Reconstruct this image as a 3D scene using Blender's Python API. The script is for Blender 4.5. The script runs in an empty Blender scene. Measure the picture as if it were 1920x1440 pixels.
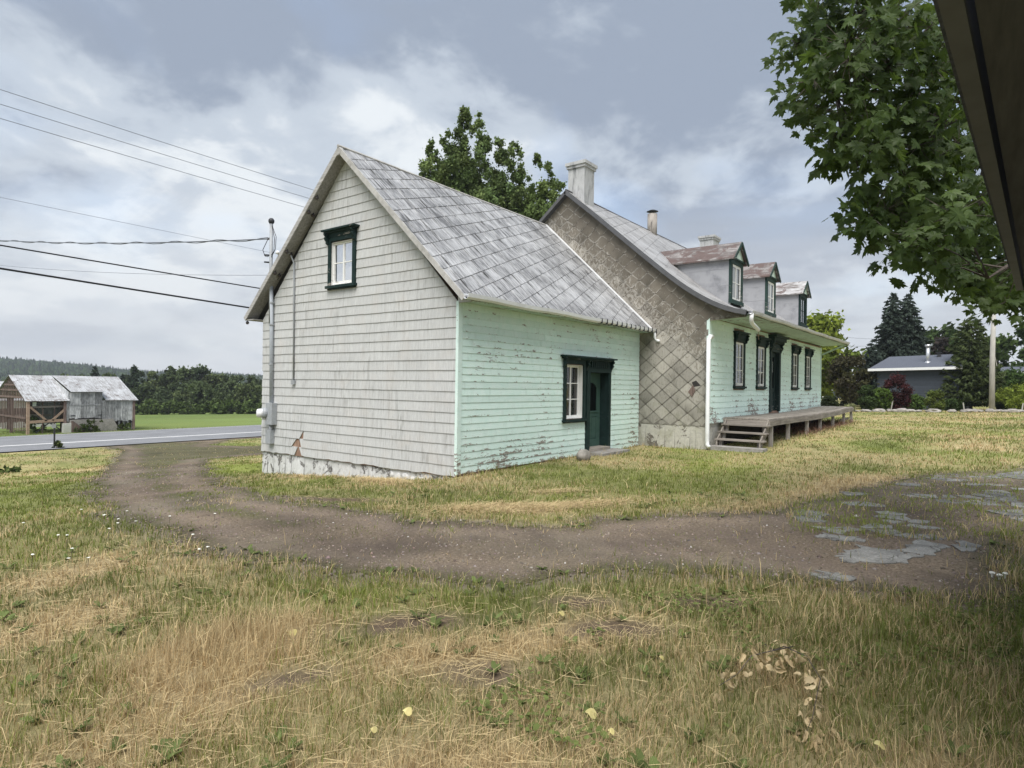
import bpy, math, random
import numpy as np
from mathutils import Vector

# ---------------------------------------------------------------- camera, sky, sun, exposure
SC = bpy.context.scene
COL = SC.collection
F_PX, ROLL = 1166.0, 0.0144
CAM = Vector((-8.95, -8.07, 1.78))
FWD = Vector((.7986, .6018, 0)).normalized()
RGT = Vector((.6018, -.7986, 0)).normalized()
cam_d = bpy.data.cameras.new('camera')
cam_d.sensor_fit = 'HORIZONTAL'; cam_d.sensor_width = 36.0
cam_d.lens = F_PX / 1920.0 * 36.0
cam_d.shift_y = 2.0 / 1920.0
cam_d.clip_start = 0.05; cam_d.clip_end = 9000
cam = bpy.data.objects.new('camera', cam_d); COL.objects.link(cam)
_cr, _sr = math.cos(ROLL), math.sin(ROLL)
_cx = RGT * _cr + Vector((0, 0, 1)) * _sr
_cy = Vector((0, 0, 1)) * _cr - RGT * _sr
_cz = -FWD
from mathutils import Matrix
cam.matrix_world = Matrix(((_cx.x, _cy.x, _cz.x, CAM.x), (_cx.y, _cy.y, _cz.y, CAM.y), (_cx.z, _cy.z, _cz.z, CAM.z), (0, 0, 0, 1)))
SC.camera = cam

SUN_DIR = Vector((-.46, -.19, .86)).normalized()
sun_d = bpy.data.lights.new('sun', 'SUN'); sun_d.energy = 1.5; sun_d.angle = math.radians(45); sun_d.color = (1, .965, .92)
sun = bpy.data.objects.new('sun', sun_d); COL.objects.link(sun)
sun.rotation_euler = SUN_DIR.to_track_quat('Z', 'Y').to_euler()

world = bpy.data.worlds.new('World'); SC.world = world; world.use_nodes = True

SC.view_settings.view_transform = 'Standard'; SC.view_settings.look = 'None'
SC.view_settings.exposure = 1.82; SC.view_settings.gamma = 1.0; SC.view_settings.use_curve_mapping = False
SC.render.engine = 'CYCLES'
SC.cycles.max_bounces = 5; SC.cycles.diffuse_bounces = 3; SC.cycles.glossy_bounces = 2; SC.cycles.transmission_bounces = 3; SC.cycles.transparent_max_bounces = 16; SC.cycles.volume_bounces = 0

RNG = random.Random(7)
NP = np.random.default_rng(11)

# ---------------------------------------------------------------- node helper
class G:
    def __init__(s, nt): s.nt = nt
    def node(s, t, **kw):
        n = s.nt.nodes.new(t)
        for k, v in kw.items(): setattr(n, k, v)
        return n
    def put(s, sock, v):
        if isinstance(v, bpy.types.NodeSocket): s.nt.links.new(v, sock)
        elif v is not None:
            if sock.type == 'RGBA' and not isinstance(v, (int, float)) and len(v) == 3: v = (*v, 1)
            sock.default_value = v
    def pos(s): return s.node('ShaderNodeNewGeometry').outputs['Position']
    def gen(s): return s.node('ShaderNodeTexCoord').outputs['Generated']
    def rnd(s): return s.node('ShaderNodeObjectInfo').outputs['Random']
    def attr(s, name): return s.node('ShaderNodeAttribute', attribute_name=name).outputs['Color']
    def sep(s, v):
        n = s.node('ShaderNodeSeparateXYZ'); s.put(n.inputs[0], v); return n.outputs
    def comb(s, x, y, z):
        n = s.node('ShaderNodeCombineXYZ')
        for i, q in enumerate((x, y, z)): s.put(n.inputs[i], q)
        return n.outputs[0]
    def vm(s, v, m, op='MULTIPLY'):
        n = s.node('ShaderNodeVectorMath', operation=op); s.put(n.inputs[0], v); s.put(n.inputs[1], m); return n.outputs[0]
    def noise(s, v, scale, detail=4, rough=.55, dist=0.0):
        n = s.node('ShaderNodeTexNoise'); s.put(n.inputs['Vector'], v)
        n.inputs['Scale'].default_value = scale; n.inputs['Detail'].default_value = detail
        n.inputs['Roughness'].default_value = rough; n.inputs['Distortion'].default_value = dist
        return n.outputs[0]
    def vor(s, v, scale, feature='DISTANCE_TO_EDGE'):
        n = s.node('ShaderNodeTexVoronoi', feature=feature); s.put(n.inputs['Vector'], v); n.inputs['Scale'].default_value = scale
        return n.outputs[0]
    def math(s, op, a, b=None, clamp=False):
        n = s.node('ShaderNodeMath', operation=op, use_clamp=clamp); s.put(n.inputs[0], a)
        if b is not None: s.put(n.inputs[1], b)
        return n.outputs[0]
    def mr(s, f, a, b, c=0., d=1.):
        n = s.node('ShaderNodeMapRange'); s.put(n.inputs[0], f)
        for i, v in enumerate((a, b, c, d)): n.inputs[i + 1].default_value = v
        return n.outputs[0]
    def mix(s, f, a, b, mode='MIX'):
        n = s.node('ShaderNodeMix', data_type='RGBA', blend_type=mode); s.put(n.inputs[0], f); s.put(n.inputs[6], a); s.put(n.inputs[7], b)
        return n.outputs[2]
    def bump(s, hgt, strength=.3, dist=.02):
        n = s.node('ShaderNodeBump'); n.inputs['Strength'].default_value = strength; n.inputs['Distance'].default_value = dist
        s.put(n.inputs['Height'], hgt); return n.outputs[0]

MATS = {}
def newmat(name, rough=.8, spec=.3):
    m = bpy.data.materials.new(name); m.use_nodes = True
    g = G(m.node_tree); b = m.node_tree.nodes['Principled BSDF']
    b.inputs['Roughness'].default_value = rough; b.inputs['Specular IOR Level'].default_value = spec
    MATS[name] = m
    return m, g, b

# ---------------------------------------------------------------- sky
def build_sky():
    nt = world.node_tree; nt.nodes.clear(); g = G(nt)
    out = g.node('ShaderNodeOutputWorld'); bg = g.node('ShaderNodeBackground')
    sky = g.node('ShaderNodeTexSky'); sky.sky_type = 'NISHITA'; sky.sun_disc = False
    sky.sun_elevation = math.asin(SUN_DIR.z); sky.sun_rotation = math.atan2(SUN_DIR.x, SUN_DIR.y)
    sky.air_density = 1.0; sky.dust_density = 2.0; sky.ozone_density = 1.5
    d = g.node('ShaderNodeTexCoord').outputs['Generated']
    x, y, z = g.sep(d)
    zc = g.math('MAXIMUM', z, 0.0)
    den = g.math('ADD', zc, 0.30)
    px = g.math('DIVIDE', x, den); py = g.math('DIVIDE', y, den)
    p = g.comb(px, py, 0.0)
    p = g.vm(p, (3.7, 1.9, 0.4), 'ADD')
    big = g.noise(p, 1.15, 2, .5, .25)
    mid = g.noise(p, 2.6, 6, .56, .35)
    fin = g.noise(p, 8.0, 5, .6, .4)
    m = g.math('ADD', g.math('MULTIPLY', big, .47), g.math('ADD', g.math('MULTIPLY', mid, .46), g.math('MULTIPLY', fin, .16)))
    # the deck of grey cloud is thicker overhead, thin and bright low over the horizon
    m = g.math('ADD', m, g.math('MULTIPLY', g.mr(zc, 0.16, .60, 0, 1), .15))
    f = g.mr(m, .46, .63, 0, 1)
    n = g.node('ShaderNodeValToRGB'); g.put(n.inputs[0], f)
    cr = n.color_ramp; cr.interpolation = 'EASE'
    cr.elements[0].position = 0.0; cr.elements[0].color = (2.46, 2.60, 2.72, 1)
    cr.elements[1].position = 1.0; cr.elements[1].color = (.98, 1.16, 1.46, 1)
    e = cr.elements.new(.45); e.color = (1.70, 1.90, 2.15, 1)
    gap = g.mr(g.noise(g.vm(p, (9.1, 4.2, 2.0), 'ADD'), 1.7, 4, .5, .3), .52, .70, 0, .22)
    col = g.mix(gap, n.outputs[0], g.mix(1.0, sky.outputs[0], (1.0, 1.0, 1.0), 'MULTIPLY'))
    low = g.mr(zc, 0.0, .30, 1, 0)
    wisp = g.mr(g.noise(g.vm(d, (2.0, 2.0, 16.0)), 1.6, 4, .5, .3), .40, .66, 0, 1)
    col = g.mix(g.math('MULTIPLY', low, g.math('ADD', g.math('MULTIPLY', wisp, .28), .66)), col, (2.50, 2.56, 2.62))
    g.put(bg.inputs[0], col); bg.inputs[1].default_value = 0.1
    nt.links.new(bg.outputs[0], out.inputs[0])
build_sky()

# ---------------------------------------------------------------- numeric noise and terrain
def sm(a, b, x):
    t = np.clip((x - a) / (b - a), 0, 1); return t * t * (3 - 2 * t)
def vnoise(x, y, seed=0):
    xi = np.floor(x).astype(np.int64); yi = np.floor(y).astype(np.int64)
    xf = x - xi; yf = y - yi
    def hsh(a, b):
        n = (a * 374761393 + b * 668265263 + seed * 1442695041) & 0xffffffff
        n = ((n ^ (n >> 13)) * 1274126177) & 0xffffffff
        return ((n ^ (n >> 16)) & 0xffff) / 65535.0
    u = xf * xf * (3 - 2 * xf); v = yf * yf * (3 - 2 * yf)
    return (hsh(xi, yi) * (1 - u) + hsh(xi + 1, yi) * u) * (1 - v) + (hsh(xi, yi + 1) * (1 - u) + hsh(xi + 1, yi + 1) * u) * v
def fbm(x, y, seed=0, oc=4):
    s = 0; a = .5; t = 0
    for i in range(oc):
        s = s + a * vnoise(x * 2 ** i, y * 2 ** i, seed + i); t += a; a *= .5
    return s / t
def hgt(x, y, detail=True):
    x = np.asarray(x, float); y = np.asarray(y, float)
    neg = -.02 * np.maximum(y, -10.)
    posy = np.interp(y, [0, 7, 12, 20, 30, 36, 44, 120, 400, 3000], [0, -.49, -.95, -1.62, -2.05, -2.14, -2.25, -4.6, -7, -9])
    hy = np.where(y < 0, neg, posy * (1 - sm(25, 60, x) * (1 - sm(12, 25, y))))
    z = hy + np.interp(x, [0, 7, 9, 13, 22, 60], [0, .02, .05, .15, .20, .24]) * (1 - sm(3, 14, y) * (1 - sm(25, 60, x) * (1 - sm(12, 25, y))))
    z = z - .38 * np.exp(-((y - 21.5) / 1.6) ** 2) * (1 - sm(-.5, 2.5, x)) * sm(-14, -8, x)
    z = z - .13 * np.exp(-((np.minimum(x, 0) + 0) / .55) ** 2) * sm(-.2, .6, y) * (1 - sm(6.6, 8.5, y)) * (x < 1)
    if detail:
        far = np.hypot(x + 4, y + 3)
        z = z + (fbm(x * .35, y * .35, 5, 3) - .5) * .10 * sm(4, 12, far) + (fbm(x * 1.6, y * 1.6, 9, 3) - .5) * .05 * (1 - sm(12, 30, far))
        # keep the ground still along the road
        r = sm(29, 32, y) * (1 - sm(46, 49, y))
        z = z * (1 - r) + r * (np.interp(y, [30, 36, 44, 50], [-2.05, -2.14, -2.25, -2.44]) - .06)
    return z
def hz(x, y): return float(hgt(np.array([x]), np.array([y]))[0])

# ---------------------------------------------------------------- mesh helpers
def tag(o, label=None, cat=None, group=None, kind=None):
    if label: o['label'] = label
    if cat: o['category'] = cat
    if group: o['group'] = group
    if kind: o['kind'] = kind
    return o
def empty(name, loc, label=None, cat=None, group=None, parent=None):
    o = bpy.data.objects.new(name, None); COL.objects.link(o)
    o.empty_display_size = .1
    if parent is not None:
        o.parent = parent; o.location = Vector(loc) - wloc(parent)
    else: o.location = loc
    return tag(o, label, cat, group)
def wloc(o):
    v = Vector((0, 0, 0))
    while o is not None: v = v + o.location; o = o.parent
    return v
def link(name, me, parent=None, loc=None):
    o = bpy.data.objects.new(name, me); COL.objects.link(o)
    if parent is not None:
        o.parent = parent
        if loc is not None: o.location = Vector(loc) - wloc(parent)
    elif loc is not None: o.location = loc
    return o
class MB:
    def __init__(s): s.v = []; s.f = []
    def add(s, vs, fs):
        b = len(s.v); s.v += [tuple(v) for v in vs]; s.f += [tuple(i + b for i in f) for f in fs]; return s
    def box(s, x0, x1, y0, y1, z0, z1):
        v = [(x, y, z) for x in (x0, x1) for y in (y0, y1) for z in (z0, z1)]
        return s.add(v, [(0, 1, 3, 2), (4, 6, 7, 5), (0, 4, 5, 1), (2, 3, 7, 6), (0, 2, 6, 4), (1, 5, 7, 3)])
    def beam(s, p, q, w, h, up=(0, 0, 1)):
        p = Vector(p); q = Vector(q); d = (q - p).normalized(); u = Vector(up)
        sd = d.cross(u)
        if sd.length < 1e-4: sd = d.cross(Vector((1, 0, 0)))
        sd.normalize(); u = sd.cross(d).normalized()
        v = []
        for c in (p, q):
            for a, b in ((-1, -1), (1, -1), (1, 1), (-1, 1)): v.append(c + sd * a * w / 2 + u * b * h / 2)
        return s.add(v, [(3, 2, 1, 0), (4, 5, 6, 7), (0, 1, 5, 4), (1, 2, 6, 5), (2, 3, 7, 6), (3, 0, 4, 7)])
    def tube(s, path, rad, n=8, cap=True):
        path = [Vector(p) for p in path]
        if not hasattr(rad, '__len__'): rad = [rad] * len(path)
        vs = []; fs = []; prev = None
        for i, p in enumerate(path):
            d = (path[min(i + 1, len(path) - 1)] - path[max(i - 1, 0)]).normalized()
            a = d.cross(Vector((0, 0, 1))) if prev is None else prev - d * prev.dot(d)
            if a.length < 1e-3: a = d.cross(Vector((1, 0, 0)))
            a.normalize(); prev = a; b = d.cross(a)
            for k in range(n):
                t = 2 * math.pi * k / n; vs.append(p + (a * math.cos(t) + b * math.sin(t)) * rad[i])
        for i in range(len(path) - 1):
            for k in range(n): fs.append((i * n + k, i * n + (k + 1) % n, (i + 1) * n + (k + 1) % n, (i + 1) * n + k))
        if cap: fs += [tuple(range(n))[::-1], tuple((len(path) - 1) * n + k for k in range(n))]
        return s.add(vs, fs)
    def prism(s, poly, fa, fb):
        """poly of 2-D points; fa and fb map a point to its front and back position"""
        n = len(poly); v = [fa(*p) for p in poly] + [fb(*p) for p in poly]
        return s.add(v, [tuple(range(n)), tuple(range(2 * n - 1, n - 1, -1))] + [(i, i + n, (i + 1) % n + n, (i + 1) % n) for i in range(n)])
    def blob(s, c, r, seed=0, sub=1, jag=.25):
        rr = random.Random(seed); t = (1 + 5 ** .5) / 2
        v = [Vector(q).normalized() for q in ((-1, t, 0), (1, t, 0), (-1, -t, 0), (1, -t, 0), (0, -1, t), (0, 1, t), (0, -1, -t), (0, 1, -t), (t, 0, -1), (t, 0, 1), (-t, 0, -1), (-t, 0, 1))]
        f = [(0, 11, 5), (0, 5, 1), (0, 1, 7), (0, 7, 10), (0, 10, 11), (1, 5, 9), (5, 11, 4), (11, 10, 2), (10, 7, 6), (7, 1, 8), (3, 9, 4), (3, 4, 2), (3, 2, 6), (3, 6, 8), (3, 8, 9), (4, 9, 5), (2, 4, 11), (6, 2, 10), (8, 6, 7), (9, 8, 1)]
        for _ in range(sub):
            cache = {}; nf = []
            def midp(a, b):
                k = (min(a, b), max(a, b))
                if k not in cache: v.append((v[a] + v[b]).normalized()); cache[k] = len(v) - 1
                return cache[k]
            for a, b, c2 in f:
                ab, bc, ca = midp(a, b), midp(b, c2), midp(c2, a); nf += [(a, ab, ca), (b, bc, ab), (c2, ca, bc), (ab, bc, ca)]
            f = nf
        return s.add([(c[0] + q.x * r[0] * (1 + rr.uniform(-jag, jag)), c[1] + q.y * r[1] * (1 + rr.uniform(-jag, jag)), c[2] + q.z * r[2] * (1 + rr.uniform(-jag, jag))) for q in v], f)
    def mesh(s, name, mat, off=(0, 0, 0), smooth=False):
        me = bpy.data.meshes.new(name)
        me.from_pydata([(v[0] - off[0], v[1] - off[1], v[2] - off[2]) for v in s.v], [], s.f)
        if mat is not None: me.materials.append(MATS[mat] if isinstance(mat, str) else mat)
        if smooth: me.polygons.foreach_set('use_smooth', [True] * len(me.polygons))
        me.update(); return me
    def build(s, name, mat, parent=None, smooth=False, origin=None):
        """vertices are in world coordinates; a child takes its parent's origin unless origin is given"""
        off = Vector(origin) if origin is not None else (wloc(parent) if parent is not None else Vector((0, 0, 0)))
        me = s.mesh(name, mat, off, smooth)
        o = bpy.data.objects.new(name, me); COL.objects.link(o)
        if parent is not None: o.parent = parent; o.location = off - wloc(parent)
        else: o.location = off
        return o
def np_mesh(name, V, loops, sizes, mat, colors=None, smooth=False):
    me = bpy.data.meshes.new(name)
    me.vertices.add(len(V)); me.vertices.foreach_set('co', np.asarray(V, np.float32).ravel())
    me.loops.add(len(loops)); me.loops.foreach_set('vertex_index', np.asarray(loops, np.int32))
    me.polygons.add(len(sizes)); st = np.zeros(len(sizes), np.int32); st[1:] = np.cumsum(sizes)[:-1]
    me.polygons.foreach_set('loop_start', st)
    if colors is not None:
        ca = me.color_attributes.new('Col', 'FLOAT_COLOR', 'POINT')
        c = np.ones((len(V), 4), np.float32); c[:, :3] = colors; ca.data.foreach_set('color', c.ravel())
    if smooth: me.polygons.foreach_set('use_smooth', np.ones(len(sizes), bool))
    me.materials.append(MATS[mat]); me.update(calc_edges=True); me.validate()
    return me
def clip(poly, a, b, c):
    """keep a*u+b*v<=c"""
    out = []
    for i in range(len(poly)):
        p, q = poly[i], poly[(i + 1) % len(poly)]
        dp = a * p[0] + b * p[1] - c; dq = a * q[0] + b * q[1] - c
        if dp <= 0: out.append(p)
        if (dp < 0 < dq) or (dq < 0 < dp):
            t = dp / (dp - dq); out.append((p[0] + (q[0] - p[0]) * t, p[1] + (q[1] - p[1]) * t))
    return out
def area(poly):
    return abs(sum(poly[i][0] * poly[(i + 1) % len(poly)][1] - poly[(i + 1) % len(poly)][0] * poly[i][1] for i in range(len(poly)))) / 2 if len(poly) > 2 else 0

# ---------------------------------------------------------------- materials
def simple(name, col, rough=.8, spec=.3, var=.12, scale=6., bumps=0., metallic=0., rnd=.0, dirt=None, dirt_amt=.5, stretch=(1, 1, 1)):
    m, g, b = newmat(name, rough, spec)
    p = g.vm(g.pos(), stretch)
    n = g.noise(p, scale, 5, .6)
    k = g.mr(n, .25, .75, 1 - var, 1 + var)
    if rnd: k = g.math('MULTIPLY', k, g.mr(g.rnd(), 0, 1, 1 - rnd, 1 + rnd))
    c = g.mix(1.0, col, g.comb(k, k, k), 'MULTIPLY')
    if dirt:
        d = g.mr(g.noise(p, scale * .45, 7, .65, .3), .52, .68, 0, dirt_amt)
        c = g.mix(d, c, dirt)
    g.put(b.inputs['Base Color'], c)
    b.inputs['Metallic'].default_value = metallic
    if bumps: g.put(b.inputs['Normal'], g.bump(n, bumps, .01))
    return m
def wood(name, col, dark, axis, rough=.85, rnd=.2, stretch=1.6):
    m, g, b = newmat(name, rough, .2)
    sc = [26, 26, 26]; sc[axis] = stretch
    p = g.vm(g.pos(), tuple(sc)); q = g.vm(g.pos(), (1.3, 1.3, 1.3))
    r = g.rnd(); p = g.vm(p, g.comb(g.math('MULTIPLY', r, 40), 0, 0), 'ADD')
    gr = g.noise(p, 1.0, 5, .6, .2); bl = g.noise(q, 1.7, 5, .6)
    f = g.math('ADD', g.math('MULTIPLY', gr, .75), g.math('MULTIPLY', bl, .35))
    c = g.mix(g.mr(f, .36, .72, 0, 1), dark, col)
    k = g.mr(r, 0, 1, 1 - rnd, 1 + rnd)
    g.put(b.inputs['Base Color'], g.mix(1.0, c, g.comb(k, k, k), 'MULTIPLY'))
    g.put(b.inputs['Normal'], g.bump(gr, .35, .006))
    return m

def m_shingle():
    m, g, b = newmat('white_shingle', .88, .15)
    P = g.pos(); r = g.rnd()
    seedv = g.vm(P, g.comb(0, 0, g.math('MULTIPLY', r, .35)), 'ADD')
    fine = g.noise(g.vm(seedv, (60, 60, 3.2)), 1.0, 3, .6)
    grime = g.noise(g.vm(seedv, (13, 13, 1.6)), 1.0, 6, .62)
    patch = g.noise(P, .9, 4, .55)
    c = g.mix(g.mr(fine, .3, .7, 0, 1), (.44, .447, .443), (.572, .58, .574))
    k = g.mr(r, 0, 1, .965, 1.03)
    c = g.mix(1.0, c, g.comb(k, k, k), 'MULTIPLY')
    d = g.math('MULTIPLY', g.mr(grime, .52, .70, 0, .60), g.mr(patch, .36, .60, .15, 1))
    c = g.mix(d, c, (.20, .195, .18))
    warm = g.mr(g.noise(P, 2.4, 3, .5), .5, .75, 0, .25)
    c = g.mix(warm, c, (.52, .47, .42))
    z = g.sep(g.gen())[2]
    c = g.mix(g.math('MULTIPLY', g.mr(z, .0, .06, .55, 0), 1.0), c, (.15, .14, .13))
    g.put(b.inputs['Base Color'], c)
    g.put(b.inputs['Normal'], g.bump(fine, .30, .006))
m_shingle()

def m_mint(name, base, hi, peelz, wood_c=(.17, .14, .115), amount=1.0, trim=False):
    """weathered paint on boards: flakes missing along the lower edges and near the ground"""
    m, g, b = newmat(name, .72, .25)
    P = g.pos(); gz = g.sep(g.gen())[2]; wz = g.sep(P)[2]; r = g.rnd()
    S = g.vm(P, g.comb(g.math('MULTIPLY', r, 7), g.math('MULTIPLY', r, 3), 0), 'ADD')
    fl = g.noise(g.vm(S, (5, 5, 17)), 1.0, 9, .74, .8)
    fl2 = g.noise(P, 1.1, 6, .62)
    edge = g.mr(gz, .0, .45, .10, 0)
    low = g.mr(wz, peelz[0], peelz[1], .13, 0)
    t = g.math('ADD', g.math('ADD', fl, edge), g.math('ADD', low, g.math('MULTIPLY', g.math('SUBTRACT', fl2, .5), .55)))
    peel = g.mr(t, .690 - .04 * amount, .705 - .04 * amount, 0, 1)
    tone = g.noise(S, 5.0, 4, .6); strk = g.noise(g.vm(S, (3, 3, 60)), 1.0, 3, .5)
    c = g.mix(g.mr(tone, .3, .7, 0, 1), base, hi)
    if not trim: c = g.mix(g.mr(strk, .4, .75, 0, .25), c, (.68, .79, .73))
    dirt = g.mr(g.noise(g.vm(S, (6, 6, 2)), 1.0, 6, .65), .55, .75, 0, .30)
    if not trim: c = g.mix(dirt, c, (.33, .42, .36))
    k = g.mr(r, 0, 1, .92, 1.05); c = g.mix(1.0, c, g.comb(k, k, k), 'MULTIPLY')
    wc = g.mix(g.noise(g.vm(S, (4, 4, 60)), 1.0, 3, .6), wood_c, (.36, .34, .31))
    g.put(b.inputs['Base Color'], g.mix(peel, c, wc))
    h = g.math('SUBTRACT', g.math('MULTIPLY', tone, .3), g.math('MULTIPLY', peel, .8))
    g.put(b.inputs['Normal'], g.bump(h, .5, .004))
m_mint('mint_paint', (.64, .83, .77), (.74, .88, .84), (-.1, .7), amount=.55)
m_mint('mint_paint_pale', (.62, .80, .735), (.71, .85, .80), (.8, 1.7), amount=.8)
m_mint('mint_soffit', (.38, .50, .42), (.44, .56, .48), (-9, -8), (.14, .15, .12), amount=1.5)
m_mint('green_dormer', (.018, .042, .036), (.030, .062, .052), (-9, -8), (.16, .15, .13), amount=.5, trim=True)
m_mint('green_trim', (.007, .020, .019), (.012, .032, .030), (-9, -8), (.16, .15, .13), amount=.2, trim=True)
m_mint('green_door', (.040, .085, .068), (.055, .105, .085), (-9, -8), (.14, .15, .12), amount=.1, trim=True)
m_mint('white_trim', (.76, .76, .74), (.83, .83, .81), (-9, -8), (.30, .27, .23), amount=.3, trim=True)

def m_tin(name, light, mid, dark, darkness=.0, rust=0., axis='x', rough=.5):
    """old painted tin: streaks that run down the slope, blotches, a little rust"""
    m, g, b = newmat(name, rough, .35)
    P = g.pos(); r = g.rnd()
    sc = (18, 1.1, 1.1) if axis == 'x' else (1.1, 18, 1.1)
    S = g.vm(g.vm(P, sc), g.comb(g.math('MULTIPLY', r, 30), g.math('MULTIPLY', r, 5), 0), 'ADD')
    st = g.noise(S, 1.0, 7, .72, .25); st2 = g.noise(g.vm(S, (3.2, 3.2, 3.2)), 1.0, 3, .6)
    bl = g.noise(P, 1.1, 6, .62, .4)
    t = g.math('ADD', g.math('MULTIPLY', st, .62), g.math('ADD', g.math('MULTIPLY', st2, .38), g.math('MULTIPLY', g.math('SUBTRACT', bl, .5), .36)))
    n = g.node('ShaderNodeValToRGB'); g.put(n.inputs[0], t)
    cr = n.color_ramp; cr.elements[0].position = .43 + darkness; cr.elements[0].color = (*light, 1)
    cr.elements[1].position = .62 + darkness; cr.elements[1].color = (*dark, 1)
    e = cr.elements.new(.52 + darkness); e.color = (*mid, 1)
    c = n.outputs[0]
    if rust:
        rn = g.noise(g.vm(P, (2.2, 2.2, 4.0)), 1.0, 7, .7, .6)
        c = g.mix(g.mr(rn, .60 - rust * .2, .66 - rust * .2, 0, .92), c, g.mix(g.noise(P, 9, 4, .6), (.075, .050, .044), (.150, .105, .092)))
    k = g.mr(r, 0, 1, .975, 1.025); c = g.mix(1.0, c, g.comb(k, k, k), 'MULTIPLY')
    g.put(b.inputs['Base Color'], c)
    g.put(b.inputs['Normal'], g.bump(g.math('ADD', st, g.math('MULTIPLY', bl, 2)), .18, .01))
m_tin('tin_roof', (.48, .485, .49), (.32, .322, .327), (.085, .085, .085), -.03)
m_tin('tin_roof_main', (.42, .42, .42), (.31, .305, .30), (.13, .125, .12), -.01)
m_tin('tin_dormer', (.36, .345, .335), (.20, .18, .17), (.085, .072, .066), -.02, .7)
m_tin('tin_dormer_pale', (.50, .50, .50), (.34, .33, .325), (.13, .11, .10), .01, .35)
m_tin('tin_cheek', (.36, .365, .385), (.30, .305, .325), (.21, .215, .23), .06)
m_tin('barn_tin', (.50, .515, .53), (.37, .375, .38), (.19, .18, .17), -.01, .12)

def m_diamond():
    m, g, b = newmat('diamond_shingle', .93, .1)
    P = g.pos(); r = g.rnd(); G3 = g.sep(g.gen()); Pz = g.sep(P)
    ex = g.math('ABSOLUTE', g.math('SUBTRACT', G3[1], .5)); ez = g.math('ABSOLUTE', g.math('SUBTRACT', G3[2], .5))
    e = g.math('ADD', ex, ez)
    S = g.vm(P, g.comb(0, g.math('MULTIPLY', r, 9), g.math('MULTIPLY', r, 5)), 'ADD')
    n1 = g.noise(g.vm(S, (5, 8, 5)), 1.0, 9, .74, 1.8); n2 = g.noise(S, 2.0, 4, .55); n3 = g.noise(g.vm(S, (24, 24, 6)), 1.0, 4, .6)
    brown = g.mix(g.mr(n2, .3, .7, 0, 1), (.158, .140, .113), (.215, .192, .158))
    pale = g.mix(n3, (.32, .30, .26), (.46, .435, .39))
    # granules stay brown in the lee of the rake and are washed off lower down
    rel = g.math('SUBTRACT', Pz[2], g.math('MULTIPLY', Pz[1], .84))           # distance along the slope's normal
    shelter = g.mr(rel, 3.6, 5.6, 0, 1)
    worn = g.math('ADD', g.mr(shelter, 0, 1, .14, -.13), g.math('MULTIPLY', g.math('MULTIPLY', g.mr(e, .45, .485, 0, 1), g.mr(n2, .38, .6, .2, 1)), .24))
    f = g.mr(g.math('ADD', n1, worn), .52, .585, 0, 1)
    c = g.mix(f, brown, pale)
    low = g.mr(Pz[2], 1.0, 3.6, 1, 0)
    c = g.mix(g.math('MULTIPLY', low, .5), c, g.mix(n3, (.22, .215, .185), (.33, .32, .28)))
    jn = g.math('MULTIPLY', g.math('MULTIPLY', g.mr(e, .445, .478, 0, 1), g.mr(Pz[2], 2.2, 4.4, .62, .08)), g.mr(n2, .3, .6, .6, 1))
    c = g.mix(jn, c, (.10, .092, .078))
    stain = g.math('MULTIPLY', g.mr(g.noise(g.vm(P, (1, 2.2, 1.2)), 1.0, 5, .6), .48, .70, 0, .75), g.mr(G3[2], .1, .8, 1, .2))
    c = g.mix(stain, c, (.085, .08, .065))
    moss = g.math('MULTIPLY', g.mr(g.noise(P, 2.2, 4, .6), .55, .72, 0, .5), g.mr(Pz[2], .8, 2.0, 1, 0))
    c = g.mix(moss, c, (.13, .135, .065))
    k = g.mr(r, 0, 1, .78, 1.16); c = g.mix(1.0, c, g.comb(k, k, k), 'MULTIPLY')
    g.put(b.inputs['Base Color'], c); g.put(b.inputs['Normal'], g.bump(n1, .35, .006))
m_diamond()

def m_lime(name, base, stone, thr, moss=.5):
    m, g, b = newmat(name, .92, .1)
    P = g.pos(); n = g.noise(P, 3.4, 8, .68, .6); n2 = g.noise(P, 14, 4, .6)
    f = g.mr(n, thr, thr + .05, 0, 1)
    wht = g.mix(g.mr(n2, .3, .7, 0, 1), tuple(v * .82 for v in base), base)
    wht = g.mix(g.mr(g.noise(P, 6.5, 6, .7), .55, .68, 0, .55), wht, (.30, .30, .28))
    st = g.mix(g.mr(g.noise(P, 7, 5, .6), .3, .7, 0, 1), tuple(v * .5 for v in stone), stone)
    c = g.mix(f, wht, st)
    c = g.mix(g.mr(g.noise(P, 1.6, 5, .6), .50, .70, 0, moss), c, (.20, .20, .10))
    g.put(b.inputs['Base Color'], c)
    g.put(b.inputs['Normal'], g.bump(g.math('SUBTRACT', g.math('MULTIPLY', n2, .3), f), .7, .03))
m_lime('limewash', (.66, .66, .65), (.26, .25, .235), .54, .12)
m_lime('limewash_worn', (.50, .485, .43), (.22, .20, .17), .56, .55)
simple('chimney_lime', (.46, .465, .47), .9, .1, .15, 8, .2, dirt=(.17, .175, .18), dirt_amt=.9, stretch=(2.2, 2.2, .45))
m_lime('painted_concrete', (.60, .60, .56), (.40, .40, .37), .66, .2)

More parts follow.
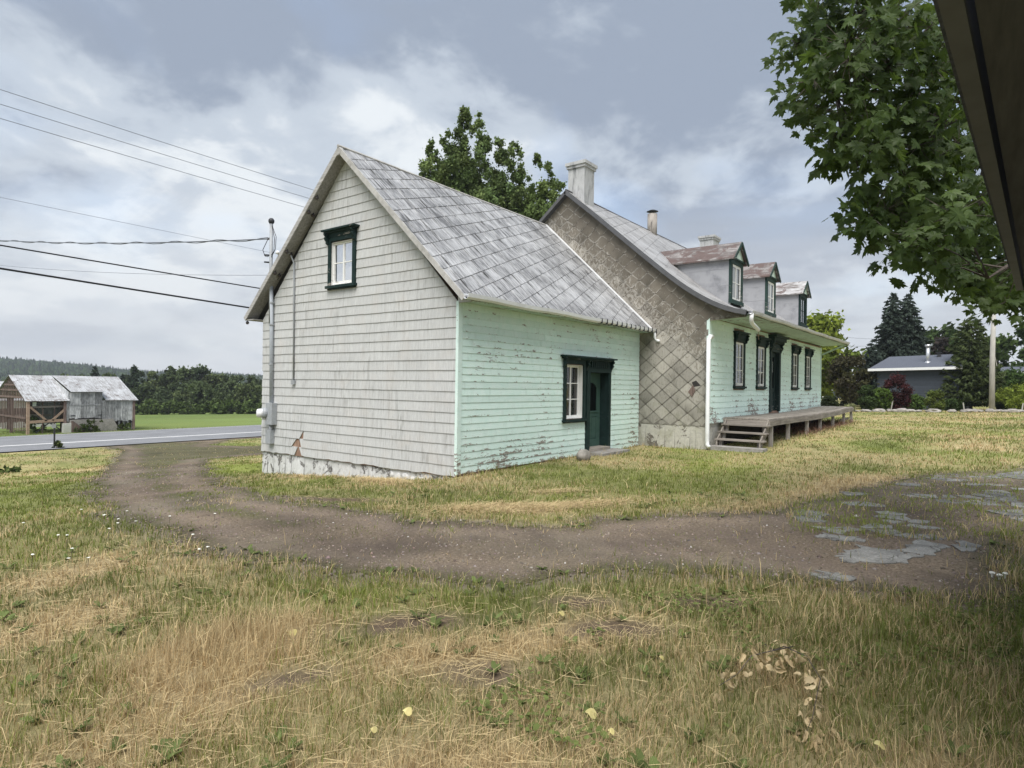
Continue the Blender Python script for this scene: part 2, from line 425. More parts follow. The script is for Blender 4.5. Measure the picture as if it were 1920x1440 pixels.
def m_glass():
    m = bpy.data.materials.new('window_glass'); m.use_nodes = True; MATS['window_glass'] = m
    nt = m.node_tree; nt.nodes.clear(); g = G(nt)
    out = g.node('ShaderNodeOutputMaterial'); tr = g.node('ShaderNodeBsdfTransparent'); gl = g.node('ShaderNodeBsdfGlossy'); mx = g.node('ShaderNodeMixShader')
    tr.inputs[0].default_value = (.88, .90, .90, 1); gl.inputs['Roughness'].default_value = .03
    fr = g.node('ShaderNodeFresnel'); fr.inputs[0].default_value = 1.5
    bp = g.bump(g.noise(g.pos(), 3.0, 2, .5), .12, .02); g.put(gl.inputs['Normal'], bp)
    nt.links.new(g.math('MULTIPLY', fr.outputs[0], 1.7, True), mx.inputs[0])
    nt.links.new(tr.outputs[0], mx.inputs[1]); nt.links.new(gl.outputs[0], mx.inputs[2]); nt.links.new(mx.outputs[0], out.inputs[0])
m_glass()

def m_leaf(name, c1, c2, trans=.35, rough=.6, usecol=False):
    m = bpy.data.materials.new(name); m.use_nodes = True; MATS[name] = m
    nt = m.node_tree; b = nt.nodes['Principled BSDF']; g = G(nt); out = nt.nodes['Material Output']
    P = g.pos(); r = g.rnd()
    n = g.noise(P, 1.2, 4, .6); n2 = g.noise(P, 23.0, 3, .6)
    c = g.mix(g.mr(g.math('ADD', g.math('MULTIPLY', n, .6), g.math('MULTIPLY', n2, .4)), .36, .64, 0, 1), c1, c2)
    if usecol: c = g.mix(1.0, g.attr('Col'), c, 'MULTIPLY')
    k = g.mr(r, 0, 1, .85, 1.15); c = g.mix(1.0, c, g.comb(k, k, k), 'MULTIPLY')
    g.put(b.inputs['Base Color'], c); b.inputs['Roughness'].default_value = rough; b.inputs['Specular IOR Level'].default_value = .25
    t = g.node('ShaderNodeBsdfTranslucent'); g.put(t.inputs[0], g.mix(.5, c, (.16, .24, .03), 'MIX') if not usecol else c)
    mx = g.node('ShaderNodeMixShader'); mx.inputs[0].default_value = trans
    nt.links.new(b.outputs[0], mx.inputs[1]); nt.links.new(t.outputs[0], mx.inputs[2]); nt.links.new(mx.outputs[0], out.inputs[0])
m_leaf('maple_leaf', (.036, .066, .020), (.085, .125, .034), .42, .5)
def m_blade(name, trans):
    """plain matt leaf with its colour from the mesh: cheap, there are half a million of them"""
    m = bpy.data.materials.new(name); m.use_nodes = True; MATS[name] = m
    nt = m.node_tree; nt.nodes.clear(); g = G(nt); out = g.node('ShaderNodeOutputMaterial'); c = g.attr('Col')
    d = g.node('ShaderNodeBsdfDiffuse'); t = g.node('ShaderNodeBsdfTranslucent'); mx = g.node('ShaderNodeMixShader'); mx.inputs[0].default_value = trans
    g.put(d.inputs[0], c); g.put(t.inputs[0], c)
    nt.links.new(d.outputs[0], mx.inputs[1]); nt.links.new(t.outputs[0], mx.inputs[2]); nt.links.new(mx.outputs[0], out.inputs[0])
m_blade('grass_blade', .28); m_blade('crown_leaf', .25)
m_leaf('dry_leaf', (.36, .25, .13), (.70, .57, .35), .25, .8)
m_leaf('yellow_leaf', (.56, .48, .17), (.70, .62, .30), .2, .7)

def m_ground():
    m, g, b = newmat('turf', .95, .08)
    P = g.pos(); c = g.attr('Col')
    n = g.noise(P, 9, 6, .7); n2 = g.noise(g.vm(P, (1, 1, 1)), 55, 4, .7); n3 = g.noise(P, .12, 5, .6)
    k = g.math('ADD', g.mr(n, .25, .75, .72, 1.22), g.mr(n2, .3, .7, -.22, .22)); k = g.math('MULTIPLY', k, g.mr(n3, .3, .7, .88, 1.12))
    g.put(b.inputs['Base Color'], g.mix(1.0, c, g.comb(k, k, k), 'MULTIPLY'))
    g.put(b.inputs['Normal'], g.bump(g.math('ADD', n, g.math('MULTIPLY', n2, .4)), .8, .03))
m_ground()
def m_gravel():
    m, g, b = newmat('driveway_gravel', .93, .12)
    P = g.pos(); v = g.vor(P, 85, 'F1'); n = g.noise(P, 1.1, 6, .6); n2 = g.noise(P, 34, 5, .75); n4 = g.noise(P, .35, 3, .5)
    c = g.mix(g.mr(n2, .30, .70, 0, 1), (.066, .051, .037), (.27, .216, .158))
    c = g.mix(g.mr(n, .4, .66, 0, .55), c, (.130, .104, .088))
    c = g.mix(g.mr(n4, .45, .62, 0, .55), c, (.160, .142, .105))
    c = g.mix(g.mr(g.noise(P, .8, 5, .65, .5), .50, .66, 0, .55), c, (.080, .064, .053))
    c = g.mix(1.0, c, g.attr('Col'), 'MULTIPLY')
    g.put(b.inputs['Base Color'], c); g.put(b.inputs['Normal'], g.bump(g.math('ADD', n2, v), .9, .015))
m_gravel()
def m_asphalt(name, a, c2, crack):
    m, g, b = newmat(name, .88, .2)
    P = g.pos(); n = g.noise(P, 60, 4, .75); n2 = g.noise(P, .6, 5, .6)
    c = g.mix(g.mr(n, .3, .7, 0, 1), a, c2); k = g.math('MULTIPLY', g.mr(n2, .3, .7, .86, 1.12), g.mr(g.rnd(), 0, 1, .74, 1.08) if crack else 1.0)
    if crack: k = g.math('MULTIPLY', k, g.mr(g.noise(P, 4, 6, .7, .4), .42, .62, 1.0, .62))
    c = g.mix(1.0, c, g.comb(k, k, k), 'MULTIPLY')
    if crack:
        w = g.vm(P, g.comb(g.noise(P, 3, 3, .5), g.noise(P, 3.1, 3, .5), 0), 'ADD')
        c = g.mix(g.mr(g.vor(w, crack), .0, .03, .85, 0), c, (.05, .045, .04))
    g.put(b.inputs['Base Color'], c); g.put(b.inputs['Normal'], g.bump(n, .4, .006))
m_asphalt('road_asphalt', (.17, .175, .185), (.26, .265, .275), 0)
m_asphalt('old_asphalt', (.18, .178, .165), (.37, .365, .34), 2.6)
simple('road_paint', (.82, .82, .80), .7, .3, .06, 3)
simple('white_metal', (.78, .79, .80), .45, .4, .05, 5, dirt=(.46, .45, .43), dirt_amt=.3)
simple('gutter_grey', (.50, .51, .52), .5, .4, .1, 5, dirt=(.22, .21, .20), dirt_amt=.5)
simple('dark_metal', (.035, .037, .042), .55, .4, .2, 20)
simple('grey_metal', (.33, .35, .37), .5, .45, .12, 14, dirt=(.20, .19, .18), dirt_amt=.5)
simple('pipe_grey', (.40, .43, .47), .5, .4, .08, 6)
simple('bright_metal', (.62, .63, .65), .3, .5, .1, 12, metallic=.6)
simple('cable_black', (.012, .012, .014), .6, .3, .1, 9)
simple('cable_grey', (.11, .12, .14), .6, .3, .1, 9)
simple('dark_room', (.020, .021, .024), .95, .05, .3, 2)
simple('curtain', (.42, .42, .45), .95, .05, .25, 3, stretch=(9, 9, 1))
simple('blind', (.78, .79, .79), .9, .1, .05, 3, stretch=(6, 6, 1))
simple('verge_grey', (.10, .102, .108), .7, .3, .22, 5, dirt=(.10, .10, .10), dirt_amt=.6)
simple('verge_pale', (.44, .43, .41), .8, .2, .2, 7, dirt=(.18, .17, .15), dirt_amt=.6)
wood('weathered_x', (.36, .325, .285), (.16, .14, .12), 0)
wood('weathered_y', (.36, .325, .285), (.15, .13, .115), 1)
wood('weathered_z', (.40, .375, .345), (.19, .175, .16), 2)
wood('rake_board', (.44, .43, .415), (.22, .215, .205), 1)
wood('sheathing', (.34, .23, .17), (.12, .07, .05), 2)
wood('barn_brown', (.235, .170, .145), (.080, .058, .052), 2)
wood('barn_grey', (.56, .57, .57), (.10, .105, .11), 2, rnd=.38, stretch=3.0)
wood('barn_orange', (.36, .265, .195), (.22, .155, .115), 0)
wood('pole_wood', (.46, .445, .41), (.27, .26, .24), 2)
wood('bark', (.12, .10, .085), (.045, .038, .032), 2, rnd=.1)
wood('dark_soffit', (.120, .122, .148), (.070, .071, .088), 0, rnd=.05, stretch=2.5)
simple('dark_fascia', (.115, .120, .145), .6, .3, .15, 6)
simple('stone', (.30, .28, .255), .93, .1, .35, 5, .4, rnd=.25, dirt=(.12, .115, .09), dirt_amt=.6)
simple('concrete', (.30, .285, .265), .93, .1, .25, 8, .3, dirt=(.13, .12, .10), dirt_amt=.6)
simple('shed_siding', (.050, .060, .076), .7, .3, .12, 5, rnd=.06)
simple('shed_roof', (.105, .115, .140), .9, .15, .35, 40, .3)
simple('soot', (.045, .042, .040), .9, .1, .3, 8)  # chimney flues, and the painted shade of the hole in the shingles
simple('stove_pipe', (.33, .30, .27), .7, .3, .3, 6, dirt=(.03, .028, .026), dirt_amt=1.0, stretch=(3, 3, .7))
simple('car_paint', (.025, .03, .045), .25, .5, .05, 5)
simple('car_glass', (.10, .12, .14), .08, .5, .05, 5)
simple('rubber', (.012, .012, .012), .9, .2, .2, 9)
simple('petal', (.80, .80, .72), .8, .1, .05, 20)
simple('insulator', (.06, .05, .05), .3, .5, .2, 20)
simple('deck_shade_paint', (.045, .038, .032), 1.0, .05, .3, 9)

# ---------------------------------------------------------------- ground, road, driveway
DRIVE = [(6, 33.2), (5.15, 28.97), (-2.89, 9.24), (-4.52, 4.68), (-5.49, .9), (-5.54, -.67), (-5.7, -2.04), (-5.48, -2.98), (-5.23, -3.74), (-4.95, -4.51), (-4.73, -4.92), (-3.72, -5.62), (-3.46, -6.26), (-3.41, -6.82), (-3.25, -7.27), (-2.81, -7.96), (-2.21, -8.18), (-1.32, -8.24), (-.06, -8.47), (3, -10), (9, -12.5), (11, -11), (7.77, -8.81), (5.32, -7.29), (3.34, -6.64), (.4, -5.94), (-.32, -5.57), (-.79, -4.93), (-1.66, -4.64), (-2.66, -4.08), (-3.11, -3.21), (-3.43, -2.25), (-3.46, -1.), (-3.34, .6), (-2.57, 3.59), (-1.44, 6.65), (3.3, 15.9), (9, 17), (20, 17), (20, 22), (9.5, 23.5), (9, 27), (12.5, 31.6), (26, 32.0), (26, 33.2)]
BROKEN = [(.4, -5.94), (3.34, -6.64), (5.32, -7.29), (7.77, -8.81), (11, -11), (9, -12.5), (3, -10), (-.06, -8.47), (-1., -7.2), (-1.25, -6.44)]
def sdist(poly, x, y):
    """signed distance, positive inside"""
    x = np.asarray(x, float); y = np.asarray(y, float)
    d = np.full(x.shape, 1e9); ins = np.zeros(x.shape, bool)
    n = len(poly)
    for i in range(n):
        x0, y0 = poly[i]; x1, y1 = poly[(i + 1) % n]
        ex, ey = x1 - x0, y1 - y0
        t = np.clip(((x - x0) * ex + (y - y0) * ey) / (ex * ex + ey * ey), 0, 1)
        d = np.minimum(d, np.hypot(x - x0 - t * ex, y - y0 - t * ey))
        c = ((y0 > y) != (y1 > y))
        with np.errstate(divide='ignore', invalid='ignore'):
            ins ^= c & (x < (x1 - x0) * (y - y0) / (y1 - y0 + 1e-12) + x0)
    return np.where(ins, d, -d)
def drive_mask(x, y):
    return sdist(DRIVE, x, y) + (fbm(x * 1.1, y * 1.1, 31, 3) - .5) * .75 + (fbm(x * 6, y * 6, 37, 3) - .5) * .28
def gauss(x, y, cx, cy, rx, ry, ang=0.):
    c, s = math.cos(ang), math.sin(ang); dx, dy = x - cx, y - cy
    return np.exp(-(((dx * c + dy * s) / rx) ** 2 + ((-dx * s + dy * c) / ry) ** 2))
SOIL = [(-5.93, -4.84, .42, .14, -.65), (-6.16, -5.80, .22, .11, -.9), (-5.14, -6.09, .34, .12, -.9), (-4.83, -5.61, .26, .10, -.9), (-3.0, -.2, .7, .12, -1.2), (-1.55, -3.2, .45, .12, -.7), (-6.9, -5.0, .2, .08, -.4), (-4.2, -6.45, .3, .10, -.9)]
STRAW = [(-2.2, -2.7, .8, .30, -.8), (-1.3, -3.4, .7, .20, -.6), (-1.2, .9, .9, .35, 1.5), (-.9, 3.6, .5, .9, 0), (-6.0, -5.5, .7, .35, -.5), (-5.3, -6.0, .5, .3, -.5), (-7.6, -4.9, .9, .4, .3), (-7.3, -3.0, .6, .4, .3), (-4.0, 1.2, .25, .9, 0.2), (-7.4, -6.2, .8, .35, -.4), (3.5, -6.3, 3.0, .3, -.22), (-6.9, -1.6, .8, .3, .4)]
GOLD = (-6.85, -4.35, .55, .36, -.2)
def field(x, y):
    """what grows where: share of straw, share of lush green, soil, blade length factor"""
    s = .345 + (fbm(x * .5, y * .5, 21) - .5) * 1.35 + (fbm(x * 2.1, y * 2.1, 25) - .5) * .75
    near = np.hypot(x + 8.95, y + 8.07)
    s = s - .20 * sm(-6.6, -5.2, x) * (1 - sm(-5.6, -4.6, y)) * (1 - sm(5, 8, near))
    s = s - .20 * gauss(x, y, -6.6, 2, 2.2, 5) - .35 * gauss(x, y, -4.6, 9, 3.5, 4)
    s = s + .10 * sm(9, 16, x) * (1 - sm(3, 9, y)) - .18 * gauss(x, y, 4, -1.8, 4, 1.6)
    s = np.where(y > 46, .12 + (fbm(x * .05, y * .09, 3) - .5) * .5, s)
    lush = np.clip(.30 + (fbm(x * .7, y * .7, 41) - .5) * 1.2, 0, 1)
    lush = np.maximum(lush, gauss(x, y, -.3, 8.6, 1.7, 2.6, -.5) * 1.1); s = s - .7 * gauss(x, y, -.3, 8.8, 1.7, 2.4, -.5)
    lush = np.maximum(lush, .9 * gauss(x, y, 5, -3.4, 3, 1.3)); bq = sm(-.4, .3, sdist(BROKEN, x, y)); lush = np.maximum(lush, .95 * bq); s = s - .35 * bq
    for (cx, cy, rx, ry, a) in STRAW: s = s + .75 * gauss(x, y, cx, cy, rx, ry, a)
    gd = gauss(x, y, *GOLD); s = s + 1.2 * gd
    soil = np.zeros_like(s)
    for (cx, cy, rx, ry, a) in SOIL: soil = np.maximum(soil, 1.5 * gauss(x, y, cx, cy, rx * 1.1, ry * 1.35, a) * (.15 + 1.6 * fbm(x * 4.5, y * 4.5, 77, 4)))
    ln = .75 + .5 * fbm(x * .8, y * .8, 51) + 1.5 * gd + .35 * sm(-6.4, -5.0, x) * (1 - sm(-6.2, -5.2, y))
    ln = ln * (1 - .7 * np.clip(soil, 0, 1))
    return np.clip(s, 0.02, 1), np.clip(lush, 0, 1), np.clip(soil, 0, 1), ln
C_GREEN = np.array((.150, .178, .056)); C_LUSH = np.array((.275, .325, .078)); C_STRAW = np.array((.63, .515, .295)); C_TAN = np.array((.40, .305, .175)); C_SOIL = np.array((.120, .090, .064))

def build_ground():
    N = 450; B = 7.4; A = 1700 / math.sinh(B)
    u = np.linspace(-1, 1, N); xs = -3.5 + A * np.sinh(B * u); ys = -2.5 + A * np.sinh(B * u)
    X, Y = np.meshgrid(xs, ys, indexing='ij'); Z = hgt(X, Y)
    s, lush, soil, ln = field(X.ravel(), Y.ravel())
    gm = drive_mask(X.ravel(), Y.ravel())
    gr = C_GREEN + (C_LUSH - C_GREEN) * lush[:, None]
    st = C_STRAW * .55 + C_TAN * .45
    c = gr * (1 - s[:, None]) + st * s[:, None]
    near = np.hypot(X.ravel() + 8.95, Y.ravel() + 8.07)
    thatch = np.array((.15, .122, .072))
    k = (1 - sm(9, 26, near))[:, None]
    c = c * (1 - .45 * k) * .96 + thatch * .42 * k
    c = c * (1 - soil[:, None]) + C_SOIL * soil[:, None]
    d = np.clip(sm(-.5, .1, gm), 0, 1)[:, None]
    c = c * (1 - d) + np.array((.17, .14, .115)) * d
    fld = (Y.ravel() > 46)[:, None]
    n6 = fbm(X.ravel() * .03, Y.ravel() * .06, 61)[:, None]
    c = np.where(fld, np.array((.14, .195, .06)) * (.6 + .8 * n6) + np.array((.10, .07, .02)) * s[:, None], c)
    V = np.stack([X.ravel(), Y.ravel(), Z.ravel()], 1)
    i = np.arange(N * N).reshape(N, N); q = np.stack([i[:-1, :-1], i[1:, :-1], i[1:, 1:], i[:-1, 1:]], -1).reshape(-1, 4)
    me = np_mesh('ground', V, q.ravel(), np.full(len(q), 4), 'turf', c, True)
    tag(link('ground', me), kind='structure')
    # driveway: the same grid, cut along the ragged edge of the gravel, a centimetre above the turf
    ok = (X > -9) & (X < 30) & (Y > -14) & (Y < 34)
    M = np.full(X.shape, -1.); M[ok] = drive_mask(X[ok], Y[ok])
    vs = []; fs = []; cache = {}; ms = []
    def vid(p):
        k = (round(p[0], 4), round(p[1], 4))
        if k not in cache: cache[k] = len(vs); vs.append((p[0], p[1], p[2])); ms.append(p[3])
        return cache[k]
    I, J = np.where(np.maximum.reduce([M[:-1, :-1], M[1:, :-1], M[1:, 1:], M[:-1, 1:]]) > 0)
    for a, b in zip(I, J):
        pts = [(X[p, r], Y[p, r], Z[p, r], M[p, r]) for p, r in ((a, b), (a + 1, b), (a + 1, b + 1), (a, b + 1))]
        o = []
        for t in range(4):
            p, r = pts[t], pts[(t + 1) % 4]
            if p[3] > 0: o.append(p)
            if (p[3] > 0) != (r[3] > 0):
                w = p[3] / (p[3] - r[3]); o.append(tuple(p[j] + (r[j] - p[j]) * w for j in range(4)))
        if len(o) > 2: fs.append([vid((p[0], p[1], p[2] + .004 + .010 * min(1, max(0, p[3] * 6)), p[3])) for p in o])
    me = bpy.data.meshes.new('driveway'); me.from_pydata(vs, [], fs); me.materials.append(MATS['driveway_gravel']); me.update()
    # worn wheel tracks are paler and dustier, the crown and the edges are darker with moss and rotted grass
    va = np.array(vs); ma = np.array(ms); nz = fbm(va[:, 0] * 2.2, va[:, 1] * 2.2, 19, 4); nl = fbm(va[:, 0] * .6, va[:, 1] * .6, 29, 3)
    track = np.exp(-((ma - .52 - (nl - .5) * .3) / .24) ** 2); crown = sm(.85, 1.15, ma + (nz - .5) * .5) * (va[:, 1] > -1.5); edge = 1 - sm(.02, .30, ma + (nz - .5) * .3)
    cc = np.ones((len(va), 3)) * (.80 + .5 * nl)[:, None]
    cc = cc * (1 + .32 * track[:, None]) * (1 - crown[:, None] * np.array((.20, .08, .30))) * (1 - edge[:, None] * np.array((.25, .18, .32)))
    ca = me.color_attributes.new('Col', 'FLOAT_COLOR', 'POINT'); c4 = np.ones((len(va), 4), np.float32); c4[:, :3] = cc; ca.data.foreach_set('color', c4.ravel())
    me.polygons.foreach_set('use_smooth', [True] * len(me.polygons))
    tag(link('driveway', me), kind='structure')
build_ground()

def build_road():
    def sheet(name, y0, y1, mat, dz, parent=None, n=6):
        ys = np.linspace(y0, y1, n); xs = [-500, -200, -60, -20, 0, 10, 20, 40, 80, 200, 900]
        mb = MB()
        zf = lambda y: float(np.interp(y, [32.4, 36, 39, 44, 45.8], [-2.085, -2.10, -2.10, -2.20, -2.28])) + dz
        for i in range(len(xs) - 1):
            for j in range(n - 1):
                mb.add([(xs[i], ys[j], zf(ys[j])), (xs[i + 1], ys[j], zf(ys[j])), (xs[i + 1], ys[j + 1], zf(ys[j + 1])), (xs[i], ys[j + 1], zf(ys[j + 1]))], [(0, 1, 2, 3)])
        return mb.build(name, mat, parent)
    r = tag(sheet('road', 32.5, 45.7, 'road_asphalt', 0), kind='structure')
    sheet('painted_line', 36.05, 36.32, 'road_paint', .006, r, 2); sheet('painted_line', 44.3, 44.46, 'road_paint', .005, r, 2)
build_road()

def build_asphalt():
    rr = random.Random(5)
    root = tag(empty('broken_asphalt', (1.0, -7.2, hz(1, -7.2))), kind='structure')
    pts = []
    sp = .34
    for i in range(-6, 36):
        for j in range(-20, 6):
            x, y = i * sp + rr.uniform(-.16, .16), -6.5 + j * sp * .9 + rr.uniform(-.15, .15); pts.append((x, y))
    P = np.array(pts); d = sdist(BROKEN, P[:, 0], P[:, 1]); k = fbm(P[:, 0] * .8, P[:, 1] * .8, 91, 3)
    cnt = 0
    for idx, (x, y) in enumerate(pts):
        big = (x > 4.2 and y > -9.2 - (x - 6) * .5)
        if d[idx] < .12 or x > 9.5: continue
        if k[idx] < (.46 if big else .575) + rr.uniform(-.03, .06): continue
        poly = [(x - .5, y - .5), (x + .5, y - .5), (x + .5, y + .5), (x - .5, y + .5)]
        for x2, y2 in pts:
            if (x2, y2) == (x, y) or abs(x2 - x) > 1.0 or abs(y2 - y) > 1.0: continue
            a, b = x2 - x, y2 - y; l = math.hypot(a, b); poly = clip(poly, a / l, b / l, (a * (x + x2) / 2 + b * (y + y2) / 2) / l - .018)
        if area(poly) < .02: continue
        jit = [(p[0] + rr.uniform(-.012, .012), p[1] + rr.uniform(-.012, .012)) for p in poly]
        dz = rr.uniform(.010, .026)
        MB().prism(jit, lambda u, v: (u, v, hz(u, v) + dz), lambda u, v: (u, v, hz(u, v) - .03)).build('asphalt_fragment', 'old_asphalt', root)
        cnt += 1
    slabs = [[(-2.04, -6.95), (-1.64, -7.13), (-1.66, -7.42), (-1.75, -7.62), (-2.11, -7.5), (-2.39, -7.05)], [(-1.62, -7.44), (-.83, -7.54), (-1.07, -7.83), (-1.40, -7.74), (-1.73, -7.64)], [(-3.05, -6.90), (-2.86, -6.98), (-2.90, -7.25), (-3.1, -7.2)],
             [(-.16, -6.07), (.12, -6.2), (.08, -6.45), (-.5, -6.56), (-.62, -6.3)], [(-1.46, -6.62), (-1.22, -6.70), (-1.16, -7.0), (-1.34, -7.1), (-1.5, -6.85)], [(-1.3, -7.98), (-.95, -7.86), (-.62, -7.9), (-.8, -8.1)],
             [(6.0, -8.1), (7.6, -9.0), (8.6, -10.2), (7.2, -10.0), (5.6, -8.9)]]
    for pl in slabs:
        fine = []
        for i in range(len(pl)):
            p, q = pl[i], pl[(i + 1) % len(pl)]
            for t in (0, .17, .34, .5, .67, .84): fine.append((p[0] + (q[0] - p[0]) * t + rr.gauss(0, .032), p[1] + (q[1] - p[1]) * t + rr.gauss(0, .032)))
        MB().prism(fine, lambda u, v: (u, v, hz(u, v) + .024), lambda u, v: (u, v, hz(u, v) - .03)).build('asphalt_slab', 'old_asphalt', root)
build_asphalt()

def occupied(x, y):
    o = (x > -.02) & (x < 8.2) & (y > .02) & (y < 6.8)
    o |= (x > 7.95) & (x < 23.2) & (y > -2.03) & (y < 7.2)
    o |= (y > 31.8) & (y < 46.2)
    o |= (x > 7.9) & (x < 9.1) & (y > -3.55) & (y < -2)
    o |= (x < -1.6) & (y < -8.85)
    o |= (x > 47.2) & (x < 56) & (y < -1.2) & (y > -8)
    return o

def build_grass():
    rng = np.random.default_rng(3)
    R0, R1 = 1.9, 62.
    n = 470000
    # radii for a density that falls with distance
    rg = np.linspace(R0, R1, 4000); rho = np.where(rg < 3.2, 1, (3.2 / rg) ** 1.9) * rg; cdf = np.cumsum(rho); cdf /= cdf[-1]
    r = np.interp(rng.random(n), cdf, rg); th = math.atan2(FWD.y, FWD.x) + rng.uniform(-.88, .88, n)
    x = CAM.x + r * np.cos(th); y = CAM.y + r * np.sin(th)
    # tussocks: pull a share of the blades together
    ci = rng.integers(0, n // 10, n); tuft = rng.random(n) < .58; tuft[:n // 10] = False
    near_c = np.argsort(r[:n // 10]); pos_in = np.searchsorted(r[:n // 10][near_c], r); ci = near_c[np.clip(pos_in + rng.integers(-30, 31, n), 0, n // 10 - 1)]
    sc_ = .017 * (1 + r / 7); tx, ty = x[ci] + rng.normal(0, 1, n) * sc_, y[ci] + rng.normal(0, 1, n) * sc_
    outw = np.arctan2(ty - y[ci], tx - x[ci]); x = np.where(tuft, tx, x); y = np.where(tuft, ty, y)
    s, lush, soil, ln = field(x, y); gm = drive_mask(x, y); br = sdist(BROKEN, x, y)
    dens = np.ones(n)
    sparse = .06 + .8 * sm(.56, .72, fbm(x * 1.3, y * 1.3, 71, 3)) * sm(-8, 2, y)
    strip = gauss(x, y, -4.0, 3.2, .8, 6.0, .22) * 1.1 * sm(.35, .6, fbm(x * 1.8, y * 1.8, 15, 3))
    fade = .75 * (1 - sm(.0, .42, gm)) * sm(.38, .6, fbm(x * 4, y * 4, 43, 3)); crownd = .75 * sm(.85, 1.2, gm) * sm(.40, .6, fbm(x * 1.7, y * 1.7, 15, 3)) * sm(-2.5, 1, y)
    dens = np.where(gm > 0, np.maximum(np.maximum(sparse * .5, strip), np.maximum(fade, crownd)), dens)
    bk = .35 + .75 * sm(.32, .50, fbm(x * 1.6, y * 1.6, 93, 3))
    dens = np.where(br > -.1, bk * .8, dens)
    dens *= (1 - .97 * soil) * (.45 + .75 * fbm(x * 3.2, y * 3.2, 13, 3))
    keep = (rng.random(n) < dens) & ~occupied(x, y)
    x, y, r, s, lush, soil, ln, gm, br, tuft, outw = (a[keep] for a in (x, y, r, s, lush, soil, ln, gm, br, tuft, outw)); n = len(x)
    z = hgt(x, y)
    w = .0030 * np.maximum(1, r / 3.2) ** .92 * rng.uniform(.7, 1.35, n)
    L = (.044 + .068 * rng.random(n) ** 1.6) * ln * (1 - .28 * sm(7, 16, r)) 
    tall = rng.random(n) < .035; L = np.where(tall, L * 1.9, L)
    L = np.where(tuft, L * 1.12, L * .85)
    wall = ((x > .1) & (x < 8) & (y > -.35) & (y < 0)) | ((x > 8) & (x < 24) & (y < -3.4) & (y > -3.8)) | ((x > 7.6) & (x < 8) & (y > -2) & (y < 0)); L = np.where(wall & (rng.random(n) < .5), L * 1.9, L)
    L = np.where((x > -.5) & (x < 0) & (y > 0) & (y < 6.8), L * .7, L)
    L = np.where((gm > 0) | (br > 0), L * .8, L)
    straw = rng.random(n) < s
    tint = rng.random(n)
    g = C_GREEN + (C_LUSH - C_GREEN) * np.clip(lush + rng.uniform(-.25, .25, n), 0, 1)[:, None]
    st = C_STRAW + (C_TAN - C_STRAW) * (tint ** 1.5)[:, None]
    col = np.where(straw[:, None], st, g) * rng.uniform(.72, 1.25, n)[:, None]
    L = np.where(straw & (rng.random(n) < .35), L * 1.25, L)
    az = rng.uniform(0, 2 * np.pi, n); fac = rng.uniform(0, 2 * np.pi, n)
    swirl = fbm(x * .9, y * .9, 55, 2) * 9
    az = np.where(rng.random(n) < .55, swirl + rng.normal(0, .7, n), az)
    az = np.where(tuft, outw + rng.normal(0, .5, n), az)
    lean = np.clip(rng.normal(.42, .28, n), .02, 1.3) * np.where(straw, 1.25, 1)
    gd = gauss(x, y, *GOLD); lean *= 1 - .5 * gd
    bx, by = np.cos(az), np.sin(az); wx, wy = np.cos(fac) * w / 2, np.sin(fac) * w / 2
    ca, sa = np.cos(lean), np.sin(lean)
    V = np.empty((n, 5, 3))
    b0 = z - .006
    mx, my, mz = x + bx * L * .5 * sa * .55, y + by * L * .5 * sa * .55, b0 + L * .55 * np.sqrt(np.clip(1 - (sa * .5) ** 2, .1, 1))
    V[:, 0] = np.stack([x - wx, y - wy, b0], 1); V[:, 1] = np.stack([x + wx, y + wy, b0], 1)
    V[:, 2] = np.stack([mx + wx * .8, my + wy * .8, mz], 1); V[:, 3] = np.stack([mx - wx * .8, my - wy * .8, mz], 1)
    V[:, 4] = np.stack([x + bx * L * sa, y + by * L * sa, np.maximum(b0 + L * ca, z + .006)], 1)
    CC = np.repeat(col[:, None, :], 5, 1); CC[:, :2] *= np.array((.95, .85, .80))
    base = (np.arange(n) * 5)[:, None]
    loops = (base + np.array([0, 1, 2, 3, 3, 2, 4])).ravel(); sizes = np.tile([4, 3], n)
    me = np_mesh('grass', V.reshape(-1, 3), loops, sizes, 'grass_blade', CC.reshape(-1, 3))
    tag(link('grass', me), 'short dry grass with green tufts covering the yard', 'grass', kind='stuff')
    # cut hay lying on the turf
    n = 62000
    r = np.interp(rng.random(n), np.cumsum(np.linspace(1, .3, 500)) / np.cumsum(np.linspace(1, .3, 500))[-1], np.linspace(2, 17, 500)); th = math.atan2(FWD.y, FWD.x) + rng.uniform(-.85, .85, n)
    x = CAM.x + r * np.cos(th); y = CAM.y + r * np.sin(th)
    for (cx, cy, rx, ry, a, m_) in ((-2.2, -2.75, .75, .28, -.8, 3200), (-1.35, -3.45, .65, .20, -.6, 2600), (-1.1, .9, .8, .25, 1.5, 1200), (-.5, -2.6, .5, .15, -.7, 700)):     # raked heaps by the house corner
        u_, v_ = rng.normal(0, rx * .6, m_), rng.normal(0, ry * .6, m_); c_, s_ = math.cos(a), math.sin(a)
        x = np.concatenate([x, cx + u_ * c_ - v_ * s_]); y = np.concatenate([y, cy + u_ * s_ + v_ * c_]); n += m_
    r = np.hypot(x - CAM.x, y - CAM.y)
    s, lush, soil, ln = field(x, y); gm = drive_mask(x, y)
    extra = np.zeros(n); heap = np.arange(n) >= 62000
    for q in SOIL + STRAW: extra = np.maximum(extra, gauss(x, y, q[0], q[1], q[2] * 1.6, q[3] * 1.9, q[4]))
    keep = (rng.random(n) < np.clip(sm(.55, 1.0, s) * .75 + extra * .6, 0, 1) * np.where(gm > 0, .06, 1) * (.4 + fbm(x * 2.5, y * 2.5, 17, 2)) + heap * .8) & ~occupied(x, y)
    x, y, r = x[keep], y[keep], r[keep]; n = len(x); z = hgt(x, y) + rng.uniform(.008, .05, n)
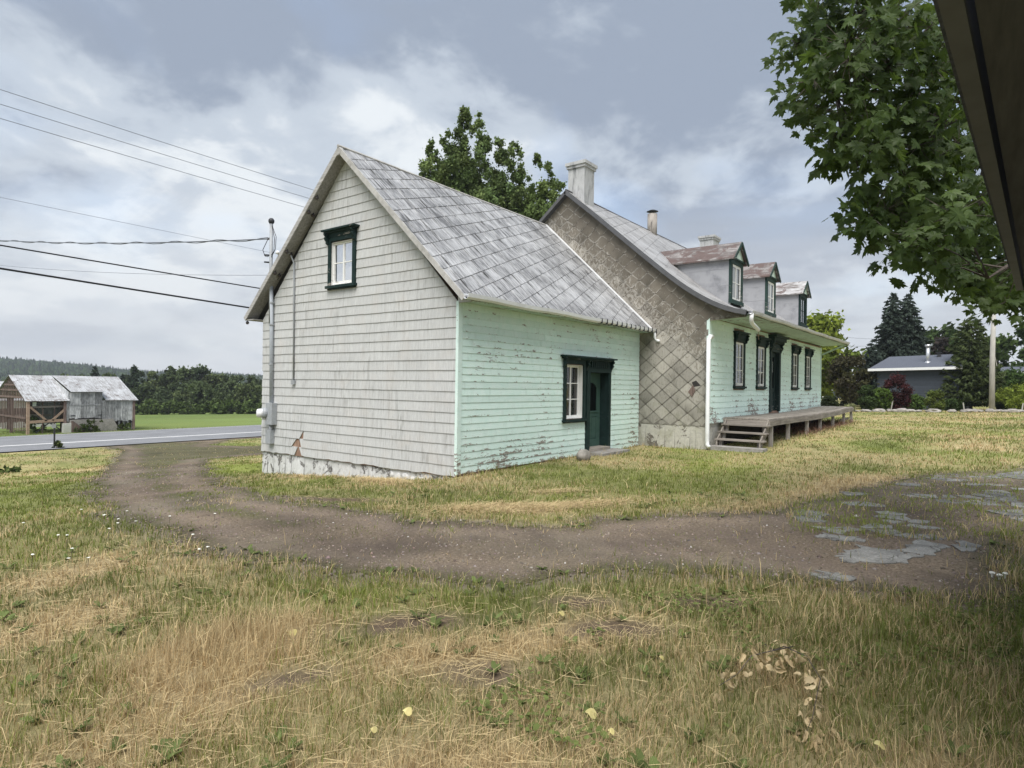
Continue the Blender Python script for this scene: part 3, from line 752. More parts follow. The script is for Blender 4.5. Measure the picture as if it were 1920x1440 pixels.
    L = rng.uniform(.05, .19, n); az = rng.uniform(0, 2 * np.pi, n); w = .0020 * np.maximum(1, r / 3.2) ** .9 * rng.uniform(.7, 1.3, n)
    el = rng.normal(0.02, .16, n); dx, dy = np.cos(az), np.sin(az)
    V = np.empty((n, 4, 3)); e0 = np.stack([x, y, z], 1); e1 = np.stack([x + dx * L, y + dy * L, np.maximum(z + el * L, z * 0 + hgt(x + dx * L, y + dy * L) + .006)], 1)
    sd = np.stack([-dy * w / 2, dx * w / 2, np.full(n, .0008)], 1)
    V[:, 0] = e0 - sd; V[:, 1] = e0 + sd; V[:, 2] = e1 + sd * .6; V[:, 3] = e1 - sd * .6
    col = (C_STRAW * 1.02 + (C_TAN - C_STRAW) * (rng.random(n) ** 2)[:, None]) * rng.uniform(.8, 1.2, n)[:, None]
    me = np_mesh('hay', V.reshape(-1, 3), np.arange(n * 4), np.full(n, 4), 'grass_blade', np.repeat(col, 4, 0))
    tag(link('hay', me), 'loose dry straw lying in wisps on the turf', 'straw', kind='stuff')
    # clover and other low broad leaves in the green corner near the camera
    n = 7000
    x = rng.uniform(-6.6, -2.6, n); y = rng.uniform(-8.6, -6.0, n)
    c2 = fbm(x * 1.4, y * 1.4, 33, 3); keep = (rng.random(n) < sm(.52, .70, c2)) & (drive_mask(x, y) < -.1) & ~occupied(x, y)
    x, y = x[keep], y[keep]; n = len(x); z = hgt(x, y) + rng.uniform(.02, .075, n)
    R = rng.uniform(.008, .017, n); V = np.empty((n, 6, 3)); t0 = rng.uniform(0, 6.28, n); tl = rng.normal(0, .35, (n, 2))
    for k in range(6):
        a = t0 + k * np.pi / 3; V[:, k, 0] = x + R * np.cos(a); V[:, k, 1] = y + R * np.sin(a); V[:, k, 2] = z + R * (np.cos(a) * tl[:, 0] + np.sin(a) * tl[:, 1])
    col = np.array((.15, .185, .062)) * rng.uniform(.7, 1.3, n)[:, None]
    me = np_mesh('clover', V.reshape(-1, 3), np.arange(n * 6), np.full(n, 6), 'grass_blade', np.repeat(col, 6, 0))
    tag(link('clover', me), 'low clover leaves among the darker grass', 'clover', kind='stuff')
    # broad leaved weeds: rosettes of plantain and dandelion in the turf
    m_ = 620; rr_ = rng.uniform(0, 1, m_) ** 1.2 * 8 + 2.4; th = math.atan2(FWD.y, FWD.x) + rng.uniform(-.8, .8, m_)
    cx = CAM.x + rr_ * np.cos(th); cy = CAM.y + rr_ * np.sin(th); ok_ = (drive_mask(cx, cy) < .25) & ~occupied(cx, cy) & (rng.random(m_) < .25 + sm(.4, .65, fbm(cx * .9, cy * .9, 83, 3))); cx, cy = cx[ok_], cy[ok_]
    k_ = 7; x = np.repeat(cx, k_); y = np.repeat(cy, k_); n = len(x); z = hgt(x, y) + .015; a = rng.uniform(0, 6.28, n); L = rng.uniform(.035, .085, n); W_ = L * rng.uniform(.16, .30, n); el = rng.uniform(.15, .75, n)
    dx, dy = np.cos(a), np.sin(a); V = np.empty((n, 6, 3))
    for j, (t, w, dz) in enumerate(((0, .15, 0), (.45, 1, .8), (.8, .7, 1.0), (1.0, 0, .82), (.8, -.7, 1.0), (.45, -1, .8))):
        V[:, j, 0] = x + dx * L * t - dy * W_ * w; V[:, j, 1] = y + dy * L * t + dx * W_ * w; V[:, j, 2] = z + np.sin(el) * L * dz * t
    col = np.array((.135, .170, .062)) * rng.uniform(.6, 1.3, n)[:, None]
    tag(link('weeds', np_mesh('weeds', V.reshape(-1, 3), np.arange(n * 6), np.full(n, 6), 'grass_blade', np.repeat(col, 6, 0))), 'broad leaved weeds dotted through the turf', 'weeds', kind='stuff')
    # loose stones on the driveway
    n = 30000
    r = rng.uniform(0, 1, n) ** 1.5 * 20 + 3; th = math.atan2(FWD.y, FWD.x) + rng.uniform(-.85, .85, n)
    x = CAM.x + r * np.cos(th); y = CAM.y + r * np.sin(th); keep = (drive_mask(x, y) > -.12) & ~occupied(x, y)
    x, y, r = x[keep], y[keep], r[keep]; n = len(x); z = hgt(x, y) + .012
    R = rng.uniform(.004, .013, n) * (1 + r / 14) * np.where(rng.random(n) < .03, 1.8, 1)
    o6 = np.array([(1, 0, 0), (0, 1, 0), (-1, 0, 0), (0, -1, 0), (0, 0, .7), (0, 0, -.5)])
    V = o6[None] * R[:, None, None] * rng.uniform(.6, 1.3, (n, 6, 1)); a = rng.uniform(0, 6.28, n)
    xr = V[..., 0] * np.cos(a)[:, None] - V[..., 1] * np.sin(a)[:, None]; yr = V[..., 0] * np.sin(a)[:, None] + V[..., 1] * np.cos(a)[:, None]
    V = np.stack([xr + x[:, None], yr + y[:, None], V[..., 2] + z[:, None]], -1)
    tri = np.array([0, 1, 4, 1, 2, 4, 2, 3, 4, 3, 0, 4, 1, 0, 5, 2, 1, 5, 3, 2, 5, 0, 3, 5])
    loops = (np.arange(n) * 6)[:, None] + tri
    base = np.array((.20, .165, .142)); col = base * rng.uniform(.45, 1.5, n)[:, None] * (1 + rng.normal(0, .05, (n, 3)))
    col = np.where((rng.random(n) < .012)[:, None], np.array((.5, .48, .45)), col)
    me = np_mesh('gravel_stones', V.reshape(-1, 3), loops.ravel(), np.full(n * 8, 3), 'grass_blade', np.repeat(col, 6, 0))
    me.materials.clear(); me.materials.append(MATS['pebble'])
    tag(link('gravel_stones', me), 'loose brown gravel stones on the driveway', 'gravel', kind='stuff')
_m, _g, _b = newmat('pebble', .9, .15); _g.put(_b.inputs['Base Color'], _g.attr('Col'))
build_grass()

# ---------------------------------------------------------------- the farmhouse
HOUSE = empty('farmhouse', (0, 0, 0), 'old mint green farmhouse with tin roofs, white shingled gable and three dormers', 'house')
YF = -2.05            # front wall of the main block
def slab_with_openings(name, mat, parent, u0, u1, v0, v1, openings, fm, o0, o1):
    """a wall plate between offsets o0 and o1 with rectangular holes; fm(u,v,off)->xyz"""
    us = sorted({u0, u1, *[q for o in openings for q in o[:2] if u0 < q < u1]}); vs = sorted({v0, v1, *[q for o in openings for q in o[2:] if v0 < q < v1]})
    mb = MB()
    for a in range(len(us) - 1):
        for b in range(len(vs) - 1):
            cu, cv = (us[a] + us[a + 1]) / 2, (vs[b] + vs[b + 1]) / 2
            if any(o[0] < cu < o[1] and o[2] < cv < o[3] for o in openings): continue
            pl = [(us[a], vs[b]), (us[a + 1], vs[b]), (us[a + 1], vs[b + 1]), (us[a], vs[b + 1])]
            mb.prism(pl, lambda u, v: fm(u, v, o1), lambda u, v: fm(u, v, o0))
    return mb.build(name, mat, parent)
def fbox(mb, fm, u0, u1, v0, v1, o0, o1):
    return mb.prism([(u0, v0), (u1, v0), (u1, v1), (u0, v1)], lambda u, v: fm(u, v, o1), lambda u, v: fm(u, v, o0))

FM_GABLE = lambda u, v, o: (-o, u, v)                 # annex gable, faces -x
FM_ANNEX = lambda u, v, o: (u, -o, v)                 # annex front, faces -y
FM_MAIN = lambda u, v, o: (u, YF - o, v)              # main front
FM_MGAB = lambda u, v, o: (8.0 - o, u, v)             # main gable, faces -x

def boards(parent, name, mat, fm, u0, u1, v0, v1, step, openings, seed, thick=.018, joint=4.6, skip=None):
    rr = random.Random(seed); v = v0; row = 0
    while v < v1 - .02:
        vt = min(v + step, v1)
        cuts = [(u0, u1)]
        for o in openings:
            if o[2] < vt - .01 and o[3] > v + .01:
                nc = []
                for a, b in cuts:
                    if o[1] <= a or o[0] >= b: nc.append((a, b))
                    else:
                        if o[0] > a: nc.append((a, o[0]))
                        if o[1] < b: nc.append((o[1], b))
                cuts = nc
        for a, b in cuts:
            x = a
            while x < b - .02:
                nx = min(b, x + rr.uniform(joint * .6, joint * 1.3))
                if b - nx < .7: nx = b
                lo, hi = thick + rr.uniform(0, .003), thick * .42
                dv = rr.uniform(-.003, .003)
                n = max(1, int((nx - x) / .8)); us = [x + .0015 + (nx - x - .003) * i / n for i in range(n + 1)]
                wob = [rr.uniform(-.0022, .0022) for _ in us]
                mb = MB()
                vs_ = []
                for u, w in zip(us, wob):
                    vs_ += [fm(u, v + .0015 + dv + w, lo), fm(u, vt + .004, hi), fm(u, v + .0015 + dv + w, 0.001), fm(u, vt + .004, .001)]
                fs = []
                for i in range(n):
                    p, q = 4 * i, 4 * i + 4
                    fs += [(p, q, q + 1, p + 1), (p + 2, p + 3, q + 3, q + 2), (p, p + 2, q + 2, q), (p + 1, q + 1, q + 3, p + 3)]
                fs += [(0, 1, 3, 2), (4 * n, 4 * n + 2, 4 * n + 3, 4 * n + 1)]
                mb.add(vs_, fs).build(name, mat, parent)
                x = nx
        v = vt; row += 1

def window(parent, fm, u0, u1, v0, v1, cols, rows, casing=.11, hood=.28, hover=.14, off=0., deep=.10, sill=.06, brackets=True, curtain=None, dentil=False, label=None, sash='white_trim'):
    """u0..v1 is the sash opening"""
    ce = fm((u0 + u1) / 2, v0, 0)
    W = empty('window', ce, parent=parent)
    if label: W['label'] = label
    mb = MB()
    fbox(mb, fm, u0 - casing, u0, v0 - .02, v1 + .02, off - .02, off + .055); fbox(mb, fm, u1, u1 + casing, v0 - .02, v1 + .02, off - .02, off + .055)
    fbox(mb, fm, u0 - casing, u1 + casing, v1 + .02, v1 + casing + .02, off - .02, off + .058)
    mb.build('casing', 'green_trim', W)
    mb = MB(); fbox(mb, fm, u0 - casing - .04, u1 + casing + .04, v0 - .02 - sill, v0 - .02, off - .02, off + .10); fbox(mb, fm, u0 - casing, u1 + casing, v0 - .05 - sill, v0 - .02 - sill, off - .02, off + .06)
    mb.build('sill', 'green_trim', W)
    if hood:
        mb = MB(); b = v1 + casing + .02; t = v1 + .02 + hood
        fbox(mb, fm, u0 - casing - .02, u1 + casing + .02, b, t - .07, off - .02, off + .075)
        fbox(mb, fm, u0 - casing - hover * .6, u1 + casing + hover * .6, t - .07, t - .035, off - .02, off + .13)
        pl = [(u0 - casing - hover, t - .035), (u1 + casing + hover, t - .035), (u1 + casing + hover, t), (u0 - casing - hover, t)]
        mb.prism(pl, lambda u, v: fm(u, v, off + .19), lambda u, v: fm(u, v, off - .02))
        if dentil:
            k = int((u1 - u0) / .085)
            for i in range(k): fbox(mb, fm, u0 + (i + .25) * (u1 - u0) / k, u0 + (i + .75) * (u1 - u0) / k, b + .02, t - .08, off + .07, off + .10)
        mb.build('hood', 'green_trim', W)
        if brackets:
            for sx in (u0 - casing - .02, u1 + casing - .04):
                mb = MB(); prof = [(0, t - .07), (.12, t - .07), (.115, t - .11), (.08, t - .14), (.105, t - .18), (.085, t - .23), (.05, t - .26), (.055, t - .30), (0, t - .34)]
                mb.prism([(p[0] + .055, p[1]) for p in prof], lambda o_, v: fm(sx, v, off + o_), lambda o_, v: fm(sx + .06, v, off + o_))
                mb.build('bracket', 'green_trim', W)
    # jamb lining and sash set back in the wall
    mb = MB()
    for a, b in ((u0 + .001, u0 + .013), (u1 - .013, u1 - .001)): fbox(mb, fm, a, b, v0 + .001, v1 - .001, off - deep, off + .02)
    fbox(mb, fm, u0 + .013, u1 - .013, v1 - .013, v1 - .001, off - deep, off + .019); fbox(mb, fm, u0 + .013, u1 - .013, v0 + .001, v0 + .013, off - deep, off + .019)
    mb.build('jamb', sash, W)
    u0, u1, v0, v1 = u0 + .012, u1 - .012, v0 + .012, v1 - .012
    fw = .045; so0, so1 = off - deep, off - deep + .035
    mb = MB()
    fbox(mb, fm, u0 + .004, u0 + fw, v0 + .004, v1 - .004, so0, so1); fbox(mb, fm, u1 - fw, u1 - .004, v0 + .004, v1 - .004, so0, so1)
    fbox(mb, fm, u0 + fw, u1 - fw, v1 - fw, v1 - .004, so0, so1 - .001); fbox(mb, fm, u0 + fw, u1 - fw, v0 + .004, v0 + fw * 1.5, so0, so1 - .001)
    iu0, iu1, iv0, iv1 = u0 + fw, u1 - fw, v0 + fw * 1.5, v1 - fw
    for i in range(1, cols):
        c = iu0 + (iu1 - iu0) * i / cols; wd = .024 if cols == 2 else .014; fbox(mb, fm, c - wd, c + wd, iv0, iv1, so0 + .004, so1 - .003)
    for j in range(1, rows):
        c = iv0 + (iv1 - iv0) * j / rows; fbox(mb, fm, iu0, iu1, c - .011, c + .011, so0 + .006, so1 - .006)
    mb.build('sash', sash, W)
    for i in range(cols):
        for j in range(rows):
            a0, a1 = iu0 + (iu1 - iu0) * i / cols, iu0 + (iu1 - iu0) * (i + 1) / cols; b0, b1 = iv0 + (iv1 - iv0) * j / rows, iv0 + (iv1 - iv0) * (j + 1) / rows
            mb = MB(); mb.add([fm(a0, b0, so0 + .014), fm(a1, b0, so0 + .014), fm(a1, b1, so0 + .0145), fm(a0, b1, so0 + .0145)], [(0, 1, 2, 3)]); mb.build('pane', 'window_glass', W)
    # what one sees behind the glass
    mb = MB(); bk = so0 - .28
    fbox(mb, fm, u0 - .05, u1 + .05, v0 - .05, v1 + .05, bk - .02, bk)
    for a, b in ((u0 - .03, u0 - .013), (u1 + .013, u1 + .03)): fbox(mb, fm, a, b, v0 - .05, v1 + .05, bk, so0 - .002)
    fbox(mb, fm, u0 - .03, u1 + .03, v1 + .013, v1 + .03, bk, so0 - .002); fbox(mb, fm, u0 - .03, u1 + .03, v0 - .03, v0 - .013, bk, so0 - .002)
    mb.build('dark_interior', 'dark_room', W)
    if curtain:
        for (a, b, mt) in curtain:
            mb = MB(); n = 10; vs_ = []; fs = []
            for i in range(n + 1):
                u = a + (b - a) * i / n; o_ = so0 - .09 + .022 * math.sin(i * 2.4)
                vs_ += [fm(u, iv0 - .02, o_), fm(u, iv1 + .02, o_)]
                if i: fs.append((2 * i - 2, 2 * i, 2 * i + 1, 2 * i - 1))
            mb.add(vs_, fs); mb.build('curtain', mt, W)
    return W

# ---- annex -----------------------------------------------------------------
AW, AE, AZ0 = 6.75, 3.37, 0.0        # gable width, eave height of the wall
RIDGE_Y, RIDGE_Z, RSL = 3.375, 7.02, .95
RC, RS = math.cos(math.atan(RSL)), math.sin(math.atan(RSL))
def annex():
    rr = random.Random(2)
    gw = MB()
    top = RIDGE_Z - .13
    prof = [(0.03, -.02), (AW - .03, -.02), (AW - .03, AE - .05), (RIDGE_Y, top), (0.03, AE - .05)]
    # sheathing of brown boards behind the shingles, with the gable window cut out by building around it
    wy0, wy1, wz0, wz1 = 3.15, 3.92, 4.02, 5.00
    left = clip(prof, 1, 0, wy0); right = clip(prof, -1, 0, -wy1); midl = clip(clip(prof, -1, 0, -wy0), 1, 0, wy1)
    for pl in (left, right, clip(midl, 0, 1, wz0), clip(midl, 0, -1, -wz1)):
        gw.prism(pl, lambda u, v: (.012, u, v), lambda u, v: (.20, u, v))
    GW = gw.build('gable_wall', 'sheathing', HOUSE)
    # asbestos shingles, one object each
    step = .2062; rows = 34; w0 = .61
    up = lambda y: AE + (y if y < RIDGE_Y else AW - y) * (top + .03 - AE) / RIDGE_Y
    k = (top + .03 - AE) / RIDGE_Y
    for r_ in range(rows):
        v0 = -.01 + r_ * step; v1 = v0 + step
        u = -.30 + (0.305 if r_ % 2 else 0) + rr.uniform(-.06, .06)
        while u < AW:
            wd = w0 + rr.uniform(-.015, .015)
            a, b = max(u + .0003, .012), min(u + wd - .0003, AW - .004); u += wd
            if b - a < .04: continue
            lb, rb = rr.uniform(-.004, .004), rr.uniform(-.004, .004)
            bot = [(a, v0 + lb), ((a + b) / 2, v0 + (lb + rb) / 2 + rr.uniform(-.003, .003)), (b, v0 + rb)]
            if r_ == 0: bot = [(a, v0 + lb)] + [(a + (b - a) * t, v0 + rr.uniform(-.012, .022)) for t in (.25, .5, .75)] + [(b, v0 + rb)]
            poly = bot + [(b, v1 + .006), (a, v1 + .006)]
            poly = clip(poly, -k, 1, AE); poly = clip(poly, k, 1, AE + k * AW)
            if area(poly) < .004: continue
            if a > 3.04 and b < 4.03 and v0 > 3.93 and v1 < 5.08: continue
            polys = [poly]
            if b > wy0 - .05 and a < wy1 + .05 and v1 > wz0 - .05 and v0 < wz1 + .05:      # leave the window opening free
                polys = [clip(poly, 1, 0, wy0 - .04), clip(poly, -1, 0, -wy1 - .04)]; mid_ = clip(clip(poly, -1, 0, -(wy0 - .04)), 1, 0, wy1 + .04)
                polys += [clip(mid_, 0, 1, wz0 - .04), clip(mid_, 0, -1, -wz1 - .04)]
            # the broken place low on the wall, brown boards showing
            if r_ in (0, 1, 2) and a < 5.5 and b > 4.7:
                (ul, sl), (ur, sr) = {0: ((5.30, -.63), (4.98, .63)), 1: ((5.42, -.97), (5.0, .49)), 2: ((5.10, -.73), (4.93, 0))}[r_]
                polys = [clip(poly, -1, sl, -(ul - sl * v0)), clip(poly, 1, -sr, ur - sr * v0)]
            for q in polys:
                if area(q) < .003: continue
                lo = .0145 + rr.uniform(0, .0012)
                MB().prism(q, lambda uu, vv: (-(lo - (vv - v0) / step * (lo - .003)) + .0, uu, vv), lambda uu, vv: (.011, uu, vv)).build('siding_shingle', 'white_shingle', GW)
    window(HOUSE, FM_GABLE, wy0, wy1, wz0, wz1, 2, 2, casing=.10, hood=.26, hover=.10, deep=.05, curtain=[(3.56, 3.90, 'curtain')], label='small attic window with peeling white sash and lace curtain')
    # front wall
    ops = [(3.90, 4.70, .97, 2.30), (5.008, 6.072, .095, 2.162)]
    WP = slab_with_openings('front_wall', 'sheathing', HOUSE, .03, 7.98, -.25, AE + .02, ops, FM_ANNEX, -.20, 0)
    bops = [(3.79, 4.87, .92, 2.50), (4.86, 6.15, .10, 2.50)]
    boards(WP, 'clapboard', 'mint_paint', FM_ANNEX, .10, 7.975, .03, AE, .139, bops, 5)
    MB().box(-.018, .10, -.032, .0, .02, AE + .02).box(-.018, .0, 0.0, .035, .02, AE + .02).build('corner_board', 'mint_paint', HOUSE)
    # foundation
    f = MB()
    n = 26
    for i in range(n):
        a, b = AW * i / n, AW * (i + 1) / n
        f.add([(-.0 + rr.uniform(-.02, .035), a, hz(-.1, a) - .15), (rr.uniform(-.02, .03), b, hz(-.1, b) - .15), (.035, b, -.012), (.035, a, -.012)], [(0, 1, 2, 3)])
    f.box(.05, .3, .02, AW - .02, -.9, -.02)
    f.box(.1, 7.95, .02, .22, -.5, .03)
    f.build('foundation', 'limewash', HOUSE)
    # stones showing at the corner of the foundation
    for i in range(9):
        y = .15 + i * .21 + rr.uniform(-.04, .04)
        MB().blob((.045, y, -.13 - rr.uniform(0, .08)), (.05, rr.uniform(.07, .13), rr.uniform(.06, .10)), i, 1, .2).build('foundation_stone', 'limewash', HOUSE, True)
    # window and door under one hood
    window(HOUSE, FM_ANNEX, 3.90, 4.70, .97, 2.30, 2, 3, casing=.11, hood=0, deep=.12, sill=.05, label='six pane window beside the annex door, white sash in dark green casing')
    D = empty('door', (5.54, 0, .16), parent=HOUSE); D['label'] = 'green annex door with arched glass and panels, set deep in the wall'
    mb = MB(); fb = lambda *a: fbox(mb, FM_ANNEX, *a)
    fb(4.88, 5.03, .10, 2.14, -.02, .062); fb(6.05, 6.15, .10, 2.14, -.02, .062); fb(4.88, 6.15, 2.14, 2.24, -.02, .064)
    fb(4.88, 6.15, 2.24, 2.44, -.02, .05); fb(3.79, 4.88, 2.425, 2.44, -.02, .05)
    mb.build('casing', 'green_trim', D)
    mb = MB()
    fb(3.66, 6.24, 2.485, 2.525, -.02, .20); fb(3.72, 6.19, 2.44, 2.485, -.02, .13)
    mb.build('hood', 'green_trim', D)
    for i in range(9):
        mb = MB(); fb(5.06 + i * .108, 5.12 + i * .108, 2.27, 2.43, .05, .085); mb.build('dentil', 'green_trim', D)
    for u in (3.74, 4.84, 6.12):
        mb = MB(); pf = [(.05, 2.44), (.15, 2.44), (.14, 2.40), (.10, 2.37), (.13, 2.32), (.09, 2.27), (.06, 2.22), (.05, 2.17)]
        mb.prism(pf, lambda o, v: FM_ANNEX(u, v, o), lambda o, v: FM_ANNEX(u + .07, v, o)); mb.build('bracket', 'green_trim', D)
    mb = MB(); fb(5.015, 5.03, .17, 2.14, -.30, -.02); fb(6.05, 6.065, .17, 2.14, -.30, -.02); fb(5.015, 6.065, 2.14, 2.155, -.30, -.02); mb.build('jamb', 'green_trim', D)
    mb = MB(); fb(5.0, 6.08, .10, .17, -.30, .09); mb.build('threshold', 'weathered_x', D)
    o = -.24
    mb = MB(); fb(5.035, 6.045, .175, 2.135, o - .04, o); mb.build('leaf', 'green_door', D)
    mb = MB(); fb(5.035, 5.22, .175, 2.13, o, o + .022); fb(5.86, 6.045, .175, 2.13, o, o + .022); fb(5.22, 5.86, 1.90, 2.13, o, o + .021); fb(5.22, 5.86, .98, 1.10, o, o + .021); fb(5.22, 5.86, .175, .36, o, o + .021); fb(5.50, 5.58, .36, .98, o, o + .020)
    arc = [(5.22, 1.90), (5.22, 1.74)] + [(5.22 + .64 * t, 1.74 + .14 * math.sin(math.pi * t) ** .7) for t in (.1, .2, .35, .5, .65, .8, .9)] + [(5.86, 1.74), (5.86, 1.90)]
    mb.prism(arc, lambda u, v: FM_ANNEX(u, v, o + .0205), lambda u, v: FM_ANNEX(u, v, o)); fb(5.20, 5.88, 1.09, 1.12, o + .02, o + .05)
    mb.build('rails', 'green_door', D)
    for a in (5.25, 5.61): 
        mb = MB(); fb(a, a + .22, .40, .94, o, o + .014); mb.build('panel', 'green_door', D)
    mb = MB(); mb.add([FM_ANNEX(5.22, 1.12, o + .006), FM_ANNEX(5.86, 1.12, o + .006), FM_ANNEX(5.86, 1.9, o + .006), FM_ANNEX(5.22, 1.9, o + .006)], [(0, 1, 2, 3)]); mb.build('pane', 'window_glass', D)
    mb = MB(); fb(5.23, 5.85, 1.13, 1.89, o + .001, o + .003); mb.build('dark_interior', 'dark_room', D)
    mb = MB(); mb.blob((5.09, .24 - .06, 1.12), (.028, .028, .028), 1, 1, 0); mb.build('knob', 'grey_metal', D, True)
    mb = MB(); fb(5.065, 5.115, 1.05, 1.24, o + .022, o + .028); mb.build('lock_plate', 'white_metal', D)
    MB().box(4.85, 6.35, -.55, -.02, hz(5.5, -.3) - .1, .095).build('door_stone', 'concrete', HOUSE)
    # roof
    RW = RIDGE_Y + .42
    SMAX = RW / RC
    fm = lambda x, s, o: (x, RIDGE_Y - s * RC - RS * o, RIDGE_Z - s * RS + RC * o)
    fmb = lambda x, s, o: (x, RIDGE_Y + s * RC + RS * o, RIDGE_Z - s * RS + RC * o)
    mb = MB()
    for q in (fm, fmb): mb.prism([(-.27, .02), (8.0, .02), (8.0, SMAX - .02), (-.27, SMAX - .02)], lambda u, v: q(u, v, -.004), lambda u, v: q(u, v, -.07))
    ROOF = mb.build('annex_roof', 'verge_grey', HOUSE)
    rr = random.Random(8); st = .39; sl = .48; wd = .56; cnt = 0
    for kk in range(0, 26):
        off = rr.uniform(0, .5)
        x = -.9 + off
        while x < 8.2:
            x0, x1 = x + .003, x + wd - .003; x += wd
            pl = [(x0, kk * st - sl * x0 + .010), (x1, kk * st - sl * x1 + .010), (x1, (kk + 1) * st - sl * x1), (x0, (kk + 1) * st - sl * x0)]
            pl = clip(pl, -1, 0, .29); pl = clip(pl, 1, 0, 7.96); pl = clip(pl, 0, -1, -.02); pl = clip(pl, 0, 1, SMAX)
            if area(pl) < .012: continue
            j = rr.uniform(0, .003); tl = rr.uniform(-.004, .004)
            f1 = lambda u, v: fm(u, v, .004 + j + .009 * max(0., min(1., (v + sl * u - kk * st) / st)) + tl * (u - x0) / wd)
            mb = MB().prism(pl, f1, lambda u, v: fm(u, v, -.003))
            # folded standing edge on the side of each sheet
            e = clip(clip([(x1 - .022, kk * st - sl * x1 + .01), (x1 - .004, kk * st - sl * x1 + .01), (x1 - .004, (kk + 1) * st - sl * x1), (x1 - .022, (kk + 1) * st - sl * x1)], 0, -1, -.02), 0, 1, SMAX)
            if area(e) > .002 and -.27 < x1 < 7.94: mb.prism(e, lambda u, v: fm(u, v, .020 + j), lambda u, v: fm(u, v, .004))
            mb.build('roof_sheet', 'tin_roof', ROOF); cnt += 1
    MB().prism([(-.29, .0), (8.0, .0), (8.0, SMAX), (-.29, SMAX)], lambda u, v: fmb(u, v, .012), lambda u, v: fmb(u, v, -.003)).build('back_roof_tin', 'tin_roof', ROOF)
    mb = MB(); mb.tube([(-.31, RIDGE_Y, RIDGE_Z + .012), (4, RIDGE_Y, RIDGE_Z + .0), (8.0, RIDGE_Y, RIDGE_Z + .012)], .035, 6); mb.build('ridge_cap', 'verge_pale', ROOF)
    # verge boards, plank soffit under the rake
    for q, nm in ((fm, 'front'), (fmb, 'back')):
        MB().prism([(-.295, -.01), (-.268, -.01), (-.268, SMAX), (-.295, SMAX)], lambda u, v: q(u, v, .010), lambda u, v: q(u, v, -.10)).build('barge_board', 'verge_pale' if nm == 'front' else 'rake_board', ROOF)
        MB().prism([(-.27, .06), (.02, .06), (.02, SMAX - .06), (-.27, SMAX - .06)], lambda u, v: q(u, v, -.072), lambda u, v: q(u, v, -.092)).build('rake_soffit', 'rake_board', ROOF)
    MB().prism([(7.90, .0), (7.985, .0), (7.985, SMAX), (7.90, SMAX)], lambda u, v: fm(u, v, .05), lambda u, v: fm(u, v, .02)).build('flashing', 'white_metal', ROOF)
    MB().prism([(.0, AE - .02), (.0, AE + .30), (-.36, AE + .02), (-.36, AE - .02)], lambda u, v: (-.012, u, v), lambda u, v: (.006, u, v)).build('eave_return', 'white_shingle', HOUSE)
    MB().prism([(RIDGE_Y, RIDGE_Z + .02), (RIDGE_Y - .12, RIDGE_Z - .11), (RIDGE_Y, RIDGE_Z - .20), (RIDGE_Y + .12, RIDGE_Z - .11)], lambda u, v: (-.298, u, v), lambda u, v: (-.2, u, v)).build('apex_block', 'rake_board', ROOF)
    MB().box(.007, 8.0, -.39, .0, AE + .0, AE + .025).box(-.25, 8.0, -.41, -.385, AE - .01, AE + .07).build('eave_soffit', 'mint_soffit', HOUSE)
    MB().box(-.27, 8.0, 6.76, 7.12, AE - .02, AE + .005).build('eave_soffit', 'rake_board', HOUSE)
    # gutter: an open U with brackets
    def gutter(u0, u1, y, z, mat):
        pf = [(0, .055), (0, -.035), (-.055, -.05), (-.095, -.015), (-.105, .05), (-.112, .05), (-.102, -.02), (-.058, -.056), (.006, -.041), (.006, .055)]
        mb = MB(); n = 12; P = len(pf); vs = []; fs = []
        for i in range(n + 1):
            x = u0 + (u1 - u0) * i / n; dz = .012 * math.sin(i * 1.7) * (i > 0)
            vs += [(x, y + p[0], z + p[1] + dz) for p in pf]
            if i: fs += [((i - 1) * P + k, (i - 1) * P + (k + 1) % P, i * P + (k + 1) % P, i * P + k) for k in range(P)]
        fs.append(tuple(range(P))[::-1]); fs.append(tuple(n * P + k for k in range(P)))
        return mb.add(vs, fs).build('gutter', mat, HOUSE)
    gu = gutter(-.30, 8.06, -.41, AE + .045, 'white_metal')
    for i in range(13):
        x = 4.75 + i * .27
        MB().box(x, x + .022, -.535, -.40, AE - .02, AE + .105).build('gutter_bracket', 'dark_metal', gu)
    MB().tube([(8.0, -.47, AE + .0), (8.02, -.47, AE - .14), (8.05, -.50, AE - .22), (7.98, -.62, AE - .26)], .042, 8).build('downpipe_elbow', 'white_metal', HOUSE, True)
    # back and right closing walls (not seen)
    MB().box(.03, 8.0, AW - .2, AW - .03, -.6, AE + .02).build('back_wall', 'white_shingle', HOUSE)
annex()

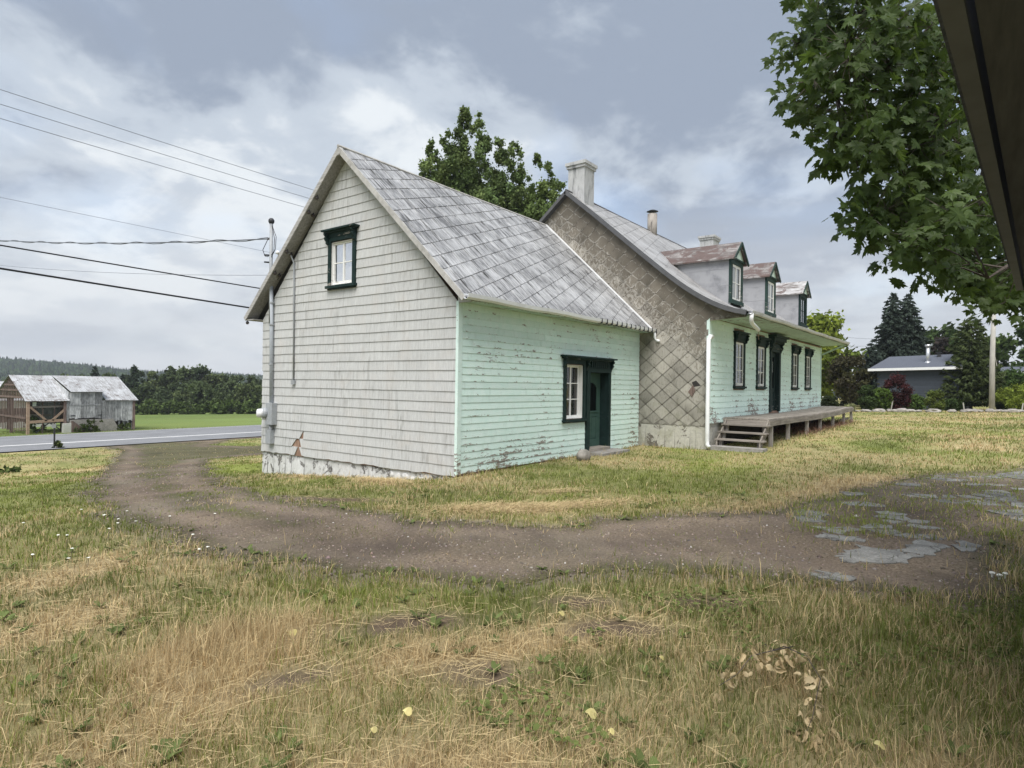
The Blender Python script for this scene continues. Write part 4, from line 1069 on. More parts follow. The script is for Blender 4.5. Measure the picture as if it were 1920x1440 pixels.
# ---- main block -------------------------------------------------------------
_pp = np.array([(2.55, 8.0), (1.45, 7.08), (0.38, 6.15), (-.30, 5.56), (-.96, 5.00), (-1.42, 4.64), (-1.83, 4.36), (-2.25, 4.12), (-2.61, 3.96), (-2.90, 3.87), (-3.12, 3.83)])
PROF_Y = np.linspace(2.55, -3.12, 60); PROF_Z = np.interp(PROF_Y[::-1], _pp[::-1, 0], _pp[::-1, 1])[::-1].copy()
for _ in range(6): PROF_Z[2:-2] = (PROF_Z[1:-3] + 2 * PROF_Z[2:-2] + PROF_Z[3:-1]) / 4
PROF_S = np.concatenate([[0], np.cumsum(np.hypot(np.diff(PROF_Y), np.diff(PROF_Z)))])
MX0, MX1 = 7.84, 23.45
def prof_at(s):
    y = float(np.interp(s, PROF_S, PROF_Y)); z = float(np.interp(s, PROF_S, PROF_Z)); e = .06
    dy = float(np.interp(s + e, PROF_S, PROF_Y) - np.interp(s - e, PROF_S, PROF_Y)); dz = float(np.interp(s + e, PROF_S, PROF_Z) - np.interp(s - e, PROF_S, PROF_Z)); l = math.hypot(dy, dz) or 1
    return y, z, dz / l, -dy / l       # normal (y,z)
def fm_roof(x, s, o):
    y, z, ny, nz = prof_at(s)
    lift = .10 * max(0., min(1., (x - 9) / 14.)) * max(0., min(1., (s - 3) / 4.))     # the far eave rides a little higher
    return (x, y + ny * o, z + nz * o + lift)
def prof_z(y): return float(np.interp(y, PROF_Y[::-1], PROF_Z[::-1]))

def main_block():
    rr = random.Random(12)
    pts = [(YF + .02, -.3), (7.1, -.6), (7.1, 4.2)] + [(2.55, 7.93)] + [(float(y), float(z) - .07) for y, z in zip(PROF_Y[6:-9:6], PROF_Z[6:-9:6])] + [(YF + .02, 3.9)]
    GWL = MB().prism(pts, lambda u, v: (8.03, u, v), lambda u, v: (8.25, u, v)).build('main_gable_wall', 'barn_brown', HOUSE)
    # diagonal asphalt shingles
    du, dv = .51, .43
    for i in range(-10, 20):
        for j in range(-4, 40):
            cu = -.465 + du * i / 2; cv = 1.315 + dv * j / 2
            if (i + j) % 2: continue
            if cu > 3.6 or cu < -3.1: continue
            cut = .055
            h2, w2 = dv / 2 + .028, du / 2 - .006
            poly = [(cu - .03, cv - h2), (cu + .03, cv - h2), (cu + w2, cv - .02), (cu + w2, cv + .0), (cu + cut, cv + h2 - .075), (cu - cut, cv + h2 - .075), (cu - w2, cv + .0), (cu - w2, cv - .02)]
            ymin = YF if cv < 3.66 else -2.95
            poly = clip(poly, -1, 0, -ymin); poly = clip(poly, 0, -1, -.70)
            poly = clip(poly, 0, 1, 99)
            if cv > 3.3:     # under the rake
                ya, yb = min(max(cu - .25, -3.1), 2.5), min(max(cu + .25, -3.05), 2.55); za, zb = prof_z(ya), prof_z(yb)
                k = (zb - za) / (yb - ya); poly = clip(poly, -k, 1, za - k * ya - .10)
                if cu > 2.2: poly = clip(poly, .84, 1, 7.9 + .84 * 2.55)
            if cv < 4.1 and cu < -1.9: poly = clip(poly, 0, -1, -3.70) if cu < YF else poly
            if area(poly) < .006: continue
            # only where the annex roof does not cover the wall
            if cu > -.35 and cu < 7 and cv < RIDGE_Z - abs(cu - RIDGE_Y) * RSL - .35 and cu > .3: continue
            if cu > RIDGE_Y + .3: continue
            if abs(cu + 1.74) < .14 and abs(cv - 1.745) < .12: continue       # the shingle that has fallen off
            if abs(cu + 1.74) < .14 and abs(cv - 2.175) < .12: poly = clip(poly, 0, -1, -(cv - .08))
            lo = .006 + rr.uniform(0, .004); a = rr.uniform(-.006, .006)
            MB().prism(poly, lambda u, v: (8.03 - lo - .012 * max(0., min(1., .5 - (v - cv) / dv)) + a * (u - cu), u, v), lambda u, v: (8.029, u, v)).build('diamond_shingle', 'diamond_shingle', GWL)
    MB().prism([(-1.62, 1.52), (-1.50, 1.66), (-1.64, 1.86), (-1.70, 1.70)], lambda u, v: (8.0, u, v), lambda u, v: (8.02, u, v)).build('torn_shingle', 'barn_brown', GWL)
    MB().prism([(-1.86, 1.84), (-1.72, 1.98), (-1.60, 1.93), (-1.66, 1.80)], lambda u, v: (8.012, u, v), lambda u, v: (8.028, u, v)).build('painted_hole_shade', 'soot', GWL)  # dark patch on the boards, painting in the shade of a hole
    # the piece of gable that closes the flared eave
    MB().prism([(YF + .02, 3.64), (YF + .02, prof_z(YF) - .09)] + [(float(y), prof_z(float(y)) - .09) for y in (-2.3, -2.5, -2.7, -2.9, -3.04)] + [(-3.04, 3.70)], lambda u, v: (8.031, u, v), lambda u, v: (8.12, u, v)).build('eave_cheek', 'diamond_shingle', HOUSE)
    # front wall
    wins = [(10.30, 11.14), (12.68, 13.52), (17.52, 18.36), (19.88, 20.72)]
    ops = [(a, b, 1.86, 3.20) for a, b in wins] + [(14.398, 15.422, .97, 3.142)]
    WP = slab_with_openings('main_front_wall', 'sheathing', HOUSE, 8.03, 23.1, .80, 3.78, ops, FM_MAIN, -.20, 0)
    bops = [(a - .10, b + .10, 1.80, 3.46) for a, b in wins] + [(14.2, 15.62, .9, 3.6)]
    boards(WP, 'clapboard', 'mint_paint_pale', FM_MAIN, 8.17, 23.02, .86, 3.72, .172, bops, 9, joint=5.2)
    MB().box(8.015, 8.17, YF - .035, YF, .84, 3.74).box(8.015, 8.03, YF, YF + .05, .84, 3.74).build('corner_board', 'mint_paint_pale', HOUSE)
    MB().box(8.0, 9.3, YF - .07, YF, .79, .86).build('water_table', 'mint_paint_pale', HOUSE)
    MB().box(23.02, 23.13, YF - .035, YF, .84, 3.74).build('corner_board', 'mint_paint_pale', HOUSE)
    MB().box(23.0, 23.12, YF + .01, 7.1, -.3, 3.9).prism([(YF + .1, 3.9), (7.1, 3.9), (2.55, 7.8)], lambda u, v: (23.12, u, v), lambda u, v: (23.0, u, v)).build('far_gable_wall', 'white_shingle', HOUSE)
    MB().box(8.2, 23.0, 6.9, 7.1, -.6, 4.0).build('back_wall', 'white_shingle', HOUSE)
    # foundation
    f = MB()
    n = 14
    for i in range(n):
        a, b = -2.02 + 2.1 * i / n, -2.02 + 2.1 * (i + 1) / n
        f.add([(8.0 + rr.uniform(-.03, .03), a, -.1), (8.0 + rr.uniform(-.03, .03), b, -.1), (8.02, b, .70), (8.02, a, .70)], [(0, 1, 2, 3)])
    f.box(8.04, 8.3, -2.02, 7.0, -.9, .72)
    f.box(8.02, 23.05, YF + .0, YF + .25, -.3, .80)
    f.build('main_foundation', 'limewash_worn', HOUSE)
    for i, (a, b) in enumerate(wins):
        window(HOUSE, FM_MAIN, a, b, 1.86, 3.20, 2, 3, casing=.11, hood=.30, hover=.10, deep=.015, brackets=True, label=['six pane front window nearest the white downpipe', 'six pane front window just before the green front door', 'six pane front window just past the green front door', 'six pane front window at the far end of the wall'][i], curtain=[(a + .05, b - .05, 'curtain')])
    # front door
    D = empty('door', (14.9, YF, .98), parent=HOUSE); D['label'] = 'dark green front door with tall glass under a heavy carved hood'
    mb = MB(); fb = lambda *a: fbox(mb, FM_MAIN, *a)
    fb(14.20, 14.42, .95, 3.12, -.02, .06); fb(15.40, 15.62, .95, 3.12, -.02, .06); fb(14.20, 15.62, 3.12, 3.42, -.02, .065); mb.build('casing', 'green_trim', D)
    mb = MB(); fb(14.14, 15.68, 3.42, 3.50, -.02, .12); fb(14.06, 15.76, 3.50, 3.62, -.02, .22); fb(14.00, 15.82, 3.62, 3.70, -.02, .30); fb(14.10, 15.72, 3.22, 3.30, .06, .11); mb.build('hood', 'green_trim', D)
    for u in (14.18, 15.50):
        mb = MB(); pf = [(.05, 3.5), (.19, 3.5), (.18, 3.42), (.12, 3.36), (.15, 3.28), (.10, 3.18), (.06, 3.08), (.05, 3.0)]
        mb.prism(pf, lambda o, v: FM_MAIN(u, v, o), lambda o, v: FM_MAIN(u + .12, v, o)); mb.build('bracket', 'green_trim', D)
    for i in range(8):
        mb = MB(); fb(14.36 + i * .15, 14.44 + i * .15, 3.43, 3.50, .12, .17); mb.build('dentil', 'green_trim', D)
    o = -.10
    mb = MB(); fb(14.405, 14.42, .98, 3.12, -.2, -.02); fb(15.40, 15.415, .98, 3.12, -.2, -.02); fb(14.40, 15.42, 3.12, 3.135, -.2, -.02); mb.build('jamb', 'green_trim', D)
    mb = MB(); fb(14.422, 15.398, .98, 3.118, o - .04, o); mb.build('leaf', 'green_trim', D)
    mb = MB(); fb(14.42, 14.58, .98, 3.12, o, o + .02); fb(15.24, 15.40, .98, 3.12, o, o + .02); fb(14.58, 15.24, 2.95, 3.12, o, o + .019); fb(14.58, 15.24, 1.66, 1.80, o, o + .019); fb(14.58, 15.24, .98, 1.18, o, o + .019); mb.build('rails', 'green_trim', D)
    mb = MB(); fb(14.66, 15.16, 1.26, 1.58, o, o + .012); mb.build('panel', 'green_trim', D)
    mb = MB(); fb(14.58, 15.24, 1.80, 2.95, o + .002, o + .004); mb.build('dark_interior', 'dark_room', D)
    mb = MB(); fb(14.72, 15.10, 2.38, 2.78, o + .005, o + .006); mb.build('curtain', 'blind', D)
    mb = MB(); mb.add([FM_MAIN(14.58, 1.80, o + .009), FM_MAIN(15.24, 1.80, o + .009), FM_MAIN(15.24, 2.95, o + .009), FM_MAIN(14.58, 2.95, o + .009)], [(0, 1, 2, 3)]); mb.build('pane', 'window_glass', D)
    # roof: deck, tin sheets, far slope
    SM = float(PROF_S[-1])
    mb = MB(); ss = list(np.linspace(0, SM, 24)); vs = []; fs = []
    for i, s in enumerate(ss):
        for x in (MX0 + .02, MX1 - .02): vs += [fm_roof(x, s, -.004), fm_roof(x, s, -.085)]
        if i: p, q = 4 * (i - 1), 4 * i; fs += [(p, p + 2, q + 2, q), (p + 1, q + 1, q + 3, p + 3), (p, q, q + 1, p + 1), (p + 2, p + 3, q + 3, q + 2)]
    mb.add(vs, fs); mb.prism([(2.55, 7.99), (7.4, 3.95), (7.4, 3.87), (2.55, 7.90)], lambda u, v: (MX0 + .02, u, v), lambda u, v: (MX1, u, v))
    ROOF = mb.build('main_roof', 'verge_grey', HOUSE)
    MB().prism([(2.55, 8.012), (7.42, 3.965), (7.42, 3.955), (2.55, 8.0)], lambda u, v: (MX0, u, v), lambda u, v: (MX1, u, v)).build('back_roof_tin', 'tin_roof_main', ROOF)
    st, sl, wd = .44, .48, .66
    far = MB(); cnt = 0
    for kk in range(0, 46):
        x = MX0 - .6 + rr.uniform(0, .6)
        while x < MX1:
            x0, x1 = x + .002, x + wd - .002; x += wd
            pl = [(x0, kk * st - sl * (x0 - MX0) + .003), (x1, kk * st - sl * (x1 - MX0) + .003), (x1, (kk + 1) * st - sl * (x1 - MX0)), (x0, (kk + 1) * st - sl * (x0 - MX0))]
            pl = clip(pl, -1, 0, -MX0 - .005); pl = clip(pl, 1, 0, MX1); pl = clip(pl, 0, -1, -.01); pl = clip(pl, 0, 1, SM)
            if area(pl) < .012: continue
            # split at mid so that the sheets follow the flare of the eave
            q = []
            for i in range(len(pl)):
                a, b = pl[i], pl[(i + 1) % len(pl)]; q += [a, ((a[0] + b[0]) / 2, (a[1] + b[1]) / 2)]
            j = rr.uniform(0, .003); f1 = lambda u, v: fm_roof(u, v, .004 + j + .009 * max(0., min(1., (v + sl * (u - MX0) - kk * st) / st)))
            n0 = len(q); cx = sum(p[0] for p in q) / n0; cs = sum(p[1] for p in q) / n0
            tgt = MB() if x0 < 11.6 and cnt < 92 else far
            tgt.add([f1(*p) for p in q] + [f1(cx, cs)], [(i, (i + 1) % n0, n0) for i in range(n0)]); tgt.add([f1(*p) for p in q] + [fm_roof(p[0], p[1], -.003) for p in q], [(i, i + n0, (i + 1) % n0 + n0, (i + 1) % n0) for i in range(n0)])
            if tgt is not far: tgt.build('roof_sheet', 'tin_roof_main', ROOF); cnt += 1
    tag(far.build('far_roof_sheets', 'tin_roof_main', ROOF), kind='stuff')
    MB().tube([(MX0, 2.55, 8.015), (12, 2.55, 7.99), (17, 2.55, 8.0), (MX1, 2.55, 8.015)], .04, 6).build('ridge_cap', 'verge_grey', ROOF)
    # verge along the near rake
    vs = []; fs = []
    for i, s in enumerate(ss):
        vs += [fm_roof(MX0 - .02, s, .018), fm_roof(MX0 + .03, s, .018), fm_roof(MX0 + .03, s, -.105), fm_roof(MX0 - .02, s, -.105)]
        if i: fs += [(4 * i - 4 + k, 4 * i - 4 + (k + 1) % 4, 4 * i + (k + 1) % 4, 4 * i + k) for k in range(4)]
    MB().add(vs, fs + [(0, 1, 2, 3)]).build('barge_board', 'verge_grey', ROOF)
    vs = []; fs = []
    for i, s in enumerate(ss):
        vs += [fm_roof(MX0 + .0, s, -.086), fm_roof(8.035, s, -.086), fm_roof(8.035, s, -.115), fm_roof(MX0, s, -.115)]
        if i: fs += [(4 * i - 4 + k, 4 * i - 4 + (k + 1) % 4, 4 * i + (k + 1) % 4, 4 * i + k) for k in range(4)]
    MB().add(vs, fs).build('rake_soffit', 'verge_grey', ROOF)
    MB().prism([(2.55, 8.02), (7.42, 3.97), (7.42, 3.85), (2.55, 7.89)], lambda u, v: (MX0 - .02, u, v), lambda u, v: (MX0 + .02, u, v)).build('barge_board', 'verge_grey', ROOF)
    # boxed soffit of the eave, painted
    mb = MB()
    for i in range(6):
        y0, y1 = YF - .035 - i * .168, YF - .035 - (i + 1) * .168
        zz = lambda y: 3.72 + (YF - y) * .03
        m2 = MB(); lift = .10
        m2.add([(8.03, y0 - .004, zz(y0)), (MX1 - .05, y0 - .004, zz(y0) + lift), (MX1 - .05, y1, zz(y1) + lift), (8.03, y1, zz(y1)), (8.03, y0 - .004, zz(y0) + .02), (MX1 - .05, y0 - .004, zz(y0) + lift + .02), (MX1 - .05, y1, zz(y1) + lift + .02), (8.03, y1, zz(y1) + .02)], [(0, 1, 2, 3), (7, 6, 5, 4), (0, 4, 5, 1), (1, 5, 6, 2), (2, 6, 7, 3), (3, 7, 4, 0)])
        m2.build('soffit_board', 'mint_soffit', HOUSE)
    # gutter along the eave
    pf = [(0, .05), (0, -.03), (-.05, -.05), (-.095, -.02), (-.11, .045), (-.118, .045), (-.10, -.028), (-.053, -.057), (.006, -.037), (.006, .05)]
    vs = []; fs = []; P = len(pf); n = 16
    for i in range(n + 1):
        x = 8.06 + (23.4 - 8.06) * i / n; z = 3.81 + .11 * (x - 8) / 15 + .01 * math.sin(i * 2.1)
        vs += [(x, -3.11 + p[0], z + p[1]) for p in pf]
        if i: fs += [((i - 1) * P + k, (i - 1) * P + (k + 1) % P, i * P + (k + 1) % P, i * P + k) for k in range(P)]
    MB().add(vs, fs + [tuple(range(P))[::-1]]).build('gutter', 'gutter_grey', HOUSE)
    MB().tube([(8.14, -3.17, 3.78), (8.10, -3.17, 3.64), (8.16, -3.16, 3.57), (8.30, -3.14, 3.53), (9.02, -3.10, 3.42)], [.055, .055, .055, .056, .056], 10).build('broken_downpipe', 'white_metal', HOUSE, True)
    MB().tube([(9.02, -3.10, 3.39), (9.07, -3.09, 3.28), (9.15, -3.08, 3.16)], .008, 5).build('dangling_straw', 'barn_orange', HOUSE)
    MB().tube([(8.16, YF - .06, 3.20), (8.0, YF - .06, 3.20), (7.90, YF - .05, 3.10), (7.90, YF - .05, .36), (7.90, YF - .05, .22), (7.86, YF - .12, .16)], .058, 10).build('downpipe', 'white_metal', HOUSE, True)
    MB().beam((23.1, YF - .02, 3.40), (23.1, -3.06, 3.84), .06, .07).build('eave_brace', 'mint_soffit', HOUSE)
    # chimneys and stove pipe
    def chimney(x0, x1, y0, y1, z0, z1, mat, label):
        c = empty('chimney', ((x0 + x1) / 2, (y0 + y1) / 2, z0), parent=HOUSE); c['label'] = label
        MB().box(x0, x1, y0, y1, z0, z1 - .19).build('shaft', mat, c); MB().box(x0 - .045, x1 + .045, y0 - .045, y1 + .045, z1 - .19, z1 - .10).build('corbel', mat, c)
        MB().box(x0 - .08, x1 + .08, y0 - .08, y1 + .08, z1 - .10, z1).build('cap', mat, c)
        MB().box(x0 + .1, x1 - .1, y0 + .1, y1 - .1, z1 + .002, z1 + .02).build('flue', 'soot', c)
    chimney(8.20, 8.83, 2.09, 2.69, 7.3, 8.98, 'chimney_lime', 'tall whitewashed chimney with soot streaks on the near gable')
    chimney(20.2, 21.0, 2.1, 2.75, 7.4, 9.02, 'chimney_lime', 'far squat chimney seen over the nearest dormer')
    sp = empty('stove_pipe', (14.2, 2.5, 7.9), parent=HOUSE)
    MB().tube([(14.25, 2.5, 7.6), (14.25, 2.5, 8.70)], .19, 14).build('flue', 'stove_pipe', sp, True)
    MB().tube([(14.25, 2.5, 8.78), (14.25, 2.5, 8.80), (14.25, 2.5, 8.86)], [.16, .235, .10], 14).build('cap', 'dark_metal', sp, True)
    MB().tube([(14.25, 2.5, 8.68), (14.25, 2.5, 8.79)], .03, 6).build('cap_stem', 'dark_metal', sp)
    # dormers
    for k, (x0, x1) in enumerate(((10.13, 11.28), (14.10, 15.25), (19.20, 20.42))):
        xm = (x0 + x1) / 2; yf = -1.95; ze, za = 5.80 + .04 * k, 6.31 + .04 * k; zb = 4.40 + .03 * k
        Dm = empty('dormer', (xm, yf, zb), parent=HOUSE); Dm['label'] = ['nearest dormer with the most rusted roof', 'middle dormer above the front door', 'farthest dormer with a dark boarded window'][k]
        rl = lambda y: prof_z(y) + .03 + .10 * max(0., min(1., (xm - 9) / 14.)) * .6
        yb = float(np.interp(ze, PROF_Z[::-1], PROF_Y[::-1])) + .05
        ybr = float(np.interp(za, PROF_Z[::-1], PROF_Y[::-1])) + .08
        base = [(yf, zb - .12), (yf, ze), (yb, ze)] + [(float(y), prof_z(float(y)) - .06) for y in np.linspace(yb, yf, 9)][1:-1]
        for lo, hi in ((4.0, 4.92), (4.92, 5.42), (5.42, 6.2)):
            q = clip(clip(base, 0, 1, hi - .003), 0, -1, -lo)
            if area(q) < .01: continue
            j = rr.uniform(0, .004)
            MB().prism(q, lambda u, v: (x0 - j, u, v), lambda u, v: (x0 + .05, u, v)).build('cheek_sheet', 'tin_cheek', Dm)
        MB().prism(base, lambda u, v: (x1, u, v), lambda u, v: (x1 - .05, u, v)).build('cheek_sheet', 'tin_cheek', Dm)
        fmd = lambda u, v, o: (u, yf - o, v)
        mt = ['tin_dormer', 'tin_dormer', 'tin_dormer_pale'][k]
        for sgn, xe in ((-1, x0 - .14), (1, x1 + .14)):
            zt = ze - .07
            P_ = [(xe, yf - .16, zt), (xm, yf - .16, za + .02), (xm, ybr, za + .02), (xe, yb, zt)]
            MB().add(P_ + [(p[0], p[1], p[2] - .045) for p in P_], [(0, 1, 2, 3), (7, 6, 5, 4), (0, 4, 5, 1), (1, 5, 6, 2), (2, 6, 7, 3), (3, 7, 4, 0)]).build('dormer_roof', mt, Dm)
            mb = MB().beam((xe, yf - .17, zt - .045), (xm, yf - .17, za - .025), .03, .08, (0, 0, 1)); mb.build('rake_trim', 'green_dormer', Dm)
        MB().prism([(x0 - .06, ze - .03), (x1 + .06, ze - .03), (xm, za - .04)], lambda u, v: (u, yf - .05, v), lambda u, v: (u, yf, v)).build('pediment', 'mint_paint_pale', Dm)
        cw = .13
        mb = MB(); fb = lambda *a: fbox(mb, fmd, *a)
        fb(x0 - .02, x0 + cw, zb, ze - .03, -.04, .03); fb(x1 - cw, x1 + .02, zb, ze - .03, -.04, .03); fb(x0 + cw, x1 - cw, ze - .20, ze - .03, -.04, .03); fb(x0 - .08, x1 + .08, ze - .06, ze - .02, -.04, .09); mb.build('casing', 'green_dormer' if k < 2 else 'green_trim', Dm)
        mb = MB(); fb(x0 - .03, x1 + .03, zb - .02, zb + .10, -.04, .06); mb.build('sill', 'green_dormer' if k < 2 else 'green_trim', Dm)
        a0, a1, b0, b1 = x0 + cw, x1 - cw, zb + .10, ze - .20
        mb = MB(); o0, o1 = -.035, .0
        fb(a0, a0 + .06, b0, b1, o0, o1); fb(a1 - .06, a1, b0, b1, o0, o1); fb(a0 + .06, a1 - .06, b1 - .07, b1, o0, o1 - .001); fb(a0 + .06, a1 - .06, b0, b0 + .08, o0, o1 - .001)
        c0, c1, d0, d1 = a0 + .06, a1 - .06, b0 + .08, b1 - .07
        fb((c0 + c1) / 2 - .022, (c0 + c1) / 2 + .022, d0, d1, o0 + .004, o1 - .004); fb(c0, c1, (d0 + d1) / 2 - .011, (d0 + d1) / 2 + .011, o0 + .006, o1 - .006)
        mb.build('sash', 'white_trim' if k < 2 else 'green_trim', Dm)
        for i in (0, 1):
            for j in (0, 1):
                u0, u1 = (c0, (c0 + c1) / 2) if i == 0 else ((c0 + c1) / 2, c1); v0, v1 = (d0, (d0 + d1) / 2) if j == 0 else ((d0 + d1) / 2, d1)
                MB().add([fmd(u0, v0, -.022), fmd(u1, v0, -.022), fmd(u1, v1, -.022), fmd(u0, v1, -.022)], [(0, 1, 2, 3)]).build('pane', 'window_glass', Dm)
        mb = MB(); fb(a0, a1, b0, b1, -.12, -.10); mb.build('dark_interior', 'dark_room', Dm)
        if k < 2:
            mb = MB(); fb(a0 + .01, a1 - .01, b0 + (.02 if k == 0 else .42), b1 - .01, -.085, -.08); mb.build('blind', 'blind', Dm)
main_block()

# ---------------------------------------------------------------- porch deck and steps
def deck():
    rr = random.Random(4)
    R = empty('porch_deck', (9.2, -2.75, hz(9.2, -3)), 'long sagging grey timber deck with steps along the house front', 'porch')
    sag = lambda x: .93 + .012 * (x - 9.2) / 4 - .045 * math.sin(math.pi * (x - 9.2) / 14.2) ** 2 + (.03 if x > 21 else 0)
    n = 9
    for i in range(n):
        y0, y1 = -2.10 - i * .142, -2.10 - (i + 1) * .142 + .006
        xs = [9.2, 9.2 + rr.uniform(3.5, 5.5)]
        while xs[-1] < 20: xs.append(xs[-1] + rr.uniform(3.5, 5.0))
        xs[-1] = 23.5
        for a, b in zip(xs[:-1], xs[1:]):
            m = 6; vs = []; fs = []; dz = rr.uniform(-.006, .006)
            for k in range(m + 1):
                x = a + .003 + (b - a - .006) * k / m; z = sag(x) + dz
                vs += [(x, y0, z), (x, y1, z - .002), (x, y1, z - .035), (x, y0, z - .035)]
                if k: fs += [(4 * k - 4 + j, 4 * k - 4 + (j + 1) % 4, 4 * k + (j + 1) % 4, 4 * k + j) for j in range(4)]
            fs += [(0, 1, 2, 3), tuple(4 * m + j for j in (3, 2, 1, 0))]
            MB().add(vs, fs).build('deck_board', 'weathered_x', R)
    vs = []; fs = []
    for k in range(15):
        x = 9.19 + 14.3 * k / 14; z = sag(x) - .038
        vs += [(x, -3.375, z), (x, -3.41, z), (x, -3.41, z - .16), (x, -3.375, z - .16)]
        if k: fs += [(4 * k - 4 + j, 4 * k - 4 + (j + 1) % 4, 4 * k + (j + 1) % 4, 4 * k + j) for j in range(4)]
    MB().add(vs, fs + [(0, 1, 2, 3), (59, 58, 57, 56)]).build('front_fascia', 'weathered_x', R)
    MB().box(9.165, 9.195, -3.40, -2.10, .73, .89).build('end_fascia', 'weathered_y', R)
    MB().box(23.47, 23.5, -3.37, -2.10, .78, .92).build('end_fascia', 'weathered_y', R)
    for x in (9.62, 11.58, 14.2, 16.4, 18.9, 21.4, 23.3):
        MB().box(x - .05, x + .05, -3.37, -3.27, hz(x, -3.3) - .1, sag(x) - .04).build('post', 'weathered_z', R)
    MB().beam((23.45, -3.30, .75), (23.75, -3.32, hz(23.7, -3.3)), .05, .09).build('leaning_board', 'weathered_z', R)
    MB().beam((21.3, -3.2, .45), (23.4, -3.2, .47), .03, .10).build('brace_board', 'weathered_x', R)
    for i, (x, z) in enumerate(((9.02, .765), (8.76, .565), (8.50, .37))):
        MB().box(x - .15, x + .15, -3.46, -2.15, z - .04, z).build('tread', 'weathered_y', R)
        for y in (-2.28, -3.30): MB().box(x - .04, x + .04, y - .04, y + .04, z - .2, z - .04).build('block', 'weathered_z', R)
    for y in (-2.22, -3.38):
        MB().prism([(9.17, .90), (9.17, .60), (8.42, .13), (8.32, .16), (8.36, .33), (9.0, .76)], lambda u, v: (u, y, v), lambda u, v: (u, y + .035, v)).build('stringer', 'weathered_x', R)
    mb = MB().box(7.98, 8.42, -3.55, -2.08, hz(8.2, -3) - .1, .185); mb.build('concrete_step', 'concrete', R)
    tag(MB().box(9.4, 23.3, -2.09, -2.056, .12, .8).build('painted_deck_shade', 'deck_shade_paint', R))  # dark panel over the foundation, painting in the shade beneath the deck
deck()
# dry stalks lying under the deck's far half
def under_deck():
    rng = np.random.default_rng(8); n = 2600
    x = rng.uniform(13, 23.5, n); y = rng.uniform(-3.6, -2.2, n); z = hgt(x, y) + rng.uniform(0, .10, n); az = rng.uniform(0, 6.28, n); L = rng.uniform(.1, .35, n); el = rng.uniform(-.1, .7, n)
    e0 = np.stack([x, y, z], 1); e1 = e0 + np.stack([np.cos(az) * np.cos(el) * L, np.sin(az) * np.cos(el) * L, np.sin(el) * L], 1); w = np.stack([-np.sin(az) * .008, np.cos(az) * .008, np.zeros(n)], 1)
    V = np.stack([e0 - w, e0 + w, e1 + w * .4, e1 - w * .4], 1)
    col = np.array((.20, .12, .085)) * rng.uniform(.5, 1.5, n)[:, None]
    tag(link('dead_stalks', np_mesh('dead_stalks', V.reshape(-1, 3), np.arange(4 * n), np.full(n, 4), 'grass_blade', np.repeat(col, 4, 0))), 'brown dead stalks heaped under the porch deck', 'stalks', kind='stuff')
under_deck()

